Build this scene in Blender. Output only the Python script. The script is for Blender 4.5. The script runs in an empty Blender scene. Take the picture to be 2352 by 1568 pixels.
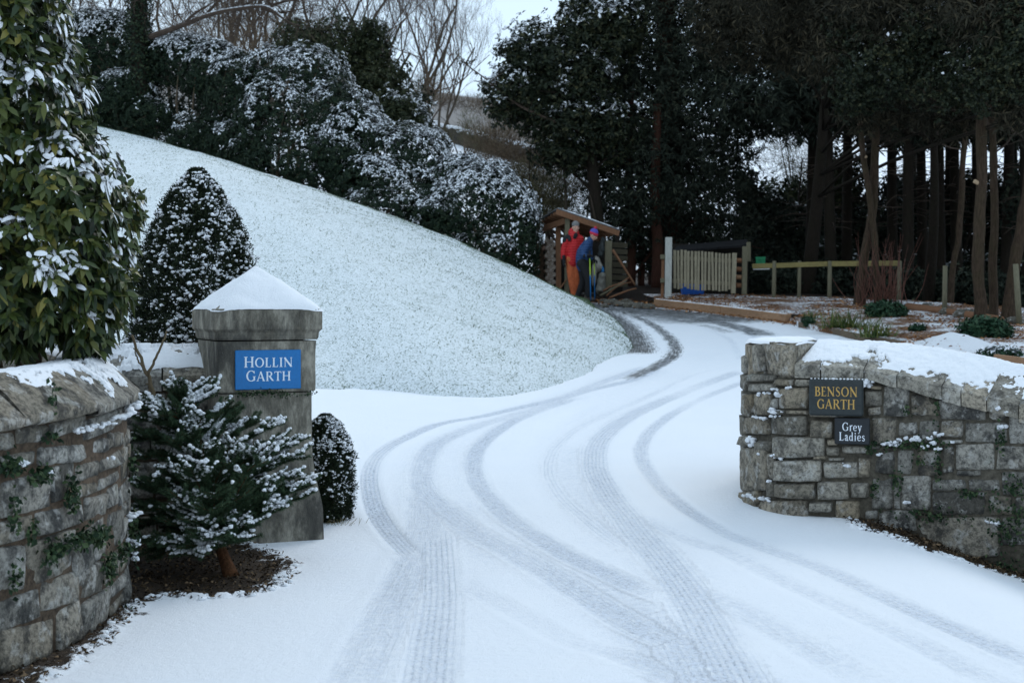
import bpy, math, random
import numpy as np
from mathutils import Vector
R = math.radians
sc = bpy.context.scene
COL = sc.collection

# ------------------------------------------------------------------ camera, sky, sun, exposure
CAM_H = 1.55
FPX = 3267.0            # focal length in units of a 2352-wide picture
CX, HY = 1176.0, 700.0  # principal column, horizon row
cam_d = bpy.data.cameras.new('camera')
cam = bpy.data.objects.new('camera', cam_d); COL.objects.link(cam)
cam_d.sensor_width = 36.0
cam_d.lens = 36.0 * FPX / 2352.0
cam_d.shift_y = (HY - 784.0) / 2352.0
cam_d.clip_start = 0.05; cam_d.clip_end = 2000
cam_d.dof.use_dof = True
cam_d.dof.focus_distance = 9.6
cam_d.dof.aperture_fstop = 4.5
cam.location = (0, 0, CAM_H); cam.rotation_euler = (R(90), 0, 0)
sc.camera = cam

world = bpy.data.worlds.new('World'); sc.world = world; world.use_nodes = True
wn = world.node_tree; wn.nodes.clear()
SUN_EL, SUN_ROT = R(38), R(205)
sky = wn.nodes.new('ShaderNodeTexSky'); sky.sky_type = 'NISHITA'; sky.sun_disc = False
sky.sun_elevation = SUN_EL; sky.sun_rotation = SUN_ROT
tc = wn.nodes.new('ShaderNodeTexCoord')
mp = wn.nodes.new('ShaderNodeMapping'); mp.inputs['Scale'].default_value = (1, 1, 2.5)
nz = wn.nodes.new('ShaderNodeTexNoise'); nz.inputs['Scale'].default_value = 2.2; nz.inputs['Detail'].default_value = 5
cr = wn.nodes.new('ShaderNodeValToRGB')
cr.color_ramp.elements[0].position = 0.3; cr.color_ramp.elements[0].color = (4.75, 6.15, 7.6, 1)
cr.color_ramp.elements[1].position = 0.7; cr.color_ramp.elements[1].color = (5.5, 6.75, 7.9, 1)
mx = wn.nodes.new('ShaderNodeMixRGB'); mx.inputs[0].default_value = 0.88
bg = wn.nodes.new('ShaderNodeBackground'); bg.inputs['Strength'].default_value = 0.12
wo = wn.nodes.new('ShaderNodeOutputWorld')
wn.links.new(tc.outputs['Generated'], mp.inputs['Vector']); wn.links.new(mp.outputs[0], nz.inputs['Vector'])
wn.links.new(nz.outputs['Fac'], cr.inputs['Fac'])
wn.links.new(sky.outputs[0], mx.inputs[1]); wn.links.new(cr.outputs[0], mx.inputs[2])
wn.links.new(mx.outputs[0], bg.inputs['Color']); wn.links.new(bg.outputs[0], wo.inputs[0])

sun_d = bpy.data.lights.new('sun', 'SUN'); sun_d.energy = 0.85; sun_d.angle = R(25); sun_d.color = (1.0, 0.985, 0.96)
sun = bpy.data.objects.new('sun', sun_d); COL.objects.link(sun)
sun.rotation_euler = (R(90) - SUN_EL, 0, math.pi - SUN_ROT + math.pi)
sc.view_settings.view_transform = 'Standard'; sc.view_settings.look = 'None'
sc.view_settings.exposure = 0.40; sc.view_settings.gamma = 1.0
sc.cycles.use_denoising = True
sc.cycles.max_bounces = 6; sc.cycles.diffuse_bounces = 3; sc.cycles.glossy_bounces = 2
sc.cycles.transparent_max_bounces = 4

# ------------------------------------------------------------------ numeric helpers
rng = np.random.default_rng(7)
random.seed(7)
def sstep(a, b, x):
    t = np.clip((np.asarray(x, float) - a) / (b - a), 0, 1); return t * t * (3 - 2 * t)
def _hash(i, j, k):
    n = (i.astype(np.int64) * 73856093) ^ (j.astype(np.int64) * 19349663) ^ (k.astype(np.int64) * 83492791)
    n = (n ^ (n >> 13)) * 1274126177 & 0x7fffffff
    n = (n ^ (n >> 15)) * 668265263 & 0x7fffffff
    n = n ^ (n >> 12)
    return (n & 0xffffff) / float(0xffffff)
def vnoise(P):
    P = np.asarray(P, float); I = np.floor(P).astype(np.int64); f = P - I; f = f * f * (3 - 2 * f)
    out = 0
    for dx in (0, 1):
        for dy in (0, 1):
            for dz in (0, 1):
                w = (f[:, 0] if dx else 1 - f[:, 0]) * (f[:, 1] if dy else 1 - f[:, 1]) * (f[:, 2] if dz else 1 - f[:, 2])
                out = out + w * _hash(I[:, 0] + dx, I[:, 1] + dy, I[:, 2] + dz)
    return out
def fbm(P, o=3):
    s, a, t = 0, 1, 0; P = np.asarray(P, float)
    for _ in range(o):
        s = s + a * vnoise(P); t += a; a *= .5; P = P * 2.03 + 17.3
    return s / t
def unit(v):
    v = np.asarray(v, float); return v / np.maximum(np.linalg.norm(v, axis=-1, keepdims=True), 1e-9)

def gy(y):
    t = np.asarray(y, float) - 10.6
    return 0.072 * 0.5 * (t + np.sqrt(t * t + 4.0))
def ground_z(x, y):
    x = np.asarray(x, float); y = np.asarray(y, float)
    z = gy(y) - 0.27 * sstep(2.35, 3.5, x) * (1 - sstep(9.6, 11.5, y)) - 0.25 * sstep(3.5, 5.5, x) * (1 - sstep(9.6, 11.5, y))
    return z
def P(px, py, Y):
    return np.array([(px - CX) * Y / FPX, Y, CAM_H - (py - HY) * Y / FPX])
def gp(px, py):
    """ground point seen at picture position (px, py)"""
    ys = np.linspace(3.0, 60, 2400)
    f = CAM_H - (py - HY) / FPX * ys - ground_z((px - CX) * ys / FPX, ys)
    i = np.argmax(f < 0)
    if f[i] >= 0: i = len(ys) - 1
    y = ys[i] if i == 0 else ys[i-1] + (ys[i] - ys[i-1]) * f[i-1] / (f[i-1] - f[i] + 1e-12)
    x = (px - CX) * y / FPX
    return np.array([x, y, float(ground_z(x, y))])
def spline(pts, n):
    """Catmull-Rom through pts, n samples evenly by length"""
    p = np.asarray(pts, float); p = np.vstack([2 * p[0] - p[1], p, 2 * p[-1] - p[-2]])
    out = []
    for i in range(1, len(p) - 2):
        t = np.linspace(0, 1, 24, endpoint=False)[:, None]
        a, b, c, d = p[i-1], p[i], p[i+1], p[i+2]
        out.append(.5 * (2*b + (c-a)*t + (2*a-5*b+4*c-d)*t*t + (3*b-a-3*c+d)*t**3))
    out.append(p[-2][None]); q = np.vstack(out)
    L = np.concatenate([[0], np.cumsum(np.linalg.norm(np.diff(q, axis=0), axis=1))])
    s = np.linspace(0, L[-1], n)
    return np.stack([np.interp(s, L, q[:, k]) for k in range(q.shape[1])], 1)

# ------------------------------------------------------------------ mesh helpers
def make_mesh(name, V, faces, mats, face_mat=None, smooth=False, attrs=None):
    """faces: list of (n,k) int arrays or python lists"""
    V = np.asarray(V, np.float32)
    me = bpy.data.meshes.new(name)
    arrs = []
    if isinstance(faces, np.ndarray): faces = [faces]
    if len(faces) and not isinstance(faces[0], np.ndarray):
        bylist = {}
        order = []
        loops = np.concatenate([np.asarray(f, np.int32) for f in faces]) if faces else np.zeros(0, np.int32)
        tot = np.array([len(f) for f in faces], np.int32)
    else:
        loops = np.concatenate([f.astype(np.int32).ravel() for f in faces])
        tot = np.concatenate([np.full(len(f), f.shape[1], np.int32) for f in faces])
    me.vertices.add(len(V)); me.vertices.foreach_set('co', V.ravel())
    me.loops.add(len(loops)); me.loops.foreach_set('vertex_index', loops)
    me.polygons.add(len(tot))
    me.polygons.foreach_set('loop_start', np.concatenate([[0], np.cumsum(tot)[:-1]]).astype(np.int32))
    me.polygons.foreach_set('loop_total', tot)
    if not isinstance(mats, (list, tuple)): mats = [mats]
    for m in mats: me.materials.append(m)
    if face_mat is not None: me.polygons.foreach_set('material_index', np.asarray(face_mat, np.int32))
    me.polygons.foreach_set('use_smooth', np.full(len(tot), bool(smooth)))
    for k, a in (attrs or {}).items():
        at = me.attributes.new(k, 'FLOAT', 'POINT'); at.data.foreach_set('value', np.asarray(a, np.float32))
    me.update(); me.validate()
    return me
def link(name, me, parent=None):
    if parent is not None:
        me.vertices  # local coordinates: shift by the thing's origin
        o = bpy.data.objects.new(name, me); COL.objects.link(o); o.parent = parent
        if name in ('snow', 'needles', 'leaves', 'twigs', 'moss', 'ivy'): o['kind'] = 'stuff'
        top = parent
        off = Vector((0, 0, 0))
        while top is not None:
            off += top.location; top = top.parent
        co = np.empty(len(me.vertices) * 3, np.float32); me.vertices.foreach_get('co', co)
        co = co.reshape(-1, 3) - np.array(off, np.float32); me.vertices.foreach_set('co', co.ravel()); me.update()
        return o
    o = bpy.data.objects.new(name, me); COL.objects.link(o)
    return o
def tag(o, label=None, cat=None, group=None, kind=None):
    if label: o['label'] = label
    if cat: o['category'] = cat
    if group: o['group'] = group
    if kind: o['kind'] = kind
    return o
def thing(name, label, cat, loc=(0, 0, 0), group=None):
    o = bpy.data.objects.new(name, None); COL.objects.link(o); o.location = [float(c) for c in loc]
    o.empty_display_size = .2
    return tag(o, label, cat, group)
def copy_thing(root, loc, rz=0.0, s=1.0, label=None):
    c = root.copy(); COL.objects.link(c); c.location = [float(v) for v in loc]
    c.rotation_euler = (0, 0, rz); c.scale = (s, s, s)
    if label: c['label'] = label
    for ch in list(root.children):
        d = ch.copy(); COL.objects.link(d); d.parent = c
        for g in list(ch.children):
            e = g.copy(); COL.objects.link(e); e.parent = d
    return c

class MB:
    """collects shapes into one mesh"""
    def __init__(s): s.V = []; s.F = []; s.n = 0; s.fm = []; s.mi = 0; s.A = {}
    def add(s, V, F, **at):
        V = np.asarray(V, float); s.V.append(V)
        for f in F: s.F.append([int(i) + s.n for i in f]); s.fm.append(s.mi)
        for k, v in at.items(): s.A.setdefault(k, []).append((s.n, len(V), v))
        s.n += len(V)
    def box(s, c, size, ax=None, bev=0.0, **at):
        c = np.asarray(c, float); h = np.asarray(size, float) / 2
        ax = np.eye(3) if ax is None else np.asarray(ax, float)
        if bev <= 0:
            q = np.array([[x, y, z] for x in (-1, 1) for y in (-1, 1) for z in (-1, 1)], float) * h
            F = [(0,1,3,2),(4,6,7,5),(0,4,5,1),(2,3,7,6),(0,2,6,4),(1,5,7,3)]
            s.add(c + q @ ax, F, **at); return
        b = min(bev, *(h * .9)); q = []; idx = {}
        for x in (-1, 1):
            for y in (-1, 1):
                for z in (-1, 1):
                    for a in range(3):
                        v = np.array([x, y, z], float) * (h - b); v[a] = np.array([x, y, z])[a] * h[a]
                        idx[(x, y, z, a)] = len(q); q.append(v)
        F = []
        cyc = [(-1, -1), (1, -1), (1, 1), (-1, 1)]
        def key(a, sa, o1, s1, o2, s2):
            t = [0, 0, 0]; t[a] = sa; t[o1] = s1; t[o2] = s2; return tuple(t)
        for a in range(3):
            o1, o2 = [(1, 2), (2, 0), (0, 1)][a]
            for sa in (-1, 1):
                f = [idx[key(a, sa, o1, p, o2, r) + (a,)] for p, r in cyc]
                F.append(f if sa > 0 else f[::-1])
        for a in range(3):
            o1, o2 = [(1, 2), (2, 0), (0, 1)][a]
            for s1 in (-1, 1):
                for s2 in (-1, 1):
                    A = key(a, -1, o1, s1, o2, s2); B = key(a, 1, o1, s1, o2, s2)
                    F.append([idx[A + (o1,)], idx[B + (o1,)], idx[B + (o2,)], idx[A + (o2,)]])
        for x in (-1, 1):
            for y in (-1, 1):
                for z in (-1, 1): F.append([idx[(x, y, z, 0)], idx[(x, y, z, 1)], idx[(x, y, z, 2)]])
        s.add(c + np.array(q) @ ax, F, **at)
    def beam(s, a, b, w, h, up=(0, 0, 1), bev=0.004, **at):
        """a bar from a to b, w wide sideways, h along up"""
        a = np.asarray(a, float); b = np.asarray(b, float); d = b - a; L = np.linalg.norm(d); d = d / L
        u = np.asarray(up, float); u = unit(u - d * (u @ d)); r = np.cross(d, u)
        s.box((a + b) / 2, (L, w, h), np.array([d, r, u]), bev, **at)
    def tube(s, pts, rad, n=6, cap=True, **at):
        pts = np.asarray(pts, float); m = len(pts); rad = np.broadcast_to(np.asarray(rad, float), (m,))
        d = np.gradient(pts, axis=0); d = unit(d)
        ref = np.array([0, 0, 1.0]) if abs(d[0, 2]) < .9 else np.array([1.0, 0, 0])
        a = np.linspace(0, 2 * math.pi, n, endpoint=False); V = []
        u = unit(ref - d[0] * (ref @ d[0]))
        for i in range(m):
            u = unit(u - d[i] * (u @ d[i])); v = np.cross(d[i], u)
            V.append(pts[i] + rad[i] * (np.cos(a)[:, None] * u + np.sin(a)[:, None] * v))
        F = []
        for i in range(m - 1):
            for k in range(n):
                F.append((i*n+k, i*n+(k+1) % n, (i+1)*n+(k+1) % n, (i+1)*n+k))
        if cap: F.append(tuple(range(n))[::-1]); F.append(tuple(range((m-1)*n, m*n)))
        s.add(np.vstack(V), F, **at)
    def ball(s, c, r, nu=10, nv=7, ax=None, noise=0.0, seed=0, **at):
        c = np.asarray(c, float); r = np.broadcast_to(np.asarray(r, float), (3,))
        V = [(0, 0, 1.0)]
        for i in range(1, nv):
            t = math.pi * i / nv
            for k in range(nu):
                p = 2 * math.pi * k / nu; V.append((math.sin(t)*math.cos(p), math.sin(t)*math.sin(p), math.cos(t)))
        V.append((0, 0, -1.0)); V = np.array(V)
        if noise: V = V * (1 + noise * (fbm(V * 2 + seed * 7.1, 2) - .5)[:, None] * 2)
        F = [(0, 1 + k, 1 + (k+1) % nu) for k in range(nu)]
        for i in range(nv - 2):
            for k in range(nu):
                a = 1 + i*nu; F.append((a+k, a+nu+k, a+nu+(k+1) % nu, a+(k+1) % nu))
        a = 1 + (nv-2)*nu; F += [(a+k, len(V)-1, a+(k+1) % nu) for k in range(nu)]
        Vr = V * r
        if ax is not None: Vr = Vr @ np.asarray(ax, float)
        s.add(c + Vr, F, **at)
    def mesh(s, name, mats, smooth=False):
        at = {}
        for k, lst in s.A.items():
            a = np.zeros(s.n, np.float32)
            for st, ln, v in lst: a[st:st+ln] = v
            at[k] = a
        return make_mesh(name, np.vstack(s.V), s.F, mats, s.fm if isinstance(mats, (list, tuple)) else None, smooth, at)
    def build(s, name, mats, parent=None, smooth=False):
        return link(name, s.mesh(name, mats, smooth), parent)

# ------------------------------------------------------------------ materials
class NT:
    def __init__(s, name):
        s.m = bpy.data.materials.new(name); s.m.use_nodes = True; s.t = s.m.node_tree
        s.b = s.t.nodes['Principled BSDF']; s.b.inputs['Specular IOR Level'].default_value = .3
        s._tc = None
    def n(s, typ, **kw):
        x = s.t.nodes.new(typ)
        for k, v in kw.items():
            k2 = k.replace('_', ' ')
            if hasattr(x, k) and k not in ('Scale',): setattr(x, k, v)
            else: s.put(x.inputs[k2], v)
        return x
    def put(s, inp, v):
        if hasattr(v, 'is_linked') or isinstance(v, bpy.types.NodeSocket): s.t.links.new(v, inp)
        elif isinstance(v, (tuple, list)): inp.default_value = tuple(v) if len(v) == len(inp.default_value) else tuple(v) + (1,)
        else: inp.default_value = v
    def co(s, scale=(1, 1, 1)):
        if s._tc is None: s._tc = s.n('ShaderNodeTexCoord').outputs['Object']
        if scale == (1, 1, 1): return s._tc
        mpn = s.n('ShaderNodeMapping'); s.t.links.new(s._tc, mpn.inputs['Vector']); mpn.inputs['Scale'].default_value = scale
        return mpn.outputs[0]
    def noise(s, scale, detail=4, rough=.6, vec=None, dist=0.0):
        x = s.n('ShaderNodeTexNoise'); x.inputs['Scale'].default_value = scale; x.inputs['Detail'].default_value = detail
        x.inputs['Roughness'].default_value = rough; x.inputs['Distortion'].default_value = dist
        s.t.links.new(vec if vec is not None else s.co(), x.inputs['Vector']); return x.outputs['Fac']
    def attr(s, name):
        x = s.n('ShaderNodeAttribute'); x.attribute_name = name; return x.outputs['Fac']
    def ramp(s, fac, *stops):
        x = s.n('ShaderNodeValToRGB'); e = x.color_ramp.elements
        while len(e) < len(stops): e.new(.5)
        for i, (p, c) in enumerate(stops):
            e[i].position = p; e[i].color = (c, c, c, 1) if isinstance(c, (int, float)) else tuple(c) + (1,)
        s.put(x.inputs['Fac'], fac); return x.outputs['Color']
    def math(s, op, a, b=0.0, c=None):
        x = s.n('ShaderNodeMath'); x.operation = op; s.put(x.inputs[0], a); s.put(x.inputs[1], b)
        if c is not None: s.put(x.inputs[2], c)
        return x.outputs[0]
    def mix(s, f, a, b, mode='MIX'):
        x = s.n('ShaderNodeMixRGB'); x.blend_type = mode; s.put(x.inputs[0], f); s.put(x.inputs[1], a); s.put(x.inputs[2], b); return x.outputs[0]
    def bump(s, h, strength=.3, dist=.01, normal=None):
        x = s.n('ShaderNodeBump'); x.inputs['Strength'].default_value = strength; x.inputs['Distance'].default_value = dist
        s.put(x.inputs['Height'], h)
        if normal is not None: s.t.links.new(normal, x.inputs['Normal'])
        return x.outputs[0]
    def out(s, col=None, rough=.8, normal=None, spec=None):
        if col is not None: s.put(s.b.inputs['Base Color'], col)
        s.put(s.b.inputs['Roughness'], rough)
        if normal is not None: s.t.links.new(normal, s.b.inputs['Normal'])
        if spec is not None: s.b.inputs['Specular IOR Level'].default_value = spec
        return s.m
SNOW = (.84, .86, .89)
def mat_plain(name, c, var=.25, scale=20, rough=.8, bump=.15, spec=.3, stretch=(1, 1, 1)):
    m = NT(name); v = m.co(stretch); f = m.noise(scale, 5, .65, v)
    lo = tuple(x * (1 - var) for x in c); hi = tuple(min(1, x * (1 + var)) for x in c)
    return m.out(m.ramp(f, (.3, lo), (.7, hi)), rough, m.bump(f, bump, .01), spec)
def mat_leaf(name, c1, c2, c3=None, rough=.5, spec=.12):
    m = NT(name); t = m.attr('tint')
    col = m.ramp(t, (0, c1), (.55, c2), (1, c3 or c2))
    return m.out(col, rough, None, spec)
def mat_snow(name='snow', rough=.75):
    m = NT(name); a = m.noise(90, 4, .7); b = m.noise(14, 3)
    h = m.math('ADD', a, m.math('MULTIPLY', b, .8)); c = m.noise(240, 2, .6)
    col = m.mix(m.ramp(c, (.62, 0), (.75, .18)), SNOW, (.45, .48, .52))
    return m.out(col, rough, m.bump(h, .7, .012), .2)
M_SNOW = mat_snow()
def mat_bark(name, c, dark=.45, scale=9):
    m = NT(name); v = m.co((1, 1, .22)); f = m.noise(scale * 3, 6, .7, v); g = m.noise(2.5, 4)
    col = m.ramp(f, (.3, tuple(x * dark for x in c)), (.7, c))
    col = m.mix(m.ramp(g, (.45, 0), (.7, .6)), col, tuple(x * .6 for x in (c[0] * .9, c[1] * 1.15, c[2] * .8)))
    return m.out(col, .9, m.bump(f, .8, .03), .15)
def mat_wood(name, c, var=.35, scale=6, rough=.8, axis=(1, 1, 6)):
    m = NT(name); v = m.co(axis); f = m.noise(scale, 6, .65, v, 1.5); g = m.noise(1.3, 3)
    col = m.ramp(f, (.3, tuple(x * (1 - var) for x in c)), (.7, tuple(min(1, x * (1 + var * .5)) for x in c)))
    col = m.mix(m.ramp(g, (.4, 0), (.75, .45)), col, tuple(x * .55 for x in c))
    return m.out(col, rough, m.bump(f, .35, .01), .2)
# ------------------------------------------------------------------ the driveway: one fine sheet of ground from the gate to the wood
def C7(pts): return [(x * .58 + 752.6, y * .58 + 658.6) for x, y in pts]
# tyre tracks: centre line (picture positions projected on the ground), width m, strength, groove lines
TR = [
 (C7([(1380,262),(1250,348),(1050,405),(850,455),(650,500),(450,540),(300,600),(205,660),(165,735),(175,840),(215,930),(285,1010),(360,1090)]), .17, 1.05, 1.0),
 (C7([(1300,300),(1100,370),(850,470),(600,545),(430,620),(375,710),(380,800),(470,890),(600,980),(750,1060),(900,1150),(1060,1250),(1200,1330),(1330,1390),(1480,1450)]), .21, .75, .25),
 (C7([(380,780),(375,950),(330,1100),(255,1250),(170,1420),(100,1568),(60,1660)]), .26, .6, .1),
 (C7([(425,940),(432,1200),(412,1400),(392,1568),(380,1680)]), .22, .75, 1.0),
 (C7([(1000,430),(750,520),(620,610),(580,680),(595,780),(680,880),(800,970),(950,1060),(1100,1130),(1230,1190),(1370,1240)]), .18, .95, .15),
 (C7([(480,1150),(650,1235),(800,1320),(950,1400),(1150,1460),(1350,1540),(1500,1620)]), .16, .5, .1),
 (C7([(1640,300),(1450,350),(1250,440),(1020,540),(905,630),(872,720),(910,810),(1000,900),(1100,980),(1200,1040)]), .12, .45, 1.0),
 (C7([(1660,322),(1400,420),(1200,510),(1085,600),(1062,700),(1105,800),(1200,930),(1300,1050),(1400,1180),(1480,1300),(1560,1450),(1620,1568),(1660,1660)]), .25, .8, .8),
 (C7([(1680,360),(1450,455),(1310,540),(1250,610),(1240,670),(1285,750),(1370,835),(1500,925),(1622,990)]) + [(1900,1310),(2110,1405),(2300,1490),(2460,1560)], .17, .8, .2),
 (C7([(1200,880),(1350,960),(1500,1030)]) + [(1640,1255),(1800,1335),(2050,1450),(2230,1545),(2330,1610)], .17, .55, .1),
 ([(1560,1420),(1600,1500),(1640,1570),(1690,1660)], .30, .6, .5),
 ([(1430,1290),(1560,1345),(1700,1400),(1850,1490),(2000,1580)], .2, .5, .1),
 (C7([(1640,300),(1600,215),(1500,165),(1390,130),(1270,112)]), .16, .6, .7),
 (C7([(1700,270),(1690,200),(1640,165),(1560,140)]), .2, .7, .4),
]
TR += [
 ([(1640,800),(1500,880),(1335,980),(1292,1060),(1390,1200),(1530,1380),(1640,1568),(1690,1660)], .75, .42, -1),
 ([(1500,840),(1250,930),(1050,1010),(985,1100),(1000,1250),(960,1400),(900,1568),(870,1660)], .80, .42, -1),
 ([(1000,1130),(1150,1250),(1350,1380),(1550,1500),(1720,1610)], .55, .38, -1),
 ([(1640,1200),(1900,1330),(2200,1470),(2400,1560)], .6, .32, -1),
 ([(1350,1010),(1330,1090),(1440,1210),(1560,1290),(1700,1370),(1900,1480),(2040,1600)], .4, .34, -1),
 ([(1130,1080),(1180,1190),(1330,1310),(1480,1420),(1590,1540),(1640,1640)], .35, .34, -1),
]
DARK = [  # bare wet streaks
 (C7([(1150,375),(1270,325),(1350,285),(1378,250),(1366,215),(1325,175),(1255,132),(1180,105)]), .13, .8),
 (C7([(1225,275),(1215,225),(1180,170),(1120,120),(1050,80)]), .34, .9),
 ([(1775,776),(1700,752),(1600,730),(1540,722)], .3, .8),
 ([(1690,770),(1640,752),(1580,740)], .18, .6),
]
rows = [2.2]
while rows[-1] < 52: rows.append(rows[-1] * 1.0030 + .0004)
rows = np.array(rows); NS = 560
sl = np.linspace(-.62, .62, NS)
GX = (rows[:, None] + 1.2) * sl[None, :]; GY = np.repeat(rows[:, None], NS, 1)
gx, gyv = GX.ravel(), GY.ravel()
def polydist(q, x, y, rad):
    """distance, along-length and signed side of (x,y) to polyline q within rad (else inf)"""
    d = np.full(len(x), 1e9); sd = np.zeros(len(x)); al = np.zeros(len(x)); L = 0
    lo = q.min(0) - rad; hi = q.max(0) + rad
    idx = np.where((x > lo[0]) & (x < hi[0]) & (y > lo[1]) & (y < hi[1]))[0]
    xx, yy = x[idx], y[idx]; dd = d[idx]; ss = sd[idx]; aa = al[idx]
    for i in range(len(q) - 1):
        a, b = q[i], q[i+1]; v = b - a; l = np.hypot(*v)
        if l < 1e-6: continue
        tt = np.clip(((xx - a[0]) * v[0] + (yy - a[1]) * v[1]) / l**2, 0, 1)
        ex, ey = xx - a[0] - tt * v[0], yy - a[1] - tt * v[1]
        r = np.hypot(ex, ey); mk = r < dd
        dd[mk] = r[mk]; ss[mk] = ((v[0] * ey - v[1] * ex) / l)[mk]; aa[mk] = (L + tt * l)[mk]; L += l
    d[idx] = dd; sd[idx] = ss; al[idx] = aa
    return d, sd, al, L
rdg = np.zeros(len(gx)); ta = np.zeros(len(gx)); wear = np.zeros(len(gx)); tu = np.zeros(len(gx)); groove = np.zeros(len(gx)); wet = np.zeros(len(gx))
for pts, w, st, gv in TR:
    q = spline([gp(*p)[:2] for p in pts], 90)
    d, sd, al, L = polydist(q, gx, gyv, w * 1.25)
    prof = st * (1 - sstep(.26 * w, .66 * w, d)) * sstep(-.01, .7, np.where(d < 1e8, al, 0)) * (0.75 + .5 * vnoise(np.stack([al * .8, gx * 0 + st * 30, gx * 0], 1)))
    prof = prof * sstep(0, .55, L - np.where(d < 1e8, al, 1e9) + (1e9 if False else 0)) if gv >= 0 else prof
    if gv < 0:
        wear = 1 - (1 - wear) * (1 - prof); continue
    rdg = np.maximum(rdg, np.where(d < 1e8, st * np.exp(-((d - .66 * w) / (.09 * w + .012)) ** 2), 0))
    mk = prof > wear
    wear[mk] = prof[mk]; tu[mk] = sd[mk]; ta[mk] = al[mk] + 20 * st; groove[mk] = gv
for pts, w, st in DARK:
    q = spline([gp(*p)[:2] for p in pts], 50)
    w = w * 1.5; d, sd, al, L = polydist(q, gx, gyv, w * 1.3)
    e = np.where(d < 1e8, sstep(0, .8, al) * sstep(0, .8, L - al), 0)
    pr = 1.05 * st * (1 - sstep(.2 * w, 1.1 * w, d)) * e
    mk = pr > wet; tu[mk] = sd[mk]; ta[mk] = al[mk]; wet = np.maximum(wet, pr)
def sdpoly(poly, x, y):
    p = np.asarray(poly); d = np.full(len(x), 1e9); ins = np.zeros(len(x), bool)
    for i in range(len(p)):
        a, b = p[i], p[(i+1) % len(p)]; v = b - a
        tt = np.clip(((x - a[0]) * v[0] + (y - a[1]) * v[1]) / (v @ v + 1e-9), 0, 1)
        d = np.minimum(d, np.hypot(x - a[0] - tt * v[0], y - a[1] - tt * v[1]))
        c = ((a[1] > y) != (b[1] > y)) & (x < (b[0] - a[0]) * (y - a[1]) / (b[1] - a[1] + 1e-12) + a[0])
        ins ^= c
    return np.where(ins, d, -d)
soil1 = [gp(*p)[:2] for p in [(640,1285),(668,1300),(640,1342),(560,1366),(470,1372),(385,1366),(318,1380),(275,1425),(232,1470),(170,1520),(60,1572),(-120,1680)]] + [np.array([-3.2, 5.0]), np.array([-3.2, 9.4]), np.array([-1.9, 9.4])]
soil2 = [gp(*p)[:2] for p in [(1975,1212),(2055,1232),(2140,1268),(2240,1298),(2345,1330),(2450,1368)]] + [np.array([4.2, 9.4]), np.array([2.4, 10.3])]
EDGE = [(1180,655),(1260,680),(1330,694),(1420,700),(1510,707),(1660,722),(1812,743),(1840,750),(2000,787),(2060,797)]
edge_w = np.array([gp(*p)[:2] for p in EDGE])
mulch = [e for e in edge_w] + [np.array(p) for p in [(5.2, 19.5), (5.0, 12.5), (3.6, 10.4), (40, 9.0), (60, 80), (-1.0, 80), (-1.0, 36)]]
soil = np.maximum(sdpoly(soil1, gx, gyv), sdpoly(soil2, gx, gyv))
mul = sdpoly(mulch, gx, gyv)
dE, _, alE, LE = polydist(edge_w[1:8], gx, gyv, 3.0)
strip = np.where((mul < 0) & (dE < 1e8), (1 - sstep(1.0, 3.4, dE)) * .9, 0) * sstep(.2, 2.0, LE - alE)
wet = np.maximum(wet, strip)
gz = ground_z(gx, gyv)
n_lo = fbm(np.stack([gx * 1.3, gyv * 1.3, gx * 0], 1), 3) - .5
gz = gz + .018 * n_lo - .010 * np.clip(wear, 0, 1) + .0042 * rdg * (.4 + vnoise(np.stack([gx * 9, gyv * 9, gx * 0], 1))) - .008 * np.clip(wet, 0, 1)
gz = gz + np.where(mul > 0, .10 * (fbm(np.stack([gx * .7, gyv * .7, gx * 0 + 4], 1), 3) - .5) * sstep(0, 1, mul), 0)
# loose clods along the soil edges
edge_band = np.exp(-(soil / .05) ** 2)
gz = gz + .022 * edge_band * (vnoise(np.stack([gx * 22, gyv * 22, gx * 0], 1)) > .55)
r_, c_ = np.meshgrid(np.arange(len(rows) - 1), np.arange(NS - 1), indexing='ij'); b0 = (r_ * NS + c_).ravel()
GF = np.stack([b0, b0 + 1, b0 + NS + 1, b0 + NS], 1)

m = NT('driveway_surface'); 
fine = m.noise(150, 4, .75); mid = m.noise(22, 4, .7); big = m.noise(2.0, 3); vf = m.noise(420, 2, .6)
w_ = m.attr('wear'); t_ = m.attr('tu'); g_ = m.attr('groove'); s_ = m.attr('soil'); wt_ = m.attr('wet'); ml_ = m.attr('mulch')
cb = m.n('ShaderNodeCombineXYZ'); m.put(cb.inputs[0], m.math('MULTIPLY', t_, 30.0)); m.put(cb.inputs[1], m.math('MULTIPLY', m.attr('ta'), 1.3))
streak = m.noise(1.6, 4, .7, cb.outputs[0])
spk = m.noise(48, 3, .75)
saw = m.math('ABSOLUTE', m.math('SINE', m.math('MULTIPLY', t_, 95.0)))
grv = m.math('MULTIPLY', m.math('MULTIPLY', m.math('SUBTRACT', .55, saw), g_), m.math('MULTIPLY', streak, .9))
nn = m.math('ADD', m.math('MULTIPLY', spk, .5), m.math('MULTIPLY', mid, .3)); nn = m.math('ADD', nn, m.math('MULTIPLY', streak, .2))
wv = m.math('ADD', m.math('MULTIPLY', w_, .75), m.math('MULTIPLY', m.math('SUBTRACT', nn, .5), 4.2))
wv = m.math('ADD', wv, m.math('MULTIPLY', grv, w_))
wmask = m.ramp(m.math('MULTIPLY', w_, m.ramp(wv, (.20, 0), (.85, 1))), (.05, 0), (.95, 1))
snowc = m.mix(m.ramp(big, (.35, 0), (.7, .35)), SNOW, (.80, .83, .88))
slush = m.mix(m.ramp(spk, (.43, 0), (.53, 1)), (.26, .30, .37), (.66, .71, .79))
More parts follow.
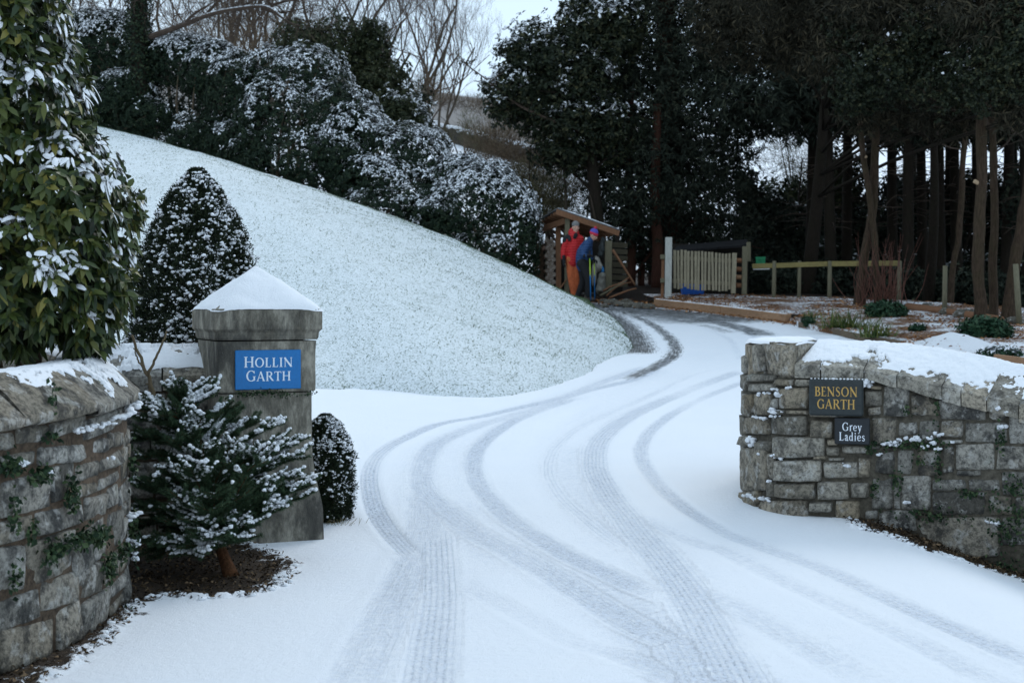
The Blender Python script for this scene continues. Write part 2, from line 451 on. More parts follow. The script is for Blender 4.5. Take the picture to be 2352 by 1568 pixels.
col = m.mix(m.math('MULTIPLY', wmask, .84), snowc, slush)
# sparse grit
grit = m.ramp(m.noise(75, 2, .5), (.70, 0), (.74, 1))
col = m.mix(m.math('MULTIPLY', grit, m.math('ADD', .10, m.math('MULTIPLY', w_, .5))), col, (.16, .16, .17))
asph = m.ramp(fine, (.3, (.035, .038, .04)), (.7, (.085, .09, .092)))
lines = m.ramp(m.noise(30, 3, .6), (.35, 0), (.65, 1))
wsum = m.math('ADD', wt_, m.math('MULTIPLY', m.math('SUBTRACT', m.math('ADD', m.math('MULTIPLY', streak, .6), m.math('MULTIPLY', m.noise(7, 5, .75), .4)), .5), 3.0))
wetm = m.math('MULTIPLY', m.ramp(wsum, (.40, 0), (.95, 1)), m.ramp(wt_, (.05, 0), (.25, 1)))
col = m.mix(wetm, col, asph)
mulc = m.ramp(m.noise(60, 5, .75), (.3, (.005, .004, .003)), (.55, (.022, .014, .009)), (.75, (.07, .04, .022)))
msn = m.ramp(m.noise(9, 6, .75), (.60, 0), (.66, 1))
mulc = m.mix(m.math('MULTIPLY', msn, m.ramp(ml_, (.0, .9), (.35, 0))), mulc, SNOW)
mn = m.math('ADD', m.math('MULTIPLY', ml_, 1.0), m.math('MULTIPLY', m.math('SUBTRACT', nn, .5), .5))
col = m.mix(m.ramp(mn, (.0, 0), (.03, 1)), col, mulc)
soilc = m.ramp(m.noise(70, 5, .85), (.36, (.008, .006, .004)), (.54, (.040, .026, .016)), (.66, (.13, .09, .055)))
sn = m.math('ADD', s_, m.math('MULTIPLY', m.math('ADD', m.math('SUBTRACT', m.noise(30, 6, .85), .5), m.math('SUBTRACT', m.noise(6, 3, .6), .5)), .55))
smask = m.ramp(sn, (.0, 0), (.012, 1))
col = m.mix(smask, col, soilc)
hh = m.math('ADD', m.math('MULTIPLY', fine, .5), m.math('MULTIPLY', mid, .8)); hh = m.math('SUBTRACT', hh, m.math('MULTIPLY', wmask, .5))
rgh = m.mix(wetm, (.8, .8, .8), (.45, .45, .45))
M_DRIVE = m.out(col, rgh, m.bump(hh, .8, .016), .25)
drive = link('driveway', make_mesh('driveway', np.stack([gx, gyv, gz], 1), GF, M_DRIVE, smooth=True,
        attrs=dict(wear=wear, ta=ta, tu=tu, groove=groove, soil=np.clip(soil, -1, 1), wet=wet, mulch=np.clip(mul * .3, -1, 1))))
tag(drive, kind='structure')

# ------------------------------------------------------------------ far hillside, and open ground round everything
def hill_z(x, y):
    scalar = np.ndim(x) == 0; x = np.atleast_1d(np.asarray(x, float)); y = np.atleast_1d(np.asarray(y, float)); t = np.clip(y - 46, 0, None)
    z = 2.35 + .215 * t * (1 - .25 * sstep(60, 170, t)) + (-.13 * np.clip(x, None, 0)) * sstep(0, 30, t) - .05 * np.clip(x, 0, 60) * sstep(0, 50, t)
    z = z + 3.0 * (fbm(np.stack([x * .03, y * .03, x * 0], 1), 3) - .5) * sstep(10, 60, t)
    return float(z[0]) if scalar else z
hy = np.linspace(46, 260, 150); hx = np.linspace(-130, 130, 170)
HX, HYg = np.meshgrid(hx, hy); hxf, hyf = HX.ravel(), HYg.ravel(); hz = hill_z(hxf, hyf)
r_, c_ = np.meshgrid(np.arange(149), np.arange(169), indexing='ij'); b0 = (r_ * 170 + c_).ravel()
m = NT('hillside_surface')
a = m.noise(.09, 5, .7); b = m.noise(.6, 6, .75); c = m.noise(.035, 3, .5, m.co((1, 2.5, 1)))
br = m.ramp(b, (.4, (.05, .04, .03)), (.65, (.12, .09, .065)))
col = m.mix(m.ramp(m.math('ADD', m.math('ADD', m.math('MULTIPLY', a, .6), m.math('MULTIPLY', b, .45)), m.math('MULTIPLY', m.attr('moor'), .30)), (.52, 0), (.66, .85)), SNOW, br)
M_HILL = m.out(col, .85)
hill = link('hillside', make_mesh('hillside', np.stack([hxf, hyf, hz], 1), np.stack([b0, b0+1, b0+171, b0+170], 1), M_HILL, smooth=True, attrs=dict(moor=sstep(76, 92, hyf) * (1 - sstep(5, 12, hxf)) - .5 * sstep(5, 12, hxf)))); tag(hill, kind='structure')
gb = np.array([(-900, -400, -1.6), (900, -400, -1.6), (900, 1200, -1.6), (-900, 1200, -1.6)], float)
tag(link('open_ground', make_mesh('open_ground', gb, np.array([[0, 1, 2, 3]]), M_SNOW)), kind='structure')

# snow topped stone walls across the far field
def field_wall(label, pts, H=1.1):
    q = spline(pts, 60); z = hill_z(q[:, 0], q[:, 1]); t = thing('field_wall', label, 'wall', (q[0, 0], q[0, 1], z[0])); mw = MB(); ms = MB()
    for i in range(59):
        a = np.array([q[i, 0], q[i, 1], z[i] + H / 2 - .2]); b = np.array([q[i+1, 0], q[i+1, 1], z[i+1] + H / 2 - .2]); h = H * (1 + .12 * rng.normal())
        mw.beam(a, b, .5, h, bev=.05); ms.beam(a + [0, 0, h / 2 + .02], b + [0, 0, h / 2 + .02], .54, .14, bev=.04)
    mw.build('wall_face', mat_plain('field_stone', (.07, .06, .05), .5, 3), t); ms.build('snow', M_SNOW, t)
def hp(px, Y): return ((px - CX) * Y / FPX, Y)
field_wall('far snow topped field wall crossing the hill above the snowy field', [hp(880, 86), hp(1000, 84), hp(1120, 80), hp(1260, 76)])
field_wall('nearer dark field wall along the top edge of the snowy field', [hp(1020, 72), hp(1080, 70), hp(1140, 67), hp(1300, 62)], .55)

# ------------------------------------------------------------------ lawn bank
Lp = [(-150,868),(300,873),(600,884),(800,893),(1000,908),(1150,912),(1300,880),(1395,832),(1452,800),(1430,755),(1352,700)]
Up = [(-150,245,39),(160,285,38),(400,345,36.6),(600,408,35.2),(760,460,34.2),(900,510,33.5),(1040,570,33.1),(1140,615,32.9),(1220,650,32.6),(1290,678,32.3),(1350,697,32.0)]
NU, NV = 240, 120
Lw = spline([gp(*p) for p in Lp], NU); Uw = spline([P(*p) for p in Up], NU)
v = np.linspace(0, 1, NV)[:, None, None]
lawn = Lw[None] * (1 - v) + Uw[None] * v
bul = np.linalg.norm(Uw - Lw, axis=1)[None, :]
lawn[..., 2] += (4 * v[..., 0] * (1 - v[..., 0])) ** .8 * .022 * bul
lawn[..., 2] += .05 * sstep(0, .03, v[..., 0]) + .0
lawn[0, :, 2] -= .05; lawn[1:, :, 1] += 0
lawn[:6, :, 1] += (.5 * (fbm(np.column_stack([Lw[:, 0] * 1.3, Lw[:, 1] * 1.3, Lw[:, 0] * 0]), 3) - .5))[None, :] * np.linspace(1, .1, 6)[:, None]
fl = lawn.reshape(-1, 3).copy()
fl[:, 2] += .16 * (fbm(fl * .5, 3) - .5) + .05 * (fbm(fl * 3, 3) - .5)
vv = np.repeat(np.linspace(0, 1, NV), NU)
r_, c_ = np.meshgrid(np.arange(NV - 1), np.arange(NU - 1), indexing='ij'); b0 = (r_ * NU + c_).ravel()
m = NT('lawn_surface')
a = m.noise(38, 5, .75); b = m.noise(5, 4, .7); c = m.noise(.5, 3)
s1 = m.math('ADD', m.math('MULTIPLY', a, .88), m.math('MULTIPLY', b, .14)); s1 = m.math('ADD', s1, m.math('MULTIPLY', c, .06))
s1 = m.math('ADD', s1, m.math('MULTIPLY', m.ramp(m.attr('up'), (.93, 0), (1, 1)), .22))
gcol = m.ramp(m.noise(60, 3), (.3, (.045, .085, .05)), (.7, (.14, .20, .13)))
col = m.mix(m.ramp(s1, (.53, 0), (.68, .85)), (.80, .85, .87), gcol)
M_LAWN = m.out(col, .85, m.bump(a, .8, .03), .2)
lo = link('lawn', make_mesh('lawn', fl, np.stack([b0, b0+1, b0+NU+1, b0+NU], 1), M_LAWN, smooth=True, attrs=dict(up=vv))); tag(lo, kind='structure')

def leaf_quads(p, d, nrm, L, W, bend=.0, fold=.0):
    """one bent quad per leaf: base, side, tip, side"""
    s = unit(np.cross(d, nrm)); L = np.broadcast_to(L, (len(p),))[:, None]; W = np.broadcast_to(W, (len(p),))[:, None]
    mid = p + d * L * .5 + nrm * L * fold
    tip = p + d * L - nrm * L * bend
    V = np.stack([p, mid + s * W * .5, tip, mid - s * W * .5], 1).reshape(-1, 3)
    F = np.arange(len(p) * 4).reshape(-1, 4)
    return V, F
# grass tips standing through the snow of the lawn
ng = 110000
iu = rng.random(ng); iv = rng.random(ng) ** 1.5; iv[:9000] = 1 - .03 * rng.random(9000) ** 2
ii = np.clip((iu * (NU - 1)).astype(int), 0, NU - 2); jj = np.clip((iv * (NV - 1)).astype(int), 0, NV - 2)
f4 = fl.reshape(NV, NU, 3); fu = (iu * (NU - 1) - ii)[:, None]; fv = (iv * (NV - 1) - jj)[:, None]
gpnt = (f4[jj, ii] * (1-fu) + f4[jj, ii+1] * fu) * (1-fv) + (f4[jj+1, ii] * (1-fu) + f4[jj+1, ii+1] * fu) * fv
keep = fbm(gpnt * 3.2, 3) + .25 * (iv > .96) + rng.normal(0, .22, ng) > .56
gpnt = gpnt[keep]; n = len(gpnt)
dr = unit(np.stack([rng.normal(0, .7, n), rng.normal(0, .7, n), np.full(n, .55)], 1)); ln = rng.uniform(.015, .045, n)
sd = unit(np.cross(dr, rng.normal(size=(n, 3)))) * .005
V = np.stack([gpnt - sd, gpnt + sd, gpnt + dr * ln[:, None]], 1).reshape(-1, 3)
M_GRASS = mat_leaf('grass_blades', (.035, .07, .035), (.09, .14, .07), (.20, .22, .13), .7)
go = link('grass', make_mesh('grass', V, np.arange(n * 3).reshape(-1, 3), M_GRASS, attrs=dict(tint=np.repeat(rng.random(n), 3))))
tag(go, 'grass tips poking through thin snow on the lawn bank', 'grass', kind='stuff')

# ------------------------------------------------------------------ garden bed with leaf litter on the right
bf = [gp(*p) for p in [(1508,703),(1660,720),(1812,741)]] + [gp(*p) for p in [(1838,752),(1925,770),(2010,788),(2075,797)]] + [np.array([5.6, 20.5, 0]), np.array([5.2, 17.0, 0]), np.array([4.6, 13.0, 0])]
bb = [np.array([3.1, 33.6, 0]), np.array([4.9, 33.6, 0]), np.array([6.6, 32.8, 0]), np.array([8.3, 31.6, 0]), np.array([9.8, 30.0, 0]), np.array([11.0, 28, 0]), np.array([12.0, 26, 0]), np.array([12.5, 23, 0]), np.array([12.5, 19, 0]), np.array([12.5, 14, 0])]
NB, NBV = 200, 90
B0 = spline([b[:2] for b in bf], NB); B1 = spline([b[:2] for b in bb], NB)
v = np.linspace(0, 1, NBV)[:, None, None]; bed = (B0[None] * (1 - v) + B1[None] * v).reshape(-1, 2)
bz0 = ground_z(bed[:, 0], bed[:, 1]); vb = np.repeat(np.linspace(0, 1, NBV), NB); ub = np.tile(np.linspace(0, 1, NB), NBV)
MOUND = (P(2182, 815, 20.5)[0], 20.5)
def bed_h(x, y, vb):
    h = .10 + .05 * sstep(0, .25, vb) + .04 * (1 - sstep(19, 26, y)) 
    h = h + .24 * (.75 + .5 * fbm(np.stack([x * 6, y * 6, x * 0], 1), 3)) * np.exp(-(((x - MOUND[0]) / .62) ** 2 + ((y - MOUND[1]) / .7) ** 2))
    return h + .07 * (fbm(np.stack([x * 1.5, y * 1.5, x * 0], 1), 3) - .5)
bz = bz0 + bed_h(bed[:, 0], bed[:, 1], vb)
r_, c_ = np.meshgrid(np.arange(NBV - 1), np.arange(NB - 1), indexing='ij'); b0 = (r_ * NB + c_).ravel()
V = np.column_stack([bed, bz])
front = np.column_stack([B0, ground_z(B0[:, 0], B0[:, 1]) - .05]); V = np.vstack([V, front]); k = NBV * NB
ar = np.arange(NB - 1); F2 = np.stack([k + ar, k + ar + 1, ar + 1, ar], 1)
m = NT('garden_bed_surface')
lit = m.ramp(m.noise(45, 5, .8), (.25, (.02, .013, .008)), (.48, (.12, .06, .03)), (.60, (.30, .14, .06)), (.78, (.45, .27, .15)))
sn1 = m.math('ADD', m.math('MULTIPLY', m.noise(1.1, 3), .55), m.math('MULTIPLY', m.noise(19, 5, .8), .6))
sn1 = m.math('ADD', sn1, m.math('MULTIPLY', m.attr('snowy'), .10))
M_BED = m.out(m.mix(m.ramp(sn1, (.565, 0), (.63, 1)), lit, SNOW), .85, m.bump(m.noise(45, 5, .8), .9, .03), .2)
snowy = np.exp(-(((V[:, 0] - MOUND[0]) / .9) ** 2 + ((V[:, 1] - MOUND[1]) / 1.0) ** 2)) + .5 * (1 - sstep(19, 25, V[:, 1]))
bedo = link('garden_bed', make_mesh('garden_bed', V, np.vstack([np.stack([b0, b0+1, b0+NB+1, b0+NB], 1), F2]), M_BED, smooth=True, attrs=dict(snowy=snowy))); tag(bedo, kind='structure')
def bed_at(x, y):
    d = (bed[:, 0] - x) ** 2 + (bed[:, 1] - y) ** 2; i = int(np.argmin(d)); return float(bz[i])
def bp(px, py):
    """bed surface point seen at picture position"""
    r = (CX - 0); u = (bed[:, 0] * FPX / bed[:, 1] + CX - px) ** 2 + (HY + (CAM_H - bz) * FPX / bed[:, 1] - py) ** 2
    i = int(np.argmin(u)); return np.array([bed[i, 0], bed[i, 1], bz[i]])
# loose leaves
nl = 7000
i_ = rng.integers(0, len(bed), nl); lp = np.column_stack([bed[i_], bz[i_] + .012]); lp[:, :2] += rng.normal(0, .06, (nl, 2))
kp = (fbm(np.column_stack([lp[:, :2] * 1.2, lp[:, 0] * 0]), 2) > .42) & (np.hypot(lp[:, 0] - MOUND[0], lp[:, 1] - MOUND[1]) > .3); lp = lp[kp]
# and along the road edge by the shed
ne = 2600; te = rng.random(ne) * 6.5; e0 = edge_w[np.clip(te.astype(int), 0, 8)]; e1 = edge_w[np.clip(te.astype(int) + 1, 0, 9)]
ee = e0 + (e1 - e0) * (te - te.astype(int))[:, None] + np.column_stack([rng.normal(0, .10, ne), rng.normal(.55, .5, ne)])
lp = np.vstack([lp, np.column_stack([ee, ground_z(ee[:, 0], ee[:, 1]) + .03])]); n = len(lp)
an = rng.random(n) * 6.283; dr = unit(np.stack([np.cos(an), np.sin(an), rng.normal(0, .25, n)], 1)); nm = unit(np.stack([rng.normal(0, .35, n), rng.normal(0, .35, n), np.ones(n)], 1))
V, F = leaf_quads(lp, dr, nm, rng.uniform(.04, .085, n), rng.uniform(.03, .055, n), .1, .15)
M_DEAD = mat_leaf('fallen_leaf', (.05, .022, .012), (.27, .11, .04), (.50, .28, .13), .8)
tag(link('fallen_leaves', make_mesh('fallen_leaves', V, F, M_DEAD, attrs=dict(tint=np.repeat(rng.random(n), 4)))), 'brown fallen leaves scattered over the garden bed and road edge', 'leaves', kind='stuff')

# leaf bits, crumbs of earth and snow on the bare soil
def in_poly(poly, n, lo, hi):
    q = np.column_stack([rng.uniform(lo[0], hi[0], n), rng.uniform(lo[1], hi[1], n)]); return q[sdpoly(poly, q[:, 0], q[:, 1]) > -.06]
q = np.vstack([in_poly(soil1, 9000, (-3, 5), (-1.2, 9.4)), in_poly(soil2, 6000, (2.3, 8.3), (4.2, 10.3))]); n = len(q)
z = ground_z(q[:, 0], q[:, 1]) + .012; an = rng.random(n) * 6.283; dr = unit(np.stack([np.cos(an), np.sin(an), rng.normal(0, .5, n)], 1)); nm = unit(np.stack([rng.normal(0, .6, n), rng.normal(0, .6, n), np.ones(n)], 1))
V, F = leaf_quads(np.column_stack([q, z]), dr, nm, rng.uniform(.012, .045, n), rng.uniform(.006, .02, n), .1, .2)
tag(link('soil_litter', make_mesh('soil_litter', V, F, mat_leaf('soil_bits', (.012, .008, .005), (.06, .04, .022), (.22, .15, .09), .9), attrs=dict(tint=np.repeat(rng.random(n) ** 1.6, 4)))), 'bits of leaf and bark littering the bare soil along the walls', 'litter', kind='stuff')
mbc = MB(); sd_ = sdpoly(soil1, q[:, 0], q[:, 1]); sd2_ = sdpoly(soil2, q[:, 0], q[:, 1]); ed_ = np.where(np.minimum(np.abs(sd_), np.abs(sd2_)) < .10)[0]
ed_ = ed_[(rng.random(len(ed_)) < .30) & (np.maximum(sd_, sd2_)[ed_] < .045)]
for i in ed_:
    r = rng.uniform(.006, .020); mbc.ball((q[i, 0], q[i, 1], z[i] - .006), (r * 1.3, r * 1.1, r * .75), 6, 4, None, .35, int(i))
tag(mbc.build('snow_crumbs', M_SNOW, None, smooth=True), 'crumbs of snow along the edges of the bare soil', 'snow', kind='stuff')
# ------------------------------------------------------------------ dry stone walls
def stone_mat(name, dark, mid_, light, stain=.5, moss=.25):
    m = NT(name); t = m.attr('tint'); h = m.attr('hue')
    base = m.ramp(t, (0, dark), (.5, mid_), (1, light))
    warm = m.mix(m.ramp(h, (.45, 0), (1, .55)), base, (mid_[0] * 1.15, mid_[1] * .98, mid_[2] * .75))
    f = m.noise(38, 6, .75); g = m.noise(7, 5, .7); k = m.noise(11, 4, .6)
    col = m.mix(m.ramp(f, (.38, .75), (.55, 0)), warm, tuple(x * .45 for x in dark))
    col = m.mix(m.math('MULTIPLY', m.ramp(g, (.47, 0), (.60, 1)), stain * 1.1), col, (.026, .027, .028))
    li = m.math('MULTIPLY', m.ramp(k, (.53, 0), (.62, .85)), m.ramp(f, (.35, 0), (.6, 1)))
    col = m.mix(li, col, (.46, .45, .42))
    mo = m.ramp(m.noise(5.5, 5, .75), (.60, 0), (.74, moss * 2)); col = m.mix(mo, col, (.05, .065, .025))
    e = m.attr('edge'); col = m.mix(m.math('MULTIPLY', e, .6), col, (.02, .018, .015))
    sp = m.ramp(m.noise(120, 3, .6), (.62, 0), (.72, .35)); col = m.mix(sp, col, (.02, .02, .02))
    hh = m.math('ADD', m.math('MULTIPLY', f, .6), m.math('MULTIPLY', g, 1.2))
    return m.out(col, .9, m.bump(hh, 1.0, .02), .12)
M_STONE = stone_mat('limestone', (.125, .114, .092), (.33, .302, .25), (.54, .51, .445))
M_STONE2 = stone_mat('mossy_limestone', (.11, .103, .088), (.255, .242, .212), (.42, .405, .365), .7, .35)
M_MORTAR = mat_plain('mortar', (.075, .052, .034), .6, 40, .95, .6)
M_MORTAR2 = mat_plain('pale_mortar', (.075, .066, .05), .6, 30, .95, .6)
M_MOSS = mat_leaf('ivy_leaves', (.008, .018, .009), (.022, .045, .020), (.07, .10, .045), .6)

class WallPath:
    def __init__(s, pts, side):
        q = spline(pts, 400); s.q = q[:, :2]
        d = np.gradient(s.q, axis=0); d = unit(d); s.nrm = np.stack([d[:, 1], -d[:, 0]], 1) * side
        s.L = np.concatenate([[0], np.cumsum(np.linalg.norm(np.diff(s.q, axis=0), axis=1))])
    def at(s, t):
        t = np.asarray(t, float)
        p = np.stack([np.interp(t, s.L, s.q[:, k]) for k in (0, 1)], -1); n = unit(np.stack([np.interp(t, s.L, s.nrm[:, k]) for k in (0, 1)], -1))
        ex = np.clip(t - s.L[-1], 0, None); d = unit(s.q[-1] - s.q[-2]); p = p + ex[..., None] * d
        ex = np.clip(-t, 0, None); d = unit(s.q[0] - s.q[1]); p = p + ex[..., None] * d
        return p, n
    def pt(s, t, z, off):
        p, n = s.at(t); q = p + n * np.asarray(off)[..., None]
        return np.concatenate([q, np.asarray(z)[..., None] * np.ones(q.shape[:-1] + (1,))], -1)
    def from_px(s, px, py):
        """(along, height) of the front face seen at picture position"""
        f = s.q[:, 0] * FPX / s.q[:, 1] + CX - px
        vis = (s.nrm * -s.q).sum(1) > 0
        f = np.where(vis, np.abs(f), 1e9); i = int(np.argmin(f)); y = s.q[i, 1]
        # refine linearly
        return s.L[i], CAM_H - (py - HY) * y / FPX
def add_stone(mb, path, quad, depth=.035, rough=.010, gap=.006, seed=0, nu=9, nv=6, r=None, back=.03):
    """quad: 4 (s,z) corners bl, br, tr, tl"""
    r = r or rng
    q = np.array(quad, float); c = q.mean(0); w = np.linalg.norm(q[1] - q[0]); h = np.linalg.norm(q[3] - q[0])
    q = c + (q - c) * np.array([1 - 2 * min(gap, .2 * w) / max(w, .02), 1 - 2 * min(gap, .2 * h) / max(h, .02)])
    q += r.normal(0, min(.006, .07 * min(w, h)), q.shape)
    nu = int(np.clip(w / .022, 5, 16)); nv = int(np.clip(h / .022, 4, 12))
    u = np.linspace(0, 1, nu); v = np.linspace(0, 1, nv)
    # crowd samples to the rim so that the edge is rounded
    u = .5 - .5 * np.cos(np.pi * u) * (1 - .15 * np.sin(np.pi * u)); v = .5 - .5 * np.cos(np.pi * v)
    U, Vv = np.meshgrid(u, v)
    S = (1-U)[..., None]*(1-Vv)[..., None]*q[0] + U[..., None]*(1-Vv)[..., None]*q[1] + U[..., None]*Vv[..., None]*q[2] + (1-U)[..., None]*Vv[..., None]*q[3]
    a = 2*U-1; b = 2*Vv-1
    rim = np.maximum(np.abs(a), np.abs(b))
    # rounded outline corners
    cut = np.clip(np.abs(a) ** 6 + np.abs(b) ** 6 - 1, 0, 1)
    S = S + (c - S) * (cut * .06)[..., None]
    base = depth * r.uniform(.65, 1.25)
    prof = base * (1 - np.abs(a) ** 14) ** .5 * (1 - np.abs(b) ** 14) ** .5
    flat = np.column_stack([S.reshape(-1, 2) * 9 + seed * 13.7, np.full(S.size // 2, seed * 3.1)])
    nzv = (fbm(flat, 3) - .5).reshape(U.shape)
    tilt = r.normal(0, .007) * a + r.normal(0, .007) * b
    off = prof + (nzv * rough * 2.6 + tilt) * (prof > .003) - back * (rim > .999)
    S = S + (fbm(flat * 1.7 + 5, 2) - .5).reshape(U.shape)[..., None] * .012 * (rim > .8)[..., None]
    Pp = path.pt(S[..., 0], S[..., 1], off).reshape(-1, 3)
    n_ = len(u); F = [(j*n_+i, j*n_+i+1, (j+1)*n_+i+1, (j+1)*n_+i) for j in range(len(v)-1) for i in range(n_-1)]
    mb.add(Pp, F, tint=float(np.clip(r.normal(.5, .24), 0, 1)), hue=float(r.random()), edge=(rim.ravel() ** 26))
def wall_core(mb, path, s0, s1, zb, zt, thick, n=120, inset=0.0):
    s = np.linspace(s0, s1, n); zb_ = zb(s) if callable(zb) else np.full(n, zb); zt_ = zt(s) if callable(zt) else np.full(n, zt)
    A = path.pt(s, zb_, np.full(n, -inset)); B = path.pt(s, zt_, np.full(n, -inset)); C = path.pt(s, zt_, np.full(n, -thick)); D = path.pt(s, zb_, np.full(n, -thick))
    V = np.vstack([A, B, C, D]); F = []
    for i in range(n - 1):
        for k in range(4):
            k2 = (k + 1) % 4; F.append((k*n+i, k*n+i+1, k2*n+i+1, k2*n+i))
    F.append((0, n, 2*n, 3*n)); F.append((n-1, 2*n-1, 3*n-1, 4*n-1))
    mb.add(V, F, tint=.5, hue=.5, edge=0.0)
def coping_block(mb, path, s0, s1, prof, seed, n=8, skew=0.0):
    """prof(s) -> list of (offset, z) round the section (front bottom, front top, ridge, back top, back bottom)"""
    s = np.linspace(s0 + .004, s1 - .004, n); K = len(prof(s0)); V = []
    for si in s:
        pr = prof(si)
        for o, z in pr: V.append((si, z, o))
    V = np.array(V); Pp = path.pt(V[:, 0], V[:, 1], V[:, 2])
    Pp = Pp + (fbm(Pp * 7 + seed, 3) - .5)[:, None] * .022 + np.array([0, 0, rng.normal(0, .004)])
    F = [(i*K+k, i*K+(k+1) % K, (i+1)*K+(k+1) % K, (i+1)*K+k) for i in range(n-1) for k in range(K)]
    F += [tuple(range(K)), tuple(range((n-1)*K, n*K))]
    mb.add(Pp, F, tint=float(rng.uniform(.35, .85)), hue=float(rng.random()), edge=0.0)
def ivy_patch(V, T, c, spread, n, nrm, L=.035, seed=0, hang=.4):
    """small leaves in front of the wall face around c"""
    c = np.asarray(c); nrm = unit(nrm); t = np.cross(nrm, (0, 0, 1.0)); t = unit(t)
    a = rng.normal(0, spread[0], n); b = rng.normal(0, spread[1], n) - hang * spread[1] * rng.random(n); o = rng.uniform(.01, .045, n)
    p = c + a[:, None] * t + b[:, None] * np.array([0, 0, 1.0]) + o[:, None] * nrm
    d = unit(rng.normal(0, .8, (n, 3)) + nrm * .3 + np.array([0, 0, -.5])); nn = unit(nrm + rng.normal(0, .5, (n, 3)) + np.array([0, 0, .4]))
    v, f = leaf_quads(p, d, nn, rng.uniform(.5, 1.2, n) * L, rng.uniform(.4, .9, n) * L, .1, .05)
    V.append(v); T.append(np.repeat(rng.random(n), 4))
def clods(mb, p, r, seed):
    p = np.asarray(p, float)
    for k in range(5): mb.ball(p + rng.normal(0, r * .7, 3) * [1, 1, .35], (r * rng.uniform(.4, .95), r * rng.uniform(.4, .9), r * rng.uniform(.3, .55)), 8, 6, None, .5, seed + k)
def lumps(mb, pts, r, flat=.6, seed=0, nu=7, nv=5, noise=.25):
    for i, (p, rr) in enumerate(zip(pts, np.broadcast_to(r, (len(pts),)))):
        a = rng.random() * 6.28; ax = np.array([[math.cos(a), math.sin(a), 0], [-math.sin(a), math.cos(a), 0], [0, 0, 1]])
        mb.ball(p, (rr * rng.uniform(.8, 1.5), rr * rng.uniform(.7, 1.1), rr * flat), nu, nv, ax, noise, seed + i)

# ---- wall at the right of the gate
WR = [(2.15, 12.1), (1.93, 11.45), (1.775, 10.9), (1.83, 10.45), (1.965, 10.17), (2.2, 10.03), (2.497, 9.93), (2.95, 9.62), (3.36, 9.32), (3.9, 8.92), (4.6, 8.4)]
wr = WallPath(WR, 1)
if (wr.nrm[200] @ -wr.q[200]) < 0: wr.nrm = -wr.nrm
sxr = np.array([wr.from_px(p, 0)[0] for p in (1705, 1790, 1830, 1885, 2000, 2180, 2352, 2450, 2560)])
zf_ = np.array([1.55 - (py - 700) * y / FPX for py, y in zip((836, 838, 838, 838, 846, 888, 935), (10.9, 10.2, 10.12, 10.06, 9.93, 9.62, 9.32))])  # lower lip of the coping slope
zr_ = np.array([1.55 - (py - 700) * y / FPX for py, y in zip((790, 787, 785, 783, 787, 812, 850), (11.2, 10.6, 10.5, 10.5, 10.35, 10.05, 9.75))])
lip = lambda s: np.interp(s, sxr[:7], zf_) - .12 * np.clip(np.asarray(s) - sxr[6], 0, None) * 1.0
ridge = lambda s: np.interp(s, sxr[:7], zr_) - .12 * np.clip(np.asarray(s) - sxr[6], 0, None) * 1.0
def under(s): return np.interp(s, sxr[:7], [1.55 - (py - 700) * y / FPX for py, y in zip((868, 868, 868, 868, 870, 922, 968), (10.9, 10.2, 10.12, 10.06, 9.93, 9.62, 9.32))]) - .12 * np.clip(np.asarray(s) - sxr[6], 0, None)
wallR = thing('stone_wall', 'grey stone wall with snowy sloped coping carrying the two dark name plates', 'wall', (2.5, 9.9, 0))
mb = MB(); mb.mi = 0
wall_core(mb, wr, 0, wr.L[-1], lambda s: -.75 + 0 * s, lambda s: under(s) + .0, .46, 160)
def cx6(x, y): return ((1750 + x / 2.24) * .9408, (750 + y / 2.24) * .9408)
pier = """200,200,272,358;281,205,435,376;180,363,325,405;330,388,430,436;180,410,325,464;345,440,505,556;165,470,213,582;217,468,305,590;310,492,341,555;160,595,294,692;
298,590,492,698;500,612,640,712;310,560,378,588;385,562,505,588;158,690,222,760;225,725,312,792;318,703,590,818;596,762,672,818;678,750,836,802;600,716,668,756;145,765,298,1010;
322,830,575,950;580,838,770,940;775,822,840,935;525,808,605,830;610,822,700,836;325,955,545,1048;550,945,720,1048;728,958,832,1045;302,800,322,940;300,945,322,1040;132,1000,245,1095;250,1050,500,1188;508,1058,640,1128;
510,1134,640,1200;645,1055,798,1202;505,440,640,560;645,440,800,560;430,395,800,436;800,450,905,540;820,545,905,590;840,430,905,450;500,564,800,600;645,612,835,742;436,392,640,410"""
smooth_ = """910,432,1058,600;1064,480,1214,592;1224,505,1475,616;1480,530,1590,620;1596,500,1700,576;840,600,985,745;990,615,1096,702;990,706,1096,745;1100,615,1214,745;1219,615,1345,720;1219,724,1345,742;1358,625,1585,735;1594,585,1720,742;
845,750,900,776;850,782,970,908;975,780,1080,908;1086,768,1226,915;1230,760,1300,905;1304,745,1525,890;1530,750,1720,885;1304,894,1440,920;840,915,965,1102;970,930,1002,1102;1006,920,1172,1104;1178,925,1370,1000;1378,925,1556,1012;1562,892,1720,1026;
1180,1006,1478,1140;1484,1030,1620,1140;1626,1034,1720,1136;804,1105,885,1160;890,1108,1086,1226;804,1166,886,1225;1092,1146,1550,1368;1556,1142,1720,1300;890,1232,1086,1300;800,1230,884,1290;1060,482,1064,590"""
def px_quad(path, rec):
    x0, y0, x1, y1 = rec
    pts = [cx6(x0, y1), cx6(x1, y1), cx6(x1, y0), cx6(x0, y0)]
    return [path.from_px(*p) for p in pts]
mb.mi = 1
for i, t in enumerate(pier.replace('\n', '').split(';')):
    add_stone(mb, wr, px_quad(wr, [float(v) for v in t.split(',')]), .045, .016, -.004, i, back=.03)
mb.mi = 2
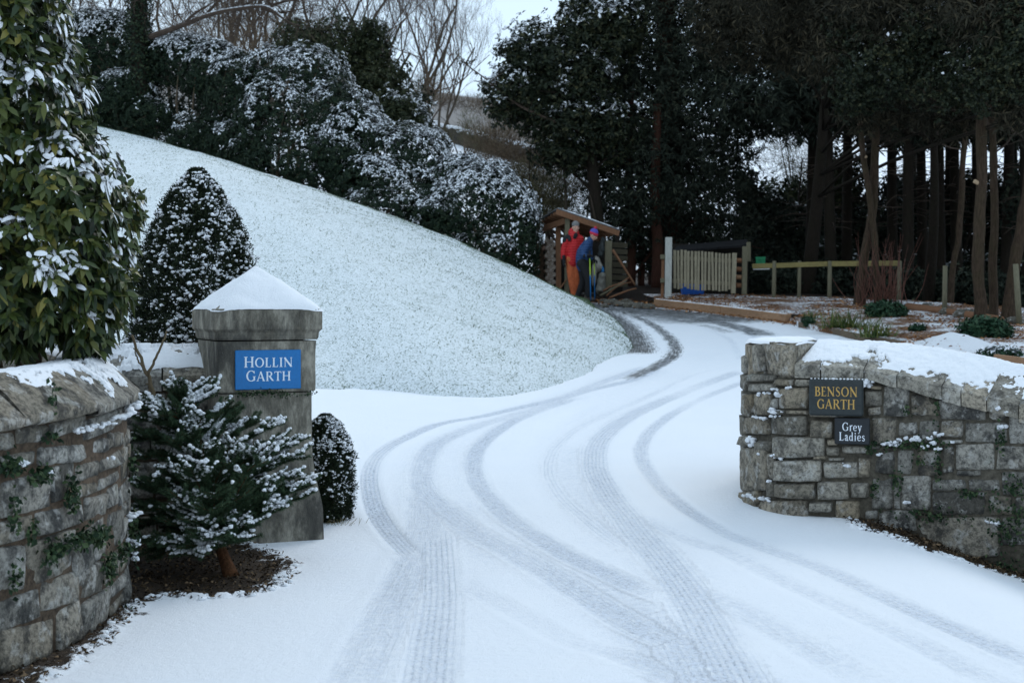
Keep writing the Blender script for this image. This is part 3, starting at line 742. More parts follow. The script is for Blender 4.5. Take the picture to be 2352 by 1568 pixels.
for i, t in enumerate(smooth_.replace('\n', '').split(';')):
    rec = [float(v) for v in t.split(',')]
    if rec[2] - rec[0] < 12: continue
    add_stone(mb, wr, px_quad(wr, rec), .015, .012, -.004, 100 + i, back=.012)
# random courses past the picture edge, down into the verge and round the far return
def fill_courses(mb, path, s0, s1, z0, z1, hs=(.09, .2), ws=(.14, .4), dep=.02, seed=500):
    z = z0; k = seed
    while True:
        h = rng.uniform(*hs); s = s0 + rng.uniform(-.1, 0)
        top = z1(s0 if s0 > s1 else (s0 + s1) / 2) if callable(z1) else z1
        if z >= top: break
        while s < s1:
            w = rng.uniform(*ws); zt = z1(s + w / 2) if callable(z1) else z1
            a, b = z, min(z + h, zt - .004)
            if b - a > .03: add_stone(mb, path, [(s, a), (s + w, a), (s + w, b), (s, b)], dep, .011, -.001, k, back=.015)
            s += w; k += 1
        z += h
sE = wr.from_px(*cx6(1722, 0))[0]; sL = wr.from_px(*cx6(160, 0))[0]
fill_courses(mb, wr, sE, wr.L[-1] - .05, -.6, lambda s: float(under(s)) - .01)
fill_courses(mb, wr, wr.from_px(*cx6(800, 0))[0], sE, -.6, -.26, seed=700)
mb.mi = 1
fill_courses(mb, wr, .02, sL - .02, 0.0, 1.16, seed=900)
core = mb.build('wall_face', [M_MORTAR2, M_STONE, M_STONE2], wallR, smooth=True)
# coping
mb = MB(); sA = wr.from_px(1829, 0)[0]; k = 0
def prof_slope(s): return [(.045, float(under(s)) + .002), (.05, float(lip(s))), (-.36, float(ridge(s))), (-.52, float(ridge(s)) - .10), (-.50, float(under(s)) + .002)]
breaks = [sA] + [wr.from_px(*cx6(x, 0))[0] for x in (576, 815, 1000, 1238, 1345, 1490, 1665)] + [wr.L[-1] - .5, wr.L[-1]]
for a, b in zip(breaks[:-1], breaks[1:]): k += 1; coping_block(mb, wr, a, b, prof_slope, k * 3.3)
z_end = 1.275
for a, b, zz in ((0.0, .55, 1.24), (.55, wr.from_px(*cx6(276, 0))[0], 1.25), (wr.from_px(*cx6(278, 0))[0], sA - .01, z_end)):
    coping_block(mb, wr, a, b, lambda s: [(-.012, float(under(s)) - .01), (-.012, zz), (-.3, zz + .012), (-.48, zz), (-.48, float(under(s)) - .01)], k); k += 1
mb.build('coping', [M_STONE], wallR, smooth=False)
# snow on the coping: a thick sheet with a ragged lower edge
def snow_sheet(name, path, s0, s1, section, parent, thick=.028, ns=260, no=26, rag=.25, seed=0, bare=.0):
    s = np.linspace(s0, s1, ns); o = np.linspace(0, 1, no); S, O = np.meshgrid(s, o, indexing='ij')
    edge0 = rag * (fbm(np.column_stack([s * 5, s * 0 + seed, s * 0]), 4) - .30); edge0 = np.clip(edge0, 0.0, .6)[:, None]
    O2 = edge0 + O * (1 - edge0)
    pts = np.array([section(si) for si in s])          # ns,K,2
    K = pts.shape[1]; kk = np.linspace(0, 1, K)
    off = np.stack([np.interp(O2[i], kk, pts[i, :, 0]) for i in range(ns)]); z = np.stack([np.interp(O2[i], kk, pts[i, :, 1]) for i in range(ns)])
    b = path.pt(S.ravel(), z.ravel(), off.ravel())
    nz_ = fbm(b * 14 + seed, 4); nb = fbm(b * 3.5 + seed, 3)
    rim = np.minimum(1, np.minimum(O * 7, (1 - O) * 9)); re = np.minimum(1, np.minimum((S - s0) * 20, (s1 - S) * 20))
    nf = fbm(b * 55 + seed, 2)
    th = thick * (np.clip(rim, 0, 1) ** .5 * np.clip(re, 0, 1) ** .5).ravel() * (.15 + 1.0 * nz_ + .7 * (nb - .3) + .45 * (nf - .4))
    th = np.where(nb + .55 * (nz_ - .5) + .25 * (nf - .5) < bare, -.015, th)
    b[:, 2] += th - .003 * (rim.ravel() < .05)
    F = [(i*no+j, i*no+j+1, (i+1)*no+j+1, (i+1)*no+j) for i in range(ns-1) for j in range(no-1)]
    return link(name, make_mesh(name, b, np.array(F), M_SNOW, smooth=True), parent)
snow_sheet('snow', wr, sA + .005, wr.L[-1], lambda s: [(.045, float(lip(s)) - .012), (-.15, float(lip(s)) * .55 + float(ridge(s)) * .45), (-.36, float(ridge(s))), (-.5, float(ridge(s)) - .08)], wallR, .020, 620, 64, .16, 3, .335)
snow_sheet('snow', wr, .15, sA, lambda s: [(-.005, z_end - .012 - .02 * (s < .75)), (-.2, z_end - .01 * (s < .9)), (-.47, z_end - .02)], wallR, .03, 160, 24, .25, 9, .27)
# snow caught on ledges
mb = MB()
for x, y, r in [(340,447,.018),(300,468,.02),(270,476,.02),(400,440,.02),(365,480,.028),(330,565,.03),(345,572,.03),(260,603,.018),(290,606,.02),(235,598,.02),(340,600,.02),(210,722,.035),(215,750,.025),(260,800,.018),(340,815,.02),(362,822,.02),(310,945,.018),(200,1030,.03),(225,1042,.025),(275,1045,.025),(300,1050,.022),
                (940,742,.03),(965,740,.03),(985,748,.02),(1018,722,.016),(1080,715,.028),(1105,717,.025),(1180,715,.02),(1195,738,.028),(1225,770,.02),(1140,760,.014),(895,800,.02),(1300,735,.012),(1560,655,.028),(1545,550,.02),(1580,570,.018),(1545,1175,.022),(1060,1060,.02),(1230,690,.025),(1490,1170,.015),(820,400,.03),(830,422,.038),(725,860,.02),(705,860,.018)]:
    s, z = wr.from_px(*cx6(x, y)); clods(mb, wr.pt(np.array(s), np.array(z), np.array(.04)), r, int(x))
mb.build('snow', M_SNOW, wallR, smooth=True)
Vl, Tl = [], []
for x, y, a, b, n in [(1010,745,.09,.02,220),(1160,740,.06,.03,170),(1225,850,.015,.07,90),(1000,940,.02,.05,130),(865,975,.02,.05,80),(1215,540,.012,.06,50),(1045,555,.02,.02,40),(1400,1010,.05,.02,110),(1190,1125,.14,.03,260),(1110,830,.03,.02,50),(790,1195,.05,.02,110),(1560,690,.015,.07,90),(1600,1200,.06,.08,280),(1640,970,.05,.06,180),(1520,1070,.03,.06,90),(840,770,.02,.03,70),(1600,1400,.06,.05,140),(1670,1130,.05,.05,130)]:
    s, z = wr.from_px(*cx6(x, y)); p, nn = wr.at(np.array(s)); ivy_patch(Vl, Tl, wr.pt(np.array(s), np.array(z), np.array(.006)), (a * .9, b * .8), int(n * .5), np.array([nn[0], nn[1], 0]), .028)
Vv = np.vstack(Vl); tag(link('wall_moss', make_mesh('wall_moss', Vv, np.arange(len(Vv)).reshape(-1, 4), M_MOSS, attrs=dict(tint=np.concatenate(Tl)))), 'green moss and small plants in the joints of the right wall', 'moss', kind='stuff')

# ---- curved wall in the left foreground
WL = [(-3.3, 4.1), (-2.62, 4.9), (-2.30, 5.4), (-2.12, 5.9), (-2.005, 6.35), (-1.965, 6.85), (-2.02, 7.45), (-2.2, 7.95), (-2.5, 8.3), (-2.95, 8.55)]
wl = WallPath(WL, 1)
mid = len(wl.q) // 2
if wl.nrm[mid, 0] < 0: wl.nrm = -wl.nrm
wallL = thing('stone_wall', 'curved mossy stone wall under the laurel, its rounded coping half covered in snow', 'wall', (-2.3, 6.6, 0))
clip_z = lambda s: np.interp(s, [0, wl.L[-1]], [1.0, 1.09])
mb = MB(); mb.mi = 0
wall_core(mb, wl, 0, wl.L[-1], lambda s: -.3 + 0 * s, clip_z, .5, 160)
mb.mi = 1
z = -.12; k = 2000; hs = [.13, .18, .15, .20, .12, .17, .10, .12, .12]
for h in hs:
    s = rng.uniform(-.2, 0)
    while s < wl.L[-1]:
        w = rng.uniform(.20, .46); zt = min(z + h, float(clip_z(s)) - .005)
        if rng.random() < .24 and h > .13:
            zm = z + h * rng.uniform(.4, .6)
            add_stone(mb, wl, [(s, z), (s+w, z), (s+w, zm), (s, zm)], .011, .013, -.001, k, back=.012); add_stone(mb, wl, [(s, zm), (s+w, zm), (s+w, zt), (s, zt)], .011, .013, -.001, k + 5000, back=.012)
        elif zt - z > .03:
            j = rng.normal(0, .014, 4); add_stone(mb, wl, [(s, z+j[0]), (s+w, z+j[1]), (s+w, zt+j[1]), (s, zt+j[0])], .012, .013, .001, k, back=.014)
        s += w; k += 1
    z += h
mb.build('wall_face', [M_MORTAR, M_STONE2], wallL, smooth=True)
mb = MB()
def prof_l(s):
    zb = float(clip_z(s)); return [(.03, zb - .012), (.06, zb + .0), (.062, zb + .035), (-.04, zb + .125), (-.16, zb + .205), (-.36, zb + .20), (-.52, zb + .02)]
b_ = [0.0, .5, 1.05, wl.from_px(30, 0)[0], wl.from_px(30, 0)[0] + .62, wl.from_px(30, 0)[0] + 1.2, wl.from_px(30, 0)[0] + 1.75, wl.L[-1]]
for i, (a, b) in enumerate(zip(b_[:-1], b_[1:])): coping_block(mb, wl, a, b, prof_l, 50 + i * 4.1, 10)
mb.build('coping', [M_STONE2], wallL, smooth=True)
sC = wl.from_px(30, 0)[0]
def sec_l(s):
    zb = float(clip_z(s)); a = sstep(sC + .1, sC + 1.1, s)
    pr = [(.062, zb + .04), (-.04, zb + .13), (-.16, zb + .21), (-.36, zb + .202)]
    return pr
snow_sheet('snow', wl, sC + .12, wl.L[-1] - .05, sec_l, wallL, .012, 420, 60, 1.15, 5, .42)
mb = MB()
for x, y, r in [(160,990,.018),(180,985,.02),(200,978,.022),(225,972,.02),(262,955,.028),(275,945,.03),(285,935,.03),(295,925,.03),(300,905,.025),(30,1060,.02),(95,1082,.014),(235,1050,.014),(292,1185,.03),(305,1240,.025),(295,1250,.02),(300,1270,.016),(310,1285,.02),(245,960,.022)]:
    s, z = wl.from_px(min(x, 290), y); clods(mb, wl.pt(np.array(s), np.array(z), np.array(.04)), r, x)
mb.build('snow', M_SNOW, wallL, smooth=True)
Vl, Tl = [], []
for x, y, a, b, n in [(10,1065,.05,.03,260),(75,1085,.05,.025,220),(145,1130,.03,.06,300),(175,1230,.10,.03,480),(105,1260,.06,.04,300),(215,1225,.06,.025,260),(235,1295,.05,.05,340),(265,1265,.04,.03,200),(290,1225,.03,.09,420),(270,1415,.03,.05,200),(100,1000,.03,.02,70),(60,1215,.02,.05,90),(288,1060,.02,.08,160),(15,1170,.02,.06,120),(100,900,.01,.05,60),(15,1320,.02,.05,90)]:
    s, z = wl.from_px(min(x, 291), y); p, nn = wl.at(np.array(s)); ivy_patch(Vl, Tl, wl.pt(np.array(s), np.array(z), np.array(.012)), (a * .8, b * .7), int(n * .42), np.array([nn[0], nn[1], 0]), .034)
Vv = np.vstack(Vl); tag(link('wall_ivy', make_mesh('wall_ivy', Vv, np.arange(len(Vv)).reshape(-1, 4), M_MOSS, attrs=dict(tint=np.concatenate(Tl)))), 'dark ivy sprigs rooted in the joints of the curved left wall', 'ivy', kind='stuff')

# ---- low wall joining the gate pillar
wm = WallPath([(-3.1, 9.05), (-2.6, 9.22), (-2.2, 9.3), (-1.92, 9.36)], 1)
if wm.nrm[200, 1] > 0: wm.nrm = -wm.nrm
wallM = thing('stone_wall', 'short low wall with snow covered coping running into the left side of the tall gate pillar', 'wall', (-2.4, 9.3, 0))
mb = MB(); wall_core(mb, wm, 0, wm.L[-1], -.2, .985, .42, 30); mb.mi = 1
fill_courses(mb, wm, 0, wm.L[-1], 0.0, .975, seed=3000)
mb.build('wall_face', [M_MORTAR, M_STONE2], wallM, smooth=True)
mb = MB()
pm = lambda s: [(.035, .99), (.045, 1.09), (-.18, 1.27), (-.3, 1.27), (-.45, .99)]
for i, (a, b) in enumerate(zip([0, .45, .85], [.45, .85, wm.L[-1]])): coping_block(mb, wm, a, b, pm, 80 + i)
mb.build('coping', [M_STONE2], wallM)
snow_sheet('snow', wm, .02, wm.L[-1] - .03, lambda s: [(.05, 1.09), (-.18, 1.285), (-.33, 1.27)], wallM, .014, 220, 50, .3, 12, .40)
# ------------------------------------------------------------------ gate pillar
TH = R(24); PC = np.array([-1.687, 9.374]); PX = np.array([math.cos(TH), math.sin(TH), 0]); PY = np.array([-math.sin(TH), math.cos(TH), 0]); PZ = np.array([0, 0, 1.0])
def pw(a, b, z): return np.array([PC[0], PC[1], 0]) + a * PX + b * PY + np.array([0, 0, z])
pillar = thing('gate_pillar', 'tall weathered stone gate pillar with flared foot and a snow covered pyramid cap', 'gate pillar', (PC[0], PC[1], 0))
m = NT('weathered_render')
v1 = m.co((1, 1, .35)); f = m.noise(9, 6, .75, v1); g = m.noise(70, 5, .75); k = m.noise(3.2, 5, .7, m.co((1, 1, .5)))
col = m.ramp(f, (.36, (.075, .069, .056)), (.50, (.175, .162, .132)), (.64, (.36, .335, .275)))
col = m.mix(m.ramp(k, (.50, 0), (.62, .75)), col, (.045, .044, .041))
col = m.mix(m.ramp(m.noise(6, 4, .6), (.60, 0), (.75, .4)), col, (.19, .15, .095))
col = m.mix(m.ramp(g, (.62, 0), (.72, .45)), col, (.35, .34, .32)); col = m.mix(m.ramp(g, (.28, .5), (.38, 0)), col, (.02, .02, .02))
M_REND = m.out(col, .9, m.bump(m.math('ADD', m.math('MULTIPLY', g, .5), f), .8, .012), .15)
def ring_stack(mb, prof, nside=14, ch=.02, noise=.004, hw_y=1.0):
    """prof: (z, half width); square rings with slightly worn corners"""
    pts = []
    for e in range(4):
        for t in np.linspace(-1, 1, nside, endpoint=False):
            a, b = [(t, -1), (1, t), (-t, 1), (-1, -t)][e]; pts.append((a, b))
    pts = np.array(pts); V = []
    for z, h in prof:
        q = pts * h; r = np.abs(pts).min(1); k_ = np.clip((r - (1 - ch / h)) / (ch / h), 0, 1) ** 2; q = q - np.sign(pts) * (k_ * ch * .45)[:, None]
        V.append(np.column_stack([q, np.full(len(q), z)]))
    V = np.vstack(V); W = np.array([PC[0], PC[1], 0]) + V[:, :1] * PX + V[:, 1:2] * PY + V[:, 2:3] * PZ
    n = len(pts); dn = (fbm(W * 6, 3) - .5) * 2 * noise + (fbm(W * 25, 2) - .5) * noise
    rad = unit(np.column_stack([V[:, :2] @ np.array([PX[:2], PY[:2]]), np.zeros(len(V))])); W = W + rad * dn[:, None]
    F = [(i*n+k, i*n+(k+1) % n, (i+1)*n+(k+1) % n, (i+1)*n+k) for i in range(len(prof)-1) for k in range(n)]
    F += [tuple(range(n))[::-1], tuple(range((len(prof)-1)*n, len(prof)*n))]
    mb.add(W, F)
def dense(keys, step=.025):
    out = []
    for (z0, h0), (z1, h1) in zip(keys[:-1], keys[1:]):
        n = max(1, int(abs(z1 - z0) / step)); out += [(z0 + (z1-z0)*i/n, h0 + (h1-h0)*i/n) for i in range(n)]
    return out + [keys[-1]]
mb = MB(); ring_stack(mb, dense([(-.25, .367), (.0, .366), (.24, .362), (.28, .355), (.34, .343), (.44, .322), (.56, .309), (.66, .304), (.985, .302)]))
mb.build('foot', M_REND, pillar, smooth=False)
mb = MB(); ring_stack(mb, dense([(.992, .312), (1.0, .322), (1.25, .323), (1.318, .326)]))
mb.build('shaft', M_REND, pillar)
mb = MB(); ring_stack(mb, dense([(1.327, .330), (1.34, .338), (1.375, .340), (1.395, .358), (1.515, .359)], .02) + [(1.525, .352)])
ring_stack(mb, dense([(1.526, .34), (1.765, .02)], .03), 6, .01, .002)
mb.build('cap', M_REND, pillar)
# snow pyramid
n = 44; u = np.linspace(-1, 1, n); A, B = np.meshgrid(u, u); rr = np.maximum(np.abs(A), np.abs(B)); soft = (np.abs(A) ** 6 + np.abs(B) ** 6) ** (1/6)
zz = 1.522 + .285 * (1 - soft.clip(0, 1.05)) ** 1.0 + .012
pp = np.array([PC[0], PC[1], 0]) + (A * .362).reshape(-1, 1) * PX + (B * .362).reshape(-1, 1) * PY + zz.reshape(-1, 1) * PZ
pp[:, 2] += (.014 * (fbm(pp * 18, 3) - .4) + .034 * (fbm(pp * 5, 2) - .5)) * np.clip((.99 - rr.ravel()) * 12, 0, 1) - .012 * (rr.ravel() > .97) + .004 * (fbm(pp * 60, 2) - .5)
F = np.array([(j*n+i, j*n+i+1, (j+1)*n+i+1, (j+1)*n+i) for j in range(n-1) for i in range(n-1)])
link('snow', make_mesh('snow', pp, F, M_SNOW, smooth=True), pillar)
Vl, Tl = [], []
for a in np.linspace(-.30, .29, 16):
    if rng.random() < .8: ivy_patch(Vl, Tl, pw(a, -.312, .985 + rng.normal(0, .006)), (.02, .010), int(rng.integers(12, 34)), -PY, .017)
for a in np.linspace(-.3, .1, 5): ivy_patch(Vl, Tl, pw(-.315, a, .985), (.03, .012), 20, -PX, .018)
Vv = np.vstack(Vl); link('moss', make_mesh('moss', Vv, np.arange(len(Vv)).reshape(-1, 4), M_MOSS, attrs=dict(tint=np.concatenate(Tl))), pillar)

# ------------------------------------------------------------------ lettering: serif letters made of strokes
T_, t_h, sf = .17, .065, .05
def arc(cx, cy, rx, ry, a0, a1, n=18, thick=T_, thin=t_h):
    a = np.radians(np.linspace(a0, a1, n)); p = np.stack([cx + rx * np.cos(a), cy + ry * np.sin(a)], 1); w = thin + (thick - thin) * np.abs(np.cos(a)) ** 1.5
    return (p, w)
def stem_(x, y0=0, y1=1, w=T_, s=.11): 
    o = [([(x, y0), (x, y1)], w)]
    if s: o += [([(x - w/2 - s*.75, y0 + sf/2), (x + w/2 + s*.75, y0 + sf/2)], sf), ([(x - w/2 - s*.75, y1 - sf/2), (x + w/2 + s*.75, y1 - sf/2)], sf)]
    return o
GL = {
 'H': (.95, stem_(.17) + stem_(.78) + [([(.2, .52), (.75, .52)], t_h)]),
 'I': (.40, stem_(.2)),
 'L': (.68, stem_(.18) + [([(.2, .035), (.62, .035)], t_h), ([(.60, .0), (.62, .24)], .05)]),
 'N': (.98, stem_(.16, w=.07) + stem_(.82, w=.07) + [([(.10, .97), (.82, .04)], T_ * 1.05)]),
 'O': (1.0, [arc(.5, .5, .40, .475, 0, 360, 36)]),
 'G': (.95, [arc(.5, .5, .40, .475, 42, 328, 30), ([(.80, .06), (.80, .44)], T_ * .9), ([(.64, .44), (.94, .44)], sf), ([(.79, .70), (.82, .96)], .05)]),
 'A': (.92, [([(.10, .02), (.46, 1.0)], .075), ([(.44, 1.02), (.80, .02)], T_), ([(.22, .34), (.68, .34)], t_h), ([(0, sf/2), (.24, sf/2)], sf), ([(.64, sf/2), (.94, sf/2)], sf)]),
 'R': (.88, stem_(.19) + [arc(.42, .745, .24, .225, -90, 90, 14), ([(.2, .97), (.43, .97)], t_h), ([(.2, .52), (.43, .52)], t_h), ([(.42, .52), (.80, .03)], T_), ([(.70, sf/2), (.94, sf/2)], sf)]),
 'T': (.80, [([(.40, 0), (.40, .97)], T_), ([(.22, sf/2), (.58, sf/2)], sf), ([(.03, .965), (.77, .965)], .07), ([(.045, .99), (.03, .78)], .05), ([(.755, .99), (.77, .78)], .05)]),
 'B': (.74, stem_(.19) + [arc(.36, .755, .22, .21, -90, 90, 14), arc(.38, .275, .27, .24, -90, 90, 14), ([(.2, .965), (.37, .965)], t_h), ([(.2, .53), (.38, .53)], t_h), ([(.2, .035), (.39, .035)], t_h)]),
 'E': (.68, stem_(.18) + [([(.2, .965), (.60, .965)], t_h), ([(.2, .52), (.53, .52)], t_h), ([(.2, .035), (.63, .035)], t_h), ([(.585, .99), (.6, .78)], .045), ([(.61, .0), (.64, .22)], .045)]),
 'S': (.64, [(spline([(.54, .80), (.46, .93), (.30, .965), (.15, .88), (.13, .73), (.24, .59), (.40, .48), (.52, .34), (.51, .15), (.36, .035), (.20, .05), (.10, .20)], 30), np.interp(np.linspace(0, 1, 30), [0, .2, .5, .8, 1], [.05, .07, T_ * 1.05, .07, .05]))]),
 'r': (.50, stem_(.19, 0, .66, .15, .07) + [(spline([(.22, .45), (.30, .60), (.40, .66), (.47, .62)], 10), np.linspace(.06, .14, 10))]),
 'e': (.58, [arc(.30, .335, .22, .305, 8, 320, 26, .14, .06), ([(.12, .36), (.50, .36)], .055)]),
 'y': (.64, [([(.11, .66), (.33, .02)], .14), ([(.55, .66), (.30, -.10), (.20, -.26), (.07, -.24)], .075), ([(.0, .64), (.24, .64)], sf), ([(.42, .64), (.64, .64)], sf)]),
 'a': (.58, [(spline([(.12, .50), (.20, .62), (.33, .63), (.41, .54), (.41, .10), (.50, .03), (.57, .08)], 22), np.full(22, .12)), (spline([(.41, .40), (.24, .34), (.13, .24), (.13, .10), (.24, .03), (.36, .09), (.42, .16)], 20), np.full(20, .10))]),
 'd': (.66, [arc(.29, .32, .20, .285, 30, 330, 24, .14, .06), ([(.49, 0), (.49, 1.02)], .14), ([(.36, 1.0), (.52, 1.0)], sf), ([(.45, .025), (.64, .025)], sf)]),
 'i': (.36, stem_(.18, 0, .66, .14, .06) + [([(.18, .82), (.18, .97)], .15)]),
 's': (.48, [(spline([(.40, .52), (.32, .62), (.20, .62), (.11, .52), (.15, .41), (.28, .33), (.39, .22), (.36, .08), (.24, .03), (.12, .06), (.07, .16)], 24), np.interp(np.linspace(0, 1, 24), [0, .5, 1], [.06, .13, .06]))]),
}
def letters(rows_, O, ex, ey, en, thick=.002):
    """rows_: (text, centre y, cap height, wanted width, heights per letter or None)"""
    mb = MB(); k = 0
    for text, cy, caps, width, scl in rows_:
        adv = [GL[c][0] * (scl[i] if scl else 1) for i, c in enumerate(text)]; gap = .09
        total = (sum(adv) + gap * (len(text) - 1)) * caps; sxx = width / total; x = -width / 2
        for i, c in enumerate(text):
            s_ = caps * (scl[i] if scl else 1)
            for p, w in GL[c][1]:
                p = np.asarray(p, float); w = np.broadcast_to(np.asarray(w, float), (len(p),)); d = unit(np.gradient(p, axis=0)); nn = np.stack([-d[:, 1], d[:, 0]], 1)
                a = p + nn * w[:, None] / 2; b = p - nn * w[:, None] / 2; zoff = thick + (k % 7) * .00012; k += 1
                def W(q, z): return O + (x + q[:, :1] * s_ * sxx) * ex + (cy - caps / 2 + q[:, 1:2] * s_) * ey + z * en
                top = np.vstack([W(a, zoff), W(b, zoff)]); m_ = len(p); F = [(i_, i_+1, m_+i_+1, m_+i_) for i_ in range(m_-1)]
                bot = np.vstack([W(a, .0002), W(b, .0002)]); q = 2 * m_
                F += [(i_, q+i_, q+i_+1, i_+1) for i_ in range(m_-1)] + [(m_+i_, m_+i_+1, q+m_+i_+1, q+m_+i_) for i_ in range(m_-1)]
                mb.add(np.vstack([top, bot]), F)
            x += (adv[i] + gap) * caps * sxx
    return mb
def paint(name, c, rough=.45): return mat_plain(name, c, .10, 60, rough, .03, .4)
def plate(name, label, O, ex, ey, en, w, h, d, mface, rows_, mtext, bev=.004):
    t = thing(name, label, 'name plate', O)
    mb = MB(); mb.box(O - en * d / 2, (w, h, d), np.array([ex, ey, en]), bev); mb.build('plate', mface, t)
    letters(rows_, O, ex, ey, en).build('lettering', mtext, t); return t
# blue plate: its spot on the front face of the shaft
def on_face(px, py, half):
    d = np.array([(px - CX) / FPX, 1, -(py - HY) / FPX]); o = np.array([0, 0, CAM_H]); q = pw(0, -half, 0); t = ((q - o) @ PY) / (d @ PY); return o + d * t
c1, c2 = on_face(541, 848, .330), on_face(692, 848, .330); zc = on_face(616, 848.5, .330)
plate('name_plate', 'bright blue house name plate reading HOLLIN GARTH in white on the gate pillar', zc - PY * .006, PX, PZ, -PY, float(np.linalg.norm(c2 - c1)), .25, .012,
      paint('blue_enamel', (.004, .15, .42)), [('HOLLIN', .046, .060, .315, [1.13, 1, 1, 1, 1, 1]), ('GARTH', -.042, .060, .288, [1.13, 1, 1, 1, 1])], paint('white_lettering', (.72, .80, .88)))
# slate plates on the right wall
def on_wall(px, py, off):
    s, z = wr.from_px(px, py); return s, z
sa, za = on_wall(1858, 0, 0)[0], 0; sb = on_wall(1983, 0, 0)[0]
pa = wr.pt(np.array(sa), np.array(0.), np.array(.0)); pb = wr.pt(np.array(sb), np.array(0.), np.array(.0))
ex = unit(np.array([pb[0] - pa[0], pb[1] - pa[1], 0])); en = np.array([ex[1], -ex[0], 0]); en = en if en[1] < 0 else -en
m = NT('dark_slate'); f = m.noise(25, 5, .7, m.co((1, 1, 2))); M_SLATE = m.out(m.ramp(f, (.3, (.016, .021, .022)), (.7, (.030, .038, .039))), .5, m.bump(f, .15, .004), .35)
M_SLATE2 = mat_plain('black_slate', (.018, .021, .025), .2, 30, .45, .1)
M_GOLD = paint('gold_lettering', (.50, .30, .075)); M_WHITE = paint('white_paint', (.72, .76, .82))
yb = 10.0 * .985
def wall_spot(px, py, proud):
    s, z = wr.from_px(px, py); p = wr.pt(np.array(s), np.array(z), np.array(proud)); k = p[1] / 1.0
    return np.array([(px - CX) * p[1] / FPX, p[1], CAM_H - (py - HY) * p[1] / FPX])
O = wall_spot(1920, 913, .105)
tp = plate('name_plate', 'dark slate house name plate with gold letters BENSON GARTH on the right wall', O, ex, PZ, en, .372, .255, .03, M_SLATE,
      [('BENSON', .042, .066, .292, None), ('GARTH', -.045, .066, .258, None)], M_GOLD, .012)
O2 = wall_spot(1957, 990, .085)
plate('name_plate', 'smaller black name plate with white letters Grey Ladies below the gold lettered one', O2, ex, PZ, en, .240, .185, .022, M_SLATE2,
      [('Grey', .031, .058, .134, None), ('Ladies', -.037, .058, .176, None)], M_WHITE, .006)
mb = MB()
for a in np.linspace(-.17, .18, 15): lumps(mb, [O + ex * a + PZ * .130 - en * .014], rng.uniform(.006, .013), .6, int(a * 100 + 50), 8, 6)
mb.build('snow', M_SNOW, tp, smooth=True)
# ------------------------------------------------------------------ foliage generators
def blob_points(blobs, n, lump=.22, freq=2.4, fill=.45, seed=0, hide=.72):
    c = np.array([b[0] for b in blobs], float); r = np.array([b[1] for b in blobs], float)
    w = (r[:, 0] * r[:, 2] + r[:, 1] * r[:, 2] + r[:, 0] * r[:, 1]); w = w / w.sum()
    k = rng.choice(len(blobs), n, p=w); d = unit(rng.normal(size=(n, 3)))
    rad = 1 + lump * 2 * (fbm(d * freq + k[:, None] * 7.7 + seed, 3) - .5)
    dep = 1 - fill * rng.random(n) ** 1.8
    p = c[k] + r[k] * d * (rad * dep)[:, None]; nn = unit(d / r[k])
    keep = np.ones(n, bool)
    for j in range(len(blobs)):
        q = np.linalg.norm((p - c[j]) / r[j], axis=1); keep &= ~((q < hide) & (k != j))
    return p[keep], nn[keep], dep[keep]
def px_blob(px, py, rx, ry, Y, depth=None):
    s = Y / FPX; return (P(px, py, Y), (rx * s, depth if depth else max(.25, .8 * (rx + ry) / 2 * s), ry * s))
def rosette(p, n, k, L, W, droop=.25, out=.45, jit=.3, bend=.2, fold=.08, flip=.2):
    m_ = len(p); idx = np.repeat(np.arange(m_), k); nn = n[idx]
    ref = np.tile([0.31, .2, .93], (m_, 1)); t1 = unit(np.cross(n, ref)); t2 = np.cross(n, t1)
    a = (np.tile(np.arange(k), m_) * 6.283 / k) + np.repeat(rng.random(m_) * 6.283, k) + rng.normal(0, jit, m_ * k)
    d = np.cos(a)[:, None] * t1[idx] + np.sin(a)[:, None] * t2[idx] + nn * out + np.array([0, 0, -droop]) + rng.normal(0, jit * .4, (m_ * k, 3))
    d = unit(d); up = unit(nn + np.array([0, 0, .6]) + rng.normal(0, flip, (m_ * k, 3))); nr = unit(up - d * (up * d).sum(1, keepdims=True))
    LL = L * rng.uniform(.65, 1.15, m_ * k); WW = W * rng.uniform(.75, 1.15, m_ * k)
    return p[idx] + rng.normal(0, L * .12, (m_ * k, 3)), d, nr, LL, WW, idx
def leaves_obj(name, p, d, nr, L, W, mat, parent, tint, bend=.12, fold=.05):
    V, F = leaf_quads(p, d, nr, L, W, bend, fold)
    return link(name, make_mesh(name, V, F, mat, attrs=dict(tint=np.repeat(tint, 4))), parent)

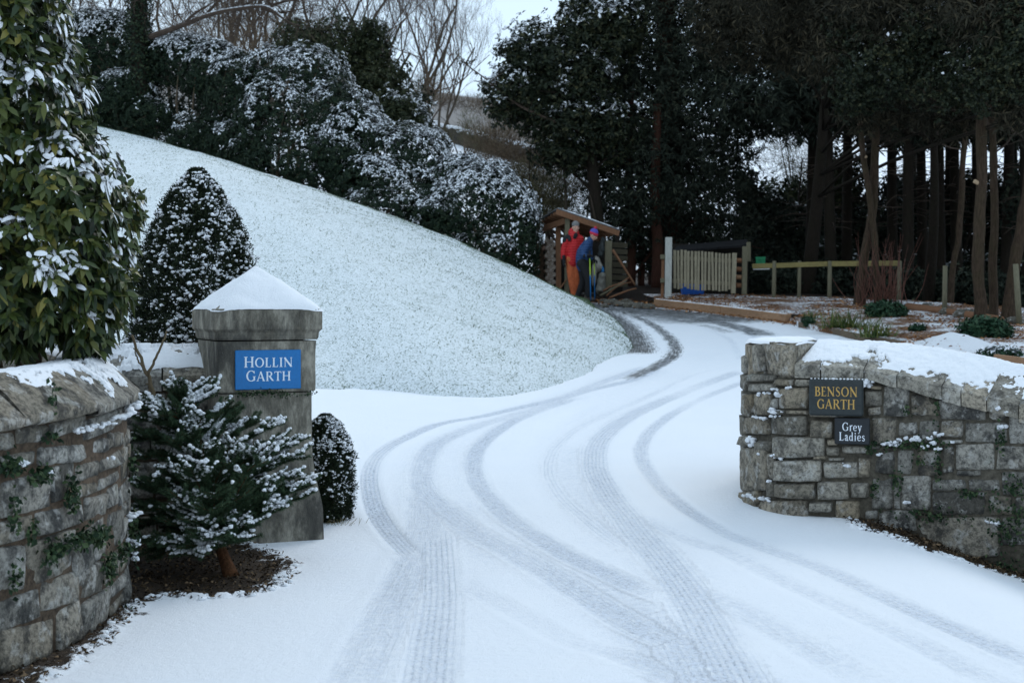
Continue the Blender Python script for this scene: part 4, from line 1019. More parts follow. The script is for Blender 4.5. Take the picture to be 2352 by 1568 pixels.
# ------------------------------------------------------------------ the great laurel overhanging the left wall
def big_leaves(p, d, nr, L, W, curl):
    """eight-vertex folded leaves"""
    s = unit(np.cross(d, nr)); L = L[:, None]; W = W[:, None]; c = curl[:, None]
    def at(t, w, up): return p + d * L * t - np.array([0, 0, 1.0]) * (c * L * t * t) + s * W * w + nr * L * up
    R_ = [at(0, 0, 0), at(.28, .40, .035), at(.62, .44, .03), at(1, 0, -.02), at(.62, -.44, .03), at(.28, -.40, .035), at(.30, 0, -.012), at(.64, 0, -.015)]
    V = np.stack(R_, 1).reshape(-1, 3); b = (np.arange(len(p)) * 8)[:, None]
    T = np.array([[0, 1, 6], [6, 1, 2], [6, 2, 7], [7, 2, 3], [0, 6, 5], [6, 4, 5], [6, 7, 4], [7, 3, 4]])
    return V, (b[:, None, :] + T[None]).reshape(-1, 3)
def snow_pads(p, d, nr, L, W, curl, th):
    """a pad of snow lying on the outer two thirds of a leaf"""
    s = unit(np.cross(d, nr)); L = L[:, None]; W = W[:, None]; c = curl[:, None]; th = th[:, None]; Z = np.array([0, 0, 1.0])
    def at(t, w, up): return p + d * L * t - Z * (c * L * t * t) + s * W * w + nr * L * .03 + Z * up
    rows_ = []
    for t, wd, h in ((.08, .16, .3), (.3, .40, .9), (.55, .48, 1.0), (.8, .36, .85), (1.0, .14, .35)):
        for w, k in ((-1, 0), (-.55, .8), (0, 1), (.55, .8), (1, 0)): rows_.append(at(t, w * wd, th * h * k - .004 * (k == 0)))
    V = np.stack(rows_, 1).reshape(-1, 3); n = 25
    T = np.array([(i*5+j, i*5+j+1, (i+1)*5+j+1, (i+1)*5+j) for i in range(4) for j in range(4)]); b = (np.arange(len(p)) * n)[:, None, None]
    return V, (b + T[None]).reshape(-1, 4)
lau = [(c_ - np.array([.075, 0, 0]), r_) for c_, r_ in [px_blob(20,120,150,260,7.7,.5), px_blob(95,330,150,220,7.5,.5), px_blob(170,500,165,200,7.4,.5), px_blob(205,630,128,140,7.35,.4), px_blob(80,160,135,150,7.6,.4), px_blob(30,640,190,170,7.1,.45), px_blob(-120,420,220,420,7.2,.6), px_blob(230,740,70,70,7.4,.25), px_blob(-60,60,250,250,7.4,.5)]]
laurel = thing('laurel', 'huge glossy olive green laurel with snow on its drooping leaves, overhanging the curved left wall', 'shrub', (P(20, 500, 7.6)[0], 7.6, 0.2))
p, n, dep = blob_points(lau, 6800, .20, 2.6, .5, 3, .80)
kp = (p[:, 2] > 1.22) ; p, n, dep = p[kp], n[kp], dep[kp]
p0, d0, nr0, L0, W0, idx = rosette(p, n, 6, .080, .036, .62, .55, .45, flip=.55)
cu = rng.uniform(.05, .5, len(p0))
V, F = big_leaves(p0, d0, nr0, L0, W0, cu)
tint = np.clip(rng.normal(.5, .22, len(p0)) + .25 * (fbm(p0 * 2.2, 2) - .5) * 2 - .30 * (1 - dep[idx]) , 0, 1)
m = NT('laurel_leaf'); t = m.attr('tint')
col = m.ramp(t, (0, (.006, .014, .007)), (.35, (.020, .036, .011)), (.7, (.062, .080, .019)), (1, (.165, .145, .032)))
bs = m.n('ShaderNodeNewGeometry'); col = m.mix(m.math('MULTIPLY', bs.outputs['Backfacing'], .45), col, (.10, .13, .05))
M_LAUREL = m.out(col, .42, None, .25)
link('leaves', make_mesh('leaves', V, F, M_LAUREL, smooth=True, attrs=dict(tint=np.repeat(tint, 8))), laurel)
sn = (n[idx][:, 2] * .75 + n[idx][:, 0] * .35 + .75 * (fbm(p[idx] * 3.2, 3) - .5) * 2 + rng.normal(0, .16, len(idx))) * (dep[idx] > .80)
sk = (sn + .3 * (fbm(p0 * 14, 2) - .5) * 2 > .57) & (nr0[:, 2] > .30)
V, F = snow_pads(p0[sk] + nr0[sk] * .002, d0[sk], nr0[sk], L0[sk] * rng.uniform(.6, .95, sk.sum()), W0[sk] * rng.uniform(.7, 1.1, sk.sum()), cu[sk], rng.uniform(.004, .014, sk.sum()))
link('snow', make_mesh('snow', V, F, M_SNOW, smooth=True), laurel)
M_TWIG = mat_bark('twig_bark', (.13, .10, .07))
mb = MB()
for a in [(20, 860), (90, 850), (-60, 870), (150, 840), (-160, 860)]:
    for _ in range(3):
        e = p[rng.integers(0, len(p))]; b = P(a[0], a[1], 7.7); b[2] = .3
        mb.tube(spline([b, b * .6 + e * .4 + rng.normal(0, .08, 3), e], 10), np.linspace(.03, .006, 10), 6)
mb.build('stems', M_TWIG, laurel, smooth=True)

# ------------------------------------------------------------------ clipped yew cone and the small one by the pillar
def clipped_cone(name, label, base, H, prof, nlv, leafL, nsn, snow_bias, seed, rs=(.007, .019)):
    """prof: list of (height fraction, radius); dense little leaves on the surface, clods of snow sitting on them"""
    t = thing(name, label, 'shrub', base); base = np.asarray(base, float)
    hz_, rz_ = zip(*prof)
    def surf(n, inner=.25):
        z = rng.random(n) ** .85; a = rng.random(n) * 6.283; r = np.interp(z, hz_, rz_)
        nn = unit(np.stack([np.cos(a), np.sin(a), np.full(n, .35)], 1))
        q = np.stack([np.cos(a), np.sin(a), z * 3], 1); r = r * (1 + .34 * (fbm(q * 3.6 + seed, 3) - .5) * 2 + .06 * rng.random(n) ** 6 * 3) * (1 - inner * rng.random(n) ** 2)
        return base + np.stack([np.cos(a) * r, np.sin(a) * r, z * H], 1), nn, z, a
    pp_, nn, z, a = surf(nlv)
    d = unit(nn * .6 + rng.normal(0, .6, nn.shape) + np.array([0, 0, .45])); nr = unit(rng.normal(0, .7, nn.shape) + nn)
    nr = unit(nr - d * (nr * d).sum(1, keepdims=True))
    leaves_obj('leaves', pp_, d, nr, rng.uniform(.6, 1.3, nlv) * leafL, leafL * .36, M_YEW, t, np.clip(rng.normal(.45, .25, nlv), 0, 1))
    ps, ns_, zs, as_ = surf(nsn * 3, .05)
    sc_ = 1.2 * fbm(ps * 14 + seed, 3) + snow_bias(zs, as_) + rng.normal(0, .14, len(zs)); o = np.argsort(-sc_)[:nsn]
    mb = MB(); lumps(mb, ps[o] + ns_[o] * .010, rs[0] * .6 + (rs[1] - rs[0] * .6) * rng.random(nsn) ** 2.2, .7, seed, 7, 5, .55)
    mb.build('snow', M_SNOW, t, smooth=True)
    mb = MB(); mb.tube([base - [0, 0, .1], base + [0, 0, H * .85]], [.05, .012], 7)
    for k in range(26):
        zz_ = rng.uniform(.05, .85); aa = rng.random() * 6.283; r = np.interp(zz_, hz_, rz_) * .9
        mb.tube([base + [0, 0, H * zz_ * .8], base + [math.cos(aa) * r, math.sin(aa) * r, H * zz_]], [.012, .004], 4)
    mb.build('stems', M_TWIG, t)
    return t
M_YEW = mat_leaf('yew_leaf', (.006, .010, .006), (.018, .028, .014), (.045, .055, .025), .55)
bY = 10.6; bc = P(452, 700, bY); bc[2] = .0
Hc = P(440, 392, bY)[2]
clipped_cone('clipped_yew', 'tall dark clipped yew cone dotted with snow, standing behind the gate pillar', bc, Hc,
             [(0, .48), (.35, .49), (.55, .47), (.68, .425), (.80, .325), (.88, .235), (.95, .14), (1, .03)], 120000, .030, 5600, lambda z, a: .12 * np.cos(a + .5) + .10 * z - .3 * ((z > .45) & (z < .58)) * 0, 11)
sb = gp(758, 1212); sb = np.array([(747 - CX) * 9.95 / FPX, 9.95, 0.0])
clipped_cone('clipped_yew', 'small rounded snowy evergreen bush tucked against the right side of the gate pillar', sb, P(750, 955, 9.95)[2],
             [(0, .14), (.15, .17), (.4, .188), (.62, .178), (.80, .145), (.92, .09), (1, .02)], 36000, .024, 2300, lambda z, a: .45 * z + .25 * np.cos(a), 21, (.005, .013))
# dry stalks at its foot
mb = MB()
for k in range(160):
    b = np.array([sb[0] + rng.normal(.06, .09), sb[1] - .16 + rng.normal(0, .04), .0]); mb.tube([b, b + [rng.normal(.02, .03), rng.normal(-.02, .03), rng.uniform(.03, .09)]], [.002, .001], 3, False)
M_STRAW = mat_plain('dry_grass', (.20, .16, .07), .4, 60)
tag(mb.build('dry_grass_tuft', M_STRAW, None), 'tuft of dry brown grass at the foot of the small snowy bush', 'grass tuft', kind='stuff')

# ------------------------------------------------------------------ discarded fir tree against the pillar
fir = thing('cut_fir_tree', 'discarded snowy fir tree with an orange cut trunk propped against the gate pillar', 'fir tree', (*P(528, 1318, 8.0)[:2], 0))
M_FIRBARK = mat_bark('fir_bark', (.17, .075, .035), .35, 14)
M_NEEDLE = mat_leaf('fir_needle', (.014, .030, .017), (.042, .075, .040), (.10, .14, .07), .5)
B_ = P(532, 1322, 8.0); B_[2] = .02
axis = spline([B_, P(508, 1262, 8.12), P(490, 1215, 8.2), P(470, 1080, 8.4), P(440, 960, 8.58), P(425, 880, 8.72)], 40)
mbT = MB(); mbT.tube(axis, np.interp(np.linspace(0, 1, 40), [0, .1, .2, .35, 1], [.046, .034, .030, .024, .006]), 9)
mbT.build('trunk', M_FIRBARK, fir, smooth=True)
mbB = MB(); NP, ND, SP, SR = [], [], [], []
def needle_run(pts, r0, rich=1.0, snow=1.0):
    pts = np.asarray(pts); Ltot = np.linalg.norm(np.diff(pts, axis=0), axis=1).sum(); n = int(Ltot * 2600 * rich)
    if n < 3: return
    q = spline(pts, max(n, 4)); d = unit(np.gradient(q, axis=0)); rr = unit(rng.normal(size=q.shape)); rr = unit(rr - d * (rr * d).sum(1, keepdims=True) + np.array([0, 0, .25]))
    NP.append(q); ND.append(unit(d * .55 + rr))
    if snow > 0:
        ns_ = max(2, int(Ltot / .012)); qs = spline(pts, ns_ + 1)[1:]; thr = fbm(qs * 9 + 3, 2)
        for a, tv in zip(qs, thr):
            if tv > .558 - .11 * sstep(.25, .8, a[2]) * snow + .035 * (a[0] < -1.85) + rng.normal(0, .02): SP.append(a + [rng.normal(0, .005), rng.normal(0, .005), .010]); SR.append(rng.uniform(.006, .015))
targets = []
for (px, py, Y) in [(705,1128,8.35),(708,1112,8.3),(712,1048,8.35),(690,1020,8.4),(655,975,8.45),(700,1085,8.25),(668,1150,8.2),(640,1040,8.2),(610,1000,8.15),(600,1060,7.95),(575,1100,7.85),(560,1010,8.2),(530,950,8.5),(520,1190,7.8),(480,1170,7.7),(450,1200,7.75),(400,1120,7.75),(372,1150,7.9),(330,1180,8.0),(320,1260,8.0),(350,1230,7.9),(310,1100,8.1),(330,1000,8.2),(360,1060,8.0),(340,940,8.4),(390,900,8.5),(410,890,8.6),(455,880,8.7),(500,900,8.7),(525,930,8.65),(560,950,8.6),(440,1000,8.1),(480,1030,7.95),(520,1060,7.9),(400,1020,8.05),(370,980,8.2),(470,960,8.3),(500,1120,7.7),(440,1080,7.8),(610,1120,8.0),(640,1090,8.05),(590,970,8.5),(430,1250,7.85),(330,1050,8.3),(310,1180,8.2),(550,1130,7.9),(620,1150,8.15),(420,930,8.4),(560,1170,8.0),(380,1200,7.9),(300,1010,8.35),(315,930,8.5),(300,1230,8.2),(345,1290,8.1),(704,1090,8.4),(698,1140,8.3),(700,1000,8.5),(680,1110,8.3),(660,1060,8.4),(690,1060,8.45),(640,1010,8.45),(600,1130,8.1),(640,1180,8.1),(580,1040,8.1),(430,1150,7.8),(350,1110,8.0),(320,1120,8.1),(370,1250,7.9),(320,970,8.3)]:
    targets.append(P(px, py, Y))
targets += [P(*q_) for q_ in [(480,1235,7.8),(548,1225,7.85),(430,1275,7.9),(585,1208,7.95),(512,1240,7.7),(460,1260,7.8)]]
for _ in range(34):   # back_t: inner and rear branches
    targets.append(P(rng.uniform(310, 600), rng.uniform(930, 1230), rng.uniform(8.2, 8.7)))
for tgt in targets:
    tgt = tgt + rng.normal(0, .02, 3); j = np.argmin(np.linalg.norm(axis - (tgt + [0, 0, -.07]), axis=1)); j = int(np.clip(j - 2, 7, 36)); a = axis[j]
    mid_ = a * .45 + tgt * .55 + np.array([0, 0, .035]) + rng.normal(0, .015, 3)
    br = spline([a, mid_, tgt], 16); Lb = np.linalg.norm(tgt - a); mbB.tube(br, np.linspace(.009, .002, 16), 5)
    i0 = 4; needle_run(br[i0:], .02, 1.0, .62)
    nt = int(8 + Lb * 42)
    for k in range(nt):
        u = rng.uniform(.28, .97); q = br[int(u * 15)]; dv = unit(br[-1] - br[0]); sdv = unit(np.cross(dv, [0, 0, 1.0])) * rng.choice([-1, 1])
        e = q + (dv * rng.uniform(.5, .9) + sdv * rng.uniform(.5, .9) + np.array([0, 0, rng.uniform(-.15, .25)])) * rng.uniform(.07, .19) * (1.15 - .5 * u)
        mbB.tube([q, e], [.003, .0015], 3, False); needle_run([q, (q + e) / 2 + [0, 0, -.004], e], .016, 1.0, .52)
for _ in range(10):   # bare dead twigs near the butt
    j = rng.integers(8, 14); a = axis[j]; e = a + unit(rng.normal(0, 1, 3) * [1, .5, .4] + [.1, -.2, .15]) * rng.uniform(.12, .3); mbB.tube(spline([a, (a+e)/2+[0,0,.02], e], 8), np.linspace(.008, .0015, 8), 4)
mbB.build('branches', M_FIRBARK, fir)
NPa = np.vstack(NP); NDa = np.vstack(ND); n = len(NPa); ln = rng.uniform(.016, .028, n)[:, None]; sd = unit(np.cross(NDa, rng.normal(size=(n, 3)))) * .0015
V = np.stack([NPa - sd, NPa + sd, NPa + NDa * ln], 1).reshape(-1, 3)
link('needles', make_mesh('needles', V, np.arange(n * 3).reshape(-1, 3), M_NEEDLE, attrs=dict(tint=np.repeat(np.clip(rng.normal(.5, .25, n), 0, 1), 3))), fir)
SP = np.array(SP); SR = np.array(SR); mb = MB(); lumps(mb, SP, SR, .75, 5, 6, 4, .5); mb.build('snow', M_SNOW, fir, smooth=True)

# bare saplings standing between the curved wall and the pillar
bs_ = thing('bare_sapling', 'two bare forked twigs rising in front of the low wall left of the gate pillar', 'sapling', P(350, 960, 8.9))
mb = MB()
for pts, r0 in [([(352,935),(348,890),(330,840),(312,795),(302,768)], .015), ([(340,862),(352,835),(368,800),(382,762)], .010), ([(352,930),(345,895),(338,880)], .011), ([(330,842),(318,830),(308,800)], .007)]:
    q = spline([P(a, b, 8.85) for a, b in pts], 16); q += .004 * rng.normal(size=q.shape); mb.tube(q, np.linspace(r0, r0 * .5, 16), 6)
mb.build('stem', mat_bark('sapling_bark', (.21, .16, .10)), bs_, smooth=True)

# ------------------------------------------------------------------ rhododendrons along the top of the lawn
M_RHODO = mat_leaf('rhododendron_leaf', (.005, .010, .006), (.014, .027, .015), (.042, .056, .026), .5)
def rhodo(label, blobs, n, group='rhododendrons along the top of the lawn', L=.098, W=.041, snow=.40, side=.30, seed=0, mat=None, name='rhododendron', fill=.35, cat='shrub', kl=7, amp=.55):
    bl = [px_blob(*b) for b in blobs]; c = np.mean([b[0] for b in bl], 0); zb = min(b[0][2] - b[1][2] for b in bl)
    t = thing(name, label, cat, (c[0], c[1], zb), group)
    p, nn, dep = blob_points(bl, int(n * 1.35), .20, 2.6, fill, seed, .78)
    p0, d0, nr0, L0, W0, idx = rosette(p, nn, kl, L, W, .30, .35, .35)
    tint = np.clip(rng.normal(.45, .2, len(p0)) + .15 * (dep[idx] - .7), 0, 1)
    leaves_obj('leaves', p0, d0, nr0, L0, W0, mat or M_RHODO, t, tint)
    if snow is not None:
        sco = nn[:, 2] * .85 + nn[:, 0] * side + amp * .9 * (fbm(p * .9 + seed, 3) - .5) * 2 + 1.05 * (fbm(p * 2.3 + seed, 2) - .5) * 2 - .10 + .75 * np.clip((p[:, 2] - zb) / (p[:, 2].max() - zb) - .6, -.6, .4)
        sm = ((sco[idx] + rng.normal(0, .10, len(idx))) > snow) & (dep[idx] > .78) & (rng.random(len(idx)) < .72)
        V, F = leaf_quads(p0[sm] + nr0[sm] * .012 + [0, 0, .010], d0[sm], unit(nr0[sm] + [0, 0, .5]), L0[sm] * .95, W0[sm] * 1.05, .10, .10)
        link('snow', make_mesh('snow', V, F, M_SNOW), t)
    mb = MB(); base = np.array([c[0], c[1], zb - .3])
    for k in range(9):
        e = p[rng.integers(0, len(p))]; b = base + [rng.normal(0, .5), rng.normal(0, .3), 0]
        mb.tube(spline([b, (b + e) / 2 + rng.normal(0, .15, 3), e], 8), np.linspace(.06, .012, 8), 5)
    mb.build('stems', M_TWIG, t)
    return t
rhodo('rounded snowy rhododendron at the lower right end of the hedge, beside the log shed', [(1110,500,125,130,34.3),(1185,560,60,110,33.8),(1060,440,90,90,35),(1020,520,90,90,34.2),(1180,490,55,70,34.0),(1120,590,90,60,33.6)], 5200, snow=.26, side=.34, seed=1)
rhodo('broad rhododendron with snowy top in the middle of the hedge, left of the rounded one', [(930,390,110,110,35.6),(870,440,120,90,35.0),(980,350,60,60,36),(820,350,110,110,36),(900,490,140,60,34.4),(960,470,80,80,34.6)], 5600, snow=.27, seed=2)
rhodo('tallest dark rhododendron with a white sloping crown, below the bare wood', [(700,220,110,120,37),(770,290,110,110,36.4),(650,300,130,130,36.4),(720,380,150,90,35.6),(620,190,80,80,37.4),(600,380,110,70,36.0)], 6800, snow=.36, seed=3)
rhodo('dark arching rhododendron with a thin snow cap beside the ivy covered trunk', [(430,140,100,65,38.8),(500,170,95,75,38.2),(540,230,80,100,37.6),(540,340,90,60,36.6),(470,320,90,60,37.4),(400,110,60,40,39)], 4600, snow=.42, seed=4, side=.15)
rhodo('rhododendron with a frosted yellowish top at the far left end of the hedge', [(240,90,95,70,39.4),(180,130,80,60,39.4),(290,80,60,50,39.6),(300,160,80,70,39.4),(210,60,60,40,39.6)], 3400, snow=.36, seed=5, side=.05)
rhodo('low dark green shrub under the arch of the hedge, left of the ivy covered trunk', [(280,230,85,70,38.8),(240,260,80,60,38.6),(330,270,70,45,38)], 2600, snow=.62, seed=6)
rhodo('shadowed low bushes in the dark hollow between the hedge and the ivy covered trunk', [(420,260,110,110,40.5),(360,200,120,120,41),(480,220,100,130,40.5),(200,210,120,110,41.2),(120,160,120,160,41.5)], 4200, snow=.8, seed=7)

# ------------------------------------------------------------------ bare trees
M_BARK = mat_bark('grey_brown_bark', (.085, .066, .050)); M_DBARK = mat_bark('dark_bark', (.030, .023, .017)); M_TWIGS = mat_plain('fine_twigs', (.065, .046, .034), .35, 4, .9)
def grow(mt, mc, p, d, r, L, lev, maxlev, upw=.12, wob=.16, split=(2, 4)):
    n = 7 if lev < 2 else 4; pts = [p]; dd = d
    for i in range(n):
        dd = unit(dd + rng.normal(0, wob, 3) + np.array([0, 0, upw])); pts.append(pts[-1] + dd * L / n)
    pts = np.array(pts); r1 = r * (.55 if lev else .45); rad = np.linspace(r, r1, n + 1)
    (mt if lev == 0 else mc).tube(pts, rad, 8 if lev == 0 else (5 if lev == 1 else 3), cap=lev == 0)
    if lev >= maxlev: return
    k = rng.integers(split[0], split[1] + 1) + (3 if lev == 0 else 1)
    for j in range(k):
        u = rng.uniform(.35, 1.0) if lev else rng.uniform(.32, 1.0); i = min(n - 1, int(u * n)); q = pts[i] + (pts[i+1] - pts[i]) * (u * n - i if i < n - 1 else rng.random())
        ax = unit(rng.normal(size=3)); dv = unit(pts[min(n, i+1)] - pts[i]); sd_ = unit(np.cross(dv, ax))
        grow(mt, mc, q, unit(dv * rng.uniform(.6, 1.0) + sd_ * rng.uniform(.5, .9)), max(.006, rad[i] * rng.uniform(.38, .62)), L * rng.uniform(.42, .68), lev + 1, maxlev, upw, wob, split)
def bare_tree(name, label, loc, H, r, seed_, group, lev=4, upw=.12, mt=None, mc=None):
    t = thing(name, label, 'tree', loc, group); A, B = MB(), MB(); b = np.array(loc, float)
    grow(A, B, b - [0, 0, .3], np.array([rng.normal(0, .04), rng.normal(0, .04), 1.0]), r, H, 0, lev, upw)
    A.build('trunk', mt or M_BARK, t, smooth=True); B.build('crown', mc or M_TWIGS, t); return t
g_ = 'bare trees of the wood on the hill'
protos = []
spots = []
for px, Y, s in [(560,62,1.0),(700,58,.9),(845,56,.95)]: spots.append((px, Y, s))
labs = ['leafless brown tree of the hillside wood behind the hedge'] * 3
for (px, Y, s), lb in zip(spots, labs):
    x = (px - CX) * Y / FPX; protos.append(bare_tree('bare_tree', lb, (x, Y, float(hill_z(x, Y))), 8.5 * s, .11, 0, g_, 4, .2))
for px, Y, s in [(470,60,1.0),(515,66,1.0),(600,70,1.1),(640,64,1.0),(665,74,1.1),(735,68,1.1),(770,76,1.2),(800,66,1.0),(880,72,1.1),(910,64,.9),(935,80,1.1),(955,70,.85),(985,86,1.05),(1005,78,.8),(420,64,1.0),(380,62,1.1),(340,66,1.1),(250,64,1.1),(160,66,1.1),(540,78,1.2),(820,84,1.25),(700,84,1.25),(620,86,1.3),(870,92,1.2),(480,82,1.25),(960,100,1.1),(200,58,1.0),(90,62,1.0),(575,58,.8),(655,56,.8),(760,58,.85),(300,58,1.0),(445,56,.8),(1040,110,.6),(1012,82,.75),(1036,86,.7)]:
    x = (px - CX) * Y / FPX; copy_thing(protos[rng.integers(0, 3)], (x, Y, float(hill_z(x, Y))), rng.random() * 6.28, s)
# brown undergrowth on the slope under the wood
def brush(label, blobs, n, mat, seed, name='bare_bush', L=.30, group='bare brown bushes on the slope'):
    bl = [px_blob(*b) for b in blobs]; c = np.mean([b[0] for b in bl], 0); zb = min(b[0][2] - b[1][2] for b in bl)
    t = thing(name, label, 'bush', (c[0], c[1], zb), group); p, nn, dep = blob_points(bl, n, .3, 2.2, .8, seed, .3)
    d = unit(nn * .5 + rng.normal(0, .6, nn.shape) + [0, 0, .5]); s_ = unit(np.cross(d, rng.normal(size=d.shape)))
    ln = rng.uniform(.5, 1.5, len(p))[:, None] * L; w = .007
    V = np.stack([p - s_ * w, p + s_ * w, p + d * ln], 1).reshape(-1, 3)
    link('twigs', make_mesh('twigs', V, np.arange(len(p) * 3).reshape(-1, 3), mat, attrs=dict(tint=np.repeat(rng.random(len(p)), 3))), t)
    mb = MB(); b = np.array([c[0], c[1], zb - .3])
    for k in range(14):
        e = p[rng.integers(0, len(p))]; mb.tube(spline([b + [rng.normal(0, .8), rng.normal(0, .4), 0], (b + e) / 2, e], 8), np.linspace(.05, .008, 8), 4)
    mb.build('stems', M_TWIGS, t); return t
M_BRUSH = mat_leaf('brown_twigs', (.05, .035, .025), (.12, .085, .055), (.20, .15, .10), .9)
M_OLIVE = mat_leaf('olive_twigs', (.04, .04, .02), (.10, .09, .045), (.17, .15, .09), .9)
brush('bare brown thicket behind the rounded rhododendron, below the snowy field', [(1180,370,70,80,44),(1240,420,60,90,42),(1130,330,60,60,48),(1280,360,60,70,44)], 9000, M_BRUSH, 31)
brush('tangle of bare olive stems between the log shed roof and the dark yew', [(1250,470,60,60,39),(1310,440,50,80,40),(1200,430,50,60,41)], 6500, M_OLIVE, 32)
brush('brown undergrowth at the foot of the wood, left of the snowy field', [(900,250,80,50,56),(980,200,60,45,64),(820,200,90,60,54)], 8000, M_BRUSH, 33)
brush('reddish brown undergrowth between the bare trunks above the hedge', [(560,120,120,60,54),(700,120,120,70,54),(430,60,120,60,56),(800,130,80,60,56),(620,60,160,60,60)], 12000, M_BRUSH, 34)
brush('dark heathy scrub on the brown moorland above the far field wall', [(1000,232,70,18,90),(1090,240,80,16,90),(1160,250,80,22,86),(1230,280,90,40,80)], 7000, M_BRUSH, 35, L=.6)
brush('bare hawthorn scrub in front of the snowy field', [(1010,320,40,28,52),(1120,330,60,40,52),(1075,300,25,45,56)], 2200, M_OLIVE, 36, L=.35)
tk = thing('bare_sapling', 'slim bare trees behind the log shed with crossing stems', 'sapling', P(1290, 500, 37)); mb = MB()
for pts, r in [([(1296,560),(1300,480),(1296,400),(1290,330),(1275,270)], .05), ([(1340,560),(1352,470),(1362,380),(1375,320)], .035), ([(1375,540),(1360,470),(1350,400),(1352,330)], .03), ([(1240,560),(1225,470),(1215,390),(1225,300)], .03), ([(1300,420),(1255,380),(1220,340)], .02)]:
    mb.tube(spline([P(a, b, 37.5 + rng.random()) for a, b in pts], 14), np.linspace(r, r * .5, 14), 5)
mb.build('stem', M_BARK, tk, smooth=True)

# the tall tree with ivy on its trunk at the top of the lawn, with one snowy horizontal limb
oak = thing('ivy_clad_tree', 'dark ivy covered trunk with one snow lined horizontal limb above the lawn', 'tree', P(322, 300, 38.6))
A, B = MB(), MB()
A.tube(spline([P(326,330,38.6), P(322,220,38.6), P(318,110,38.6), P(320,0,38.6), P(316,-160,38.6), P(322,-420,38.6)], 30), np.linspace(.28, .15, 30), 12)
limb = spline([P(345,85,38.5), P(420,58,38.2), P(480,35,38), P(540,22,37.8), P(610,18,37.8), P(660,50,37.9), P(690,60,38)], 30)
B.tube(limb, np.linspace(.085, .02, 30), 7)
for pts in [[(470,38),(500,5),(560,-50)], [(540,22),(585,0),(640,-40)], [(600,20),(640,30),(700,20)], [(420,58),(450,30),(500,0)], [(330,-60),(420,-120),(560,-160)], [(320,-100),(240,-160),(120,-200)], [(318,0),(250,-30),(170,-20),(90,10)], [(610,20),(650,5),(720,-5)], [(320,-40),(390,-30),(460,-60)]]:
    q = spline([P(a, b, 38.2) for a, b in pts], 12); B.tube(q, np.linspace(.05, .012, 12), 5)
    for k in range(14):
        i = rng.integers(2, 11); grow(B, B, q[i], unit(rng.normal(0, 1, 3) + [.2, 0, .1]), .012, rng.uniform(.5, 1.3), 2, 4, .02, .3)
A.build('trunk', M_DBARK, oak, smooth=True); B.build('crown', M_TWIGS, oak)
ivp = spline([P(322, 330, 38.6), P(318, 110, 38.6), P(320, -60, 38.6)], 40); n = 5200; i_ = rng.integers(0, 40, n); a = rng.random(n) * 6.283
p_ = ivp[i_] + np.stack([np.cos(a), np.sin(a), rng.normal(0, .15, n)], 1) * rng.uniform(.26, .40, n)[:, None] * [1, 1, 1]; nn = np.stack([np.cos(a), np.sin(a), a * 0 + .3], 1)
d = unit(rng.normal(0, .7, (n, 3)) + [0, 0, -.4]); leaves_obj('ivy', p_, d, unit(nn), rng.uniform(.05, .10, n), .06, M_RHODO, oak, rng.random(n))
mb = MB(); lumps(mb, spline(limb, 90)[3:80] + [0, 0, .05], rng.uniform(.02, .045, 77), .5, 3, 6, 4); mb.build('snow', M_SNOW, oak, smooth=True)

# ivy smothered trees behind the hedge
M_IVY = mat_leaf('ivy_crown', (.010, .015, .008), (.032, .042, .019), (.085, .085, .04), .55)
def leafy_tree(name, label, base, blobs, n, mat, seed, L=.12, W=.06, kl=5, trunk=.16, group=None, snow=None, fill=.6, cat='tree', limbs=10, lump=.28, trunk_mat=None, side=.2, raw=False, droop=.25):
    bl = blobs if raw else [px_blob(*b) for b in blobs]; t = thing(name, label, cat, base, group); base = np.asarray(base, float)
    p, nn, dep = blob_points(bl, n, lump, 2.3, fill, seed, .55); p = p + nn * (rng.exponential(.10, len(p)) * (rng.random(len(p)) < .5))[:, None]
    p0, d0, nr0, L0, W0, idx = rosette(p, nn, kl, L, W, droop, .5, .6, flip=.6)
    leaves_obj('crown', p0, d0, nr0, L0, W0, mat, t, np.clip(rng.normal(.45, .22, len(p0)) + .2 * (fbm(p[idx] * .9 + seed, 2) - .5) * 2, 0, 1))
    top = max(b[0][2] + b[1][2] * .6 for b in bl); cx_ = np.mean([b[0] for b in bl], 0); mb = MB()
    tip = np.array([cx_[0] * .5 + base[0] * .5, cx_[1] * .5 + base[1] * .5, top]); q = spline([base - [0, 0, .3], base * .6 + tip * .4 + rng.normal(0, .1, 3) * [1, 1, 0], tip], 16)
    mb.tube(q, np.linspace(trunk, trunk * .25, 16), 9)
    for k in range(limbs):
        b = bl[k % len(bl)]; e = b[0] + b[1] * rng.normal(0, .45, 3); i = int(np.clip(np.argmin(np.abs(q[:, 2] - e[2] + .6)), 2, 15)); mb.tube(spline([q[i], (q[i] + e) / 2 + [0, 0, .15], e], 8), np.linspace(trunk * .22, .012, 8), 5)
    mb.build('trunk', trunk_mat or M_DBARK, t, smooth=True)
    if snow is not None:
        sco = nn[:, 2] * .6 + nn[:, 0] * side + .6 * (fbm(p * 1.5 + seed, 3) - .5) * 2; sm = ((sco[idx] + rng.normal(0, .15, len(idx))) > snow) & (dep[idx] > .8)
        V, F = leaf_quads(p0[sm] + [0, 0, .015], d0[sm], nr0[sm], L0[sm], W0[sm] * 1.1, .1, .1)
        if sm.sum() > 5: link('snow', make_mesh('snow', V, F, M_SNOW), t)
    return t
x_ = P(800, 0, 50)[0]
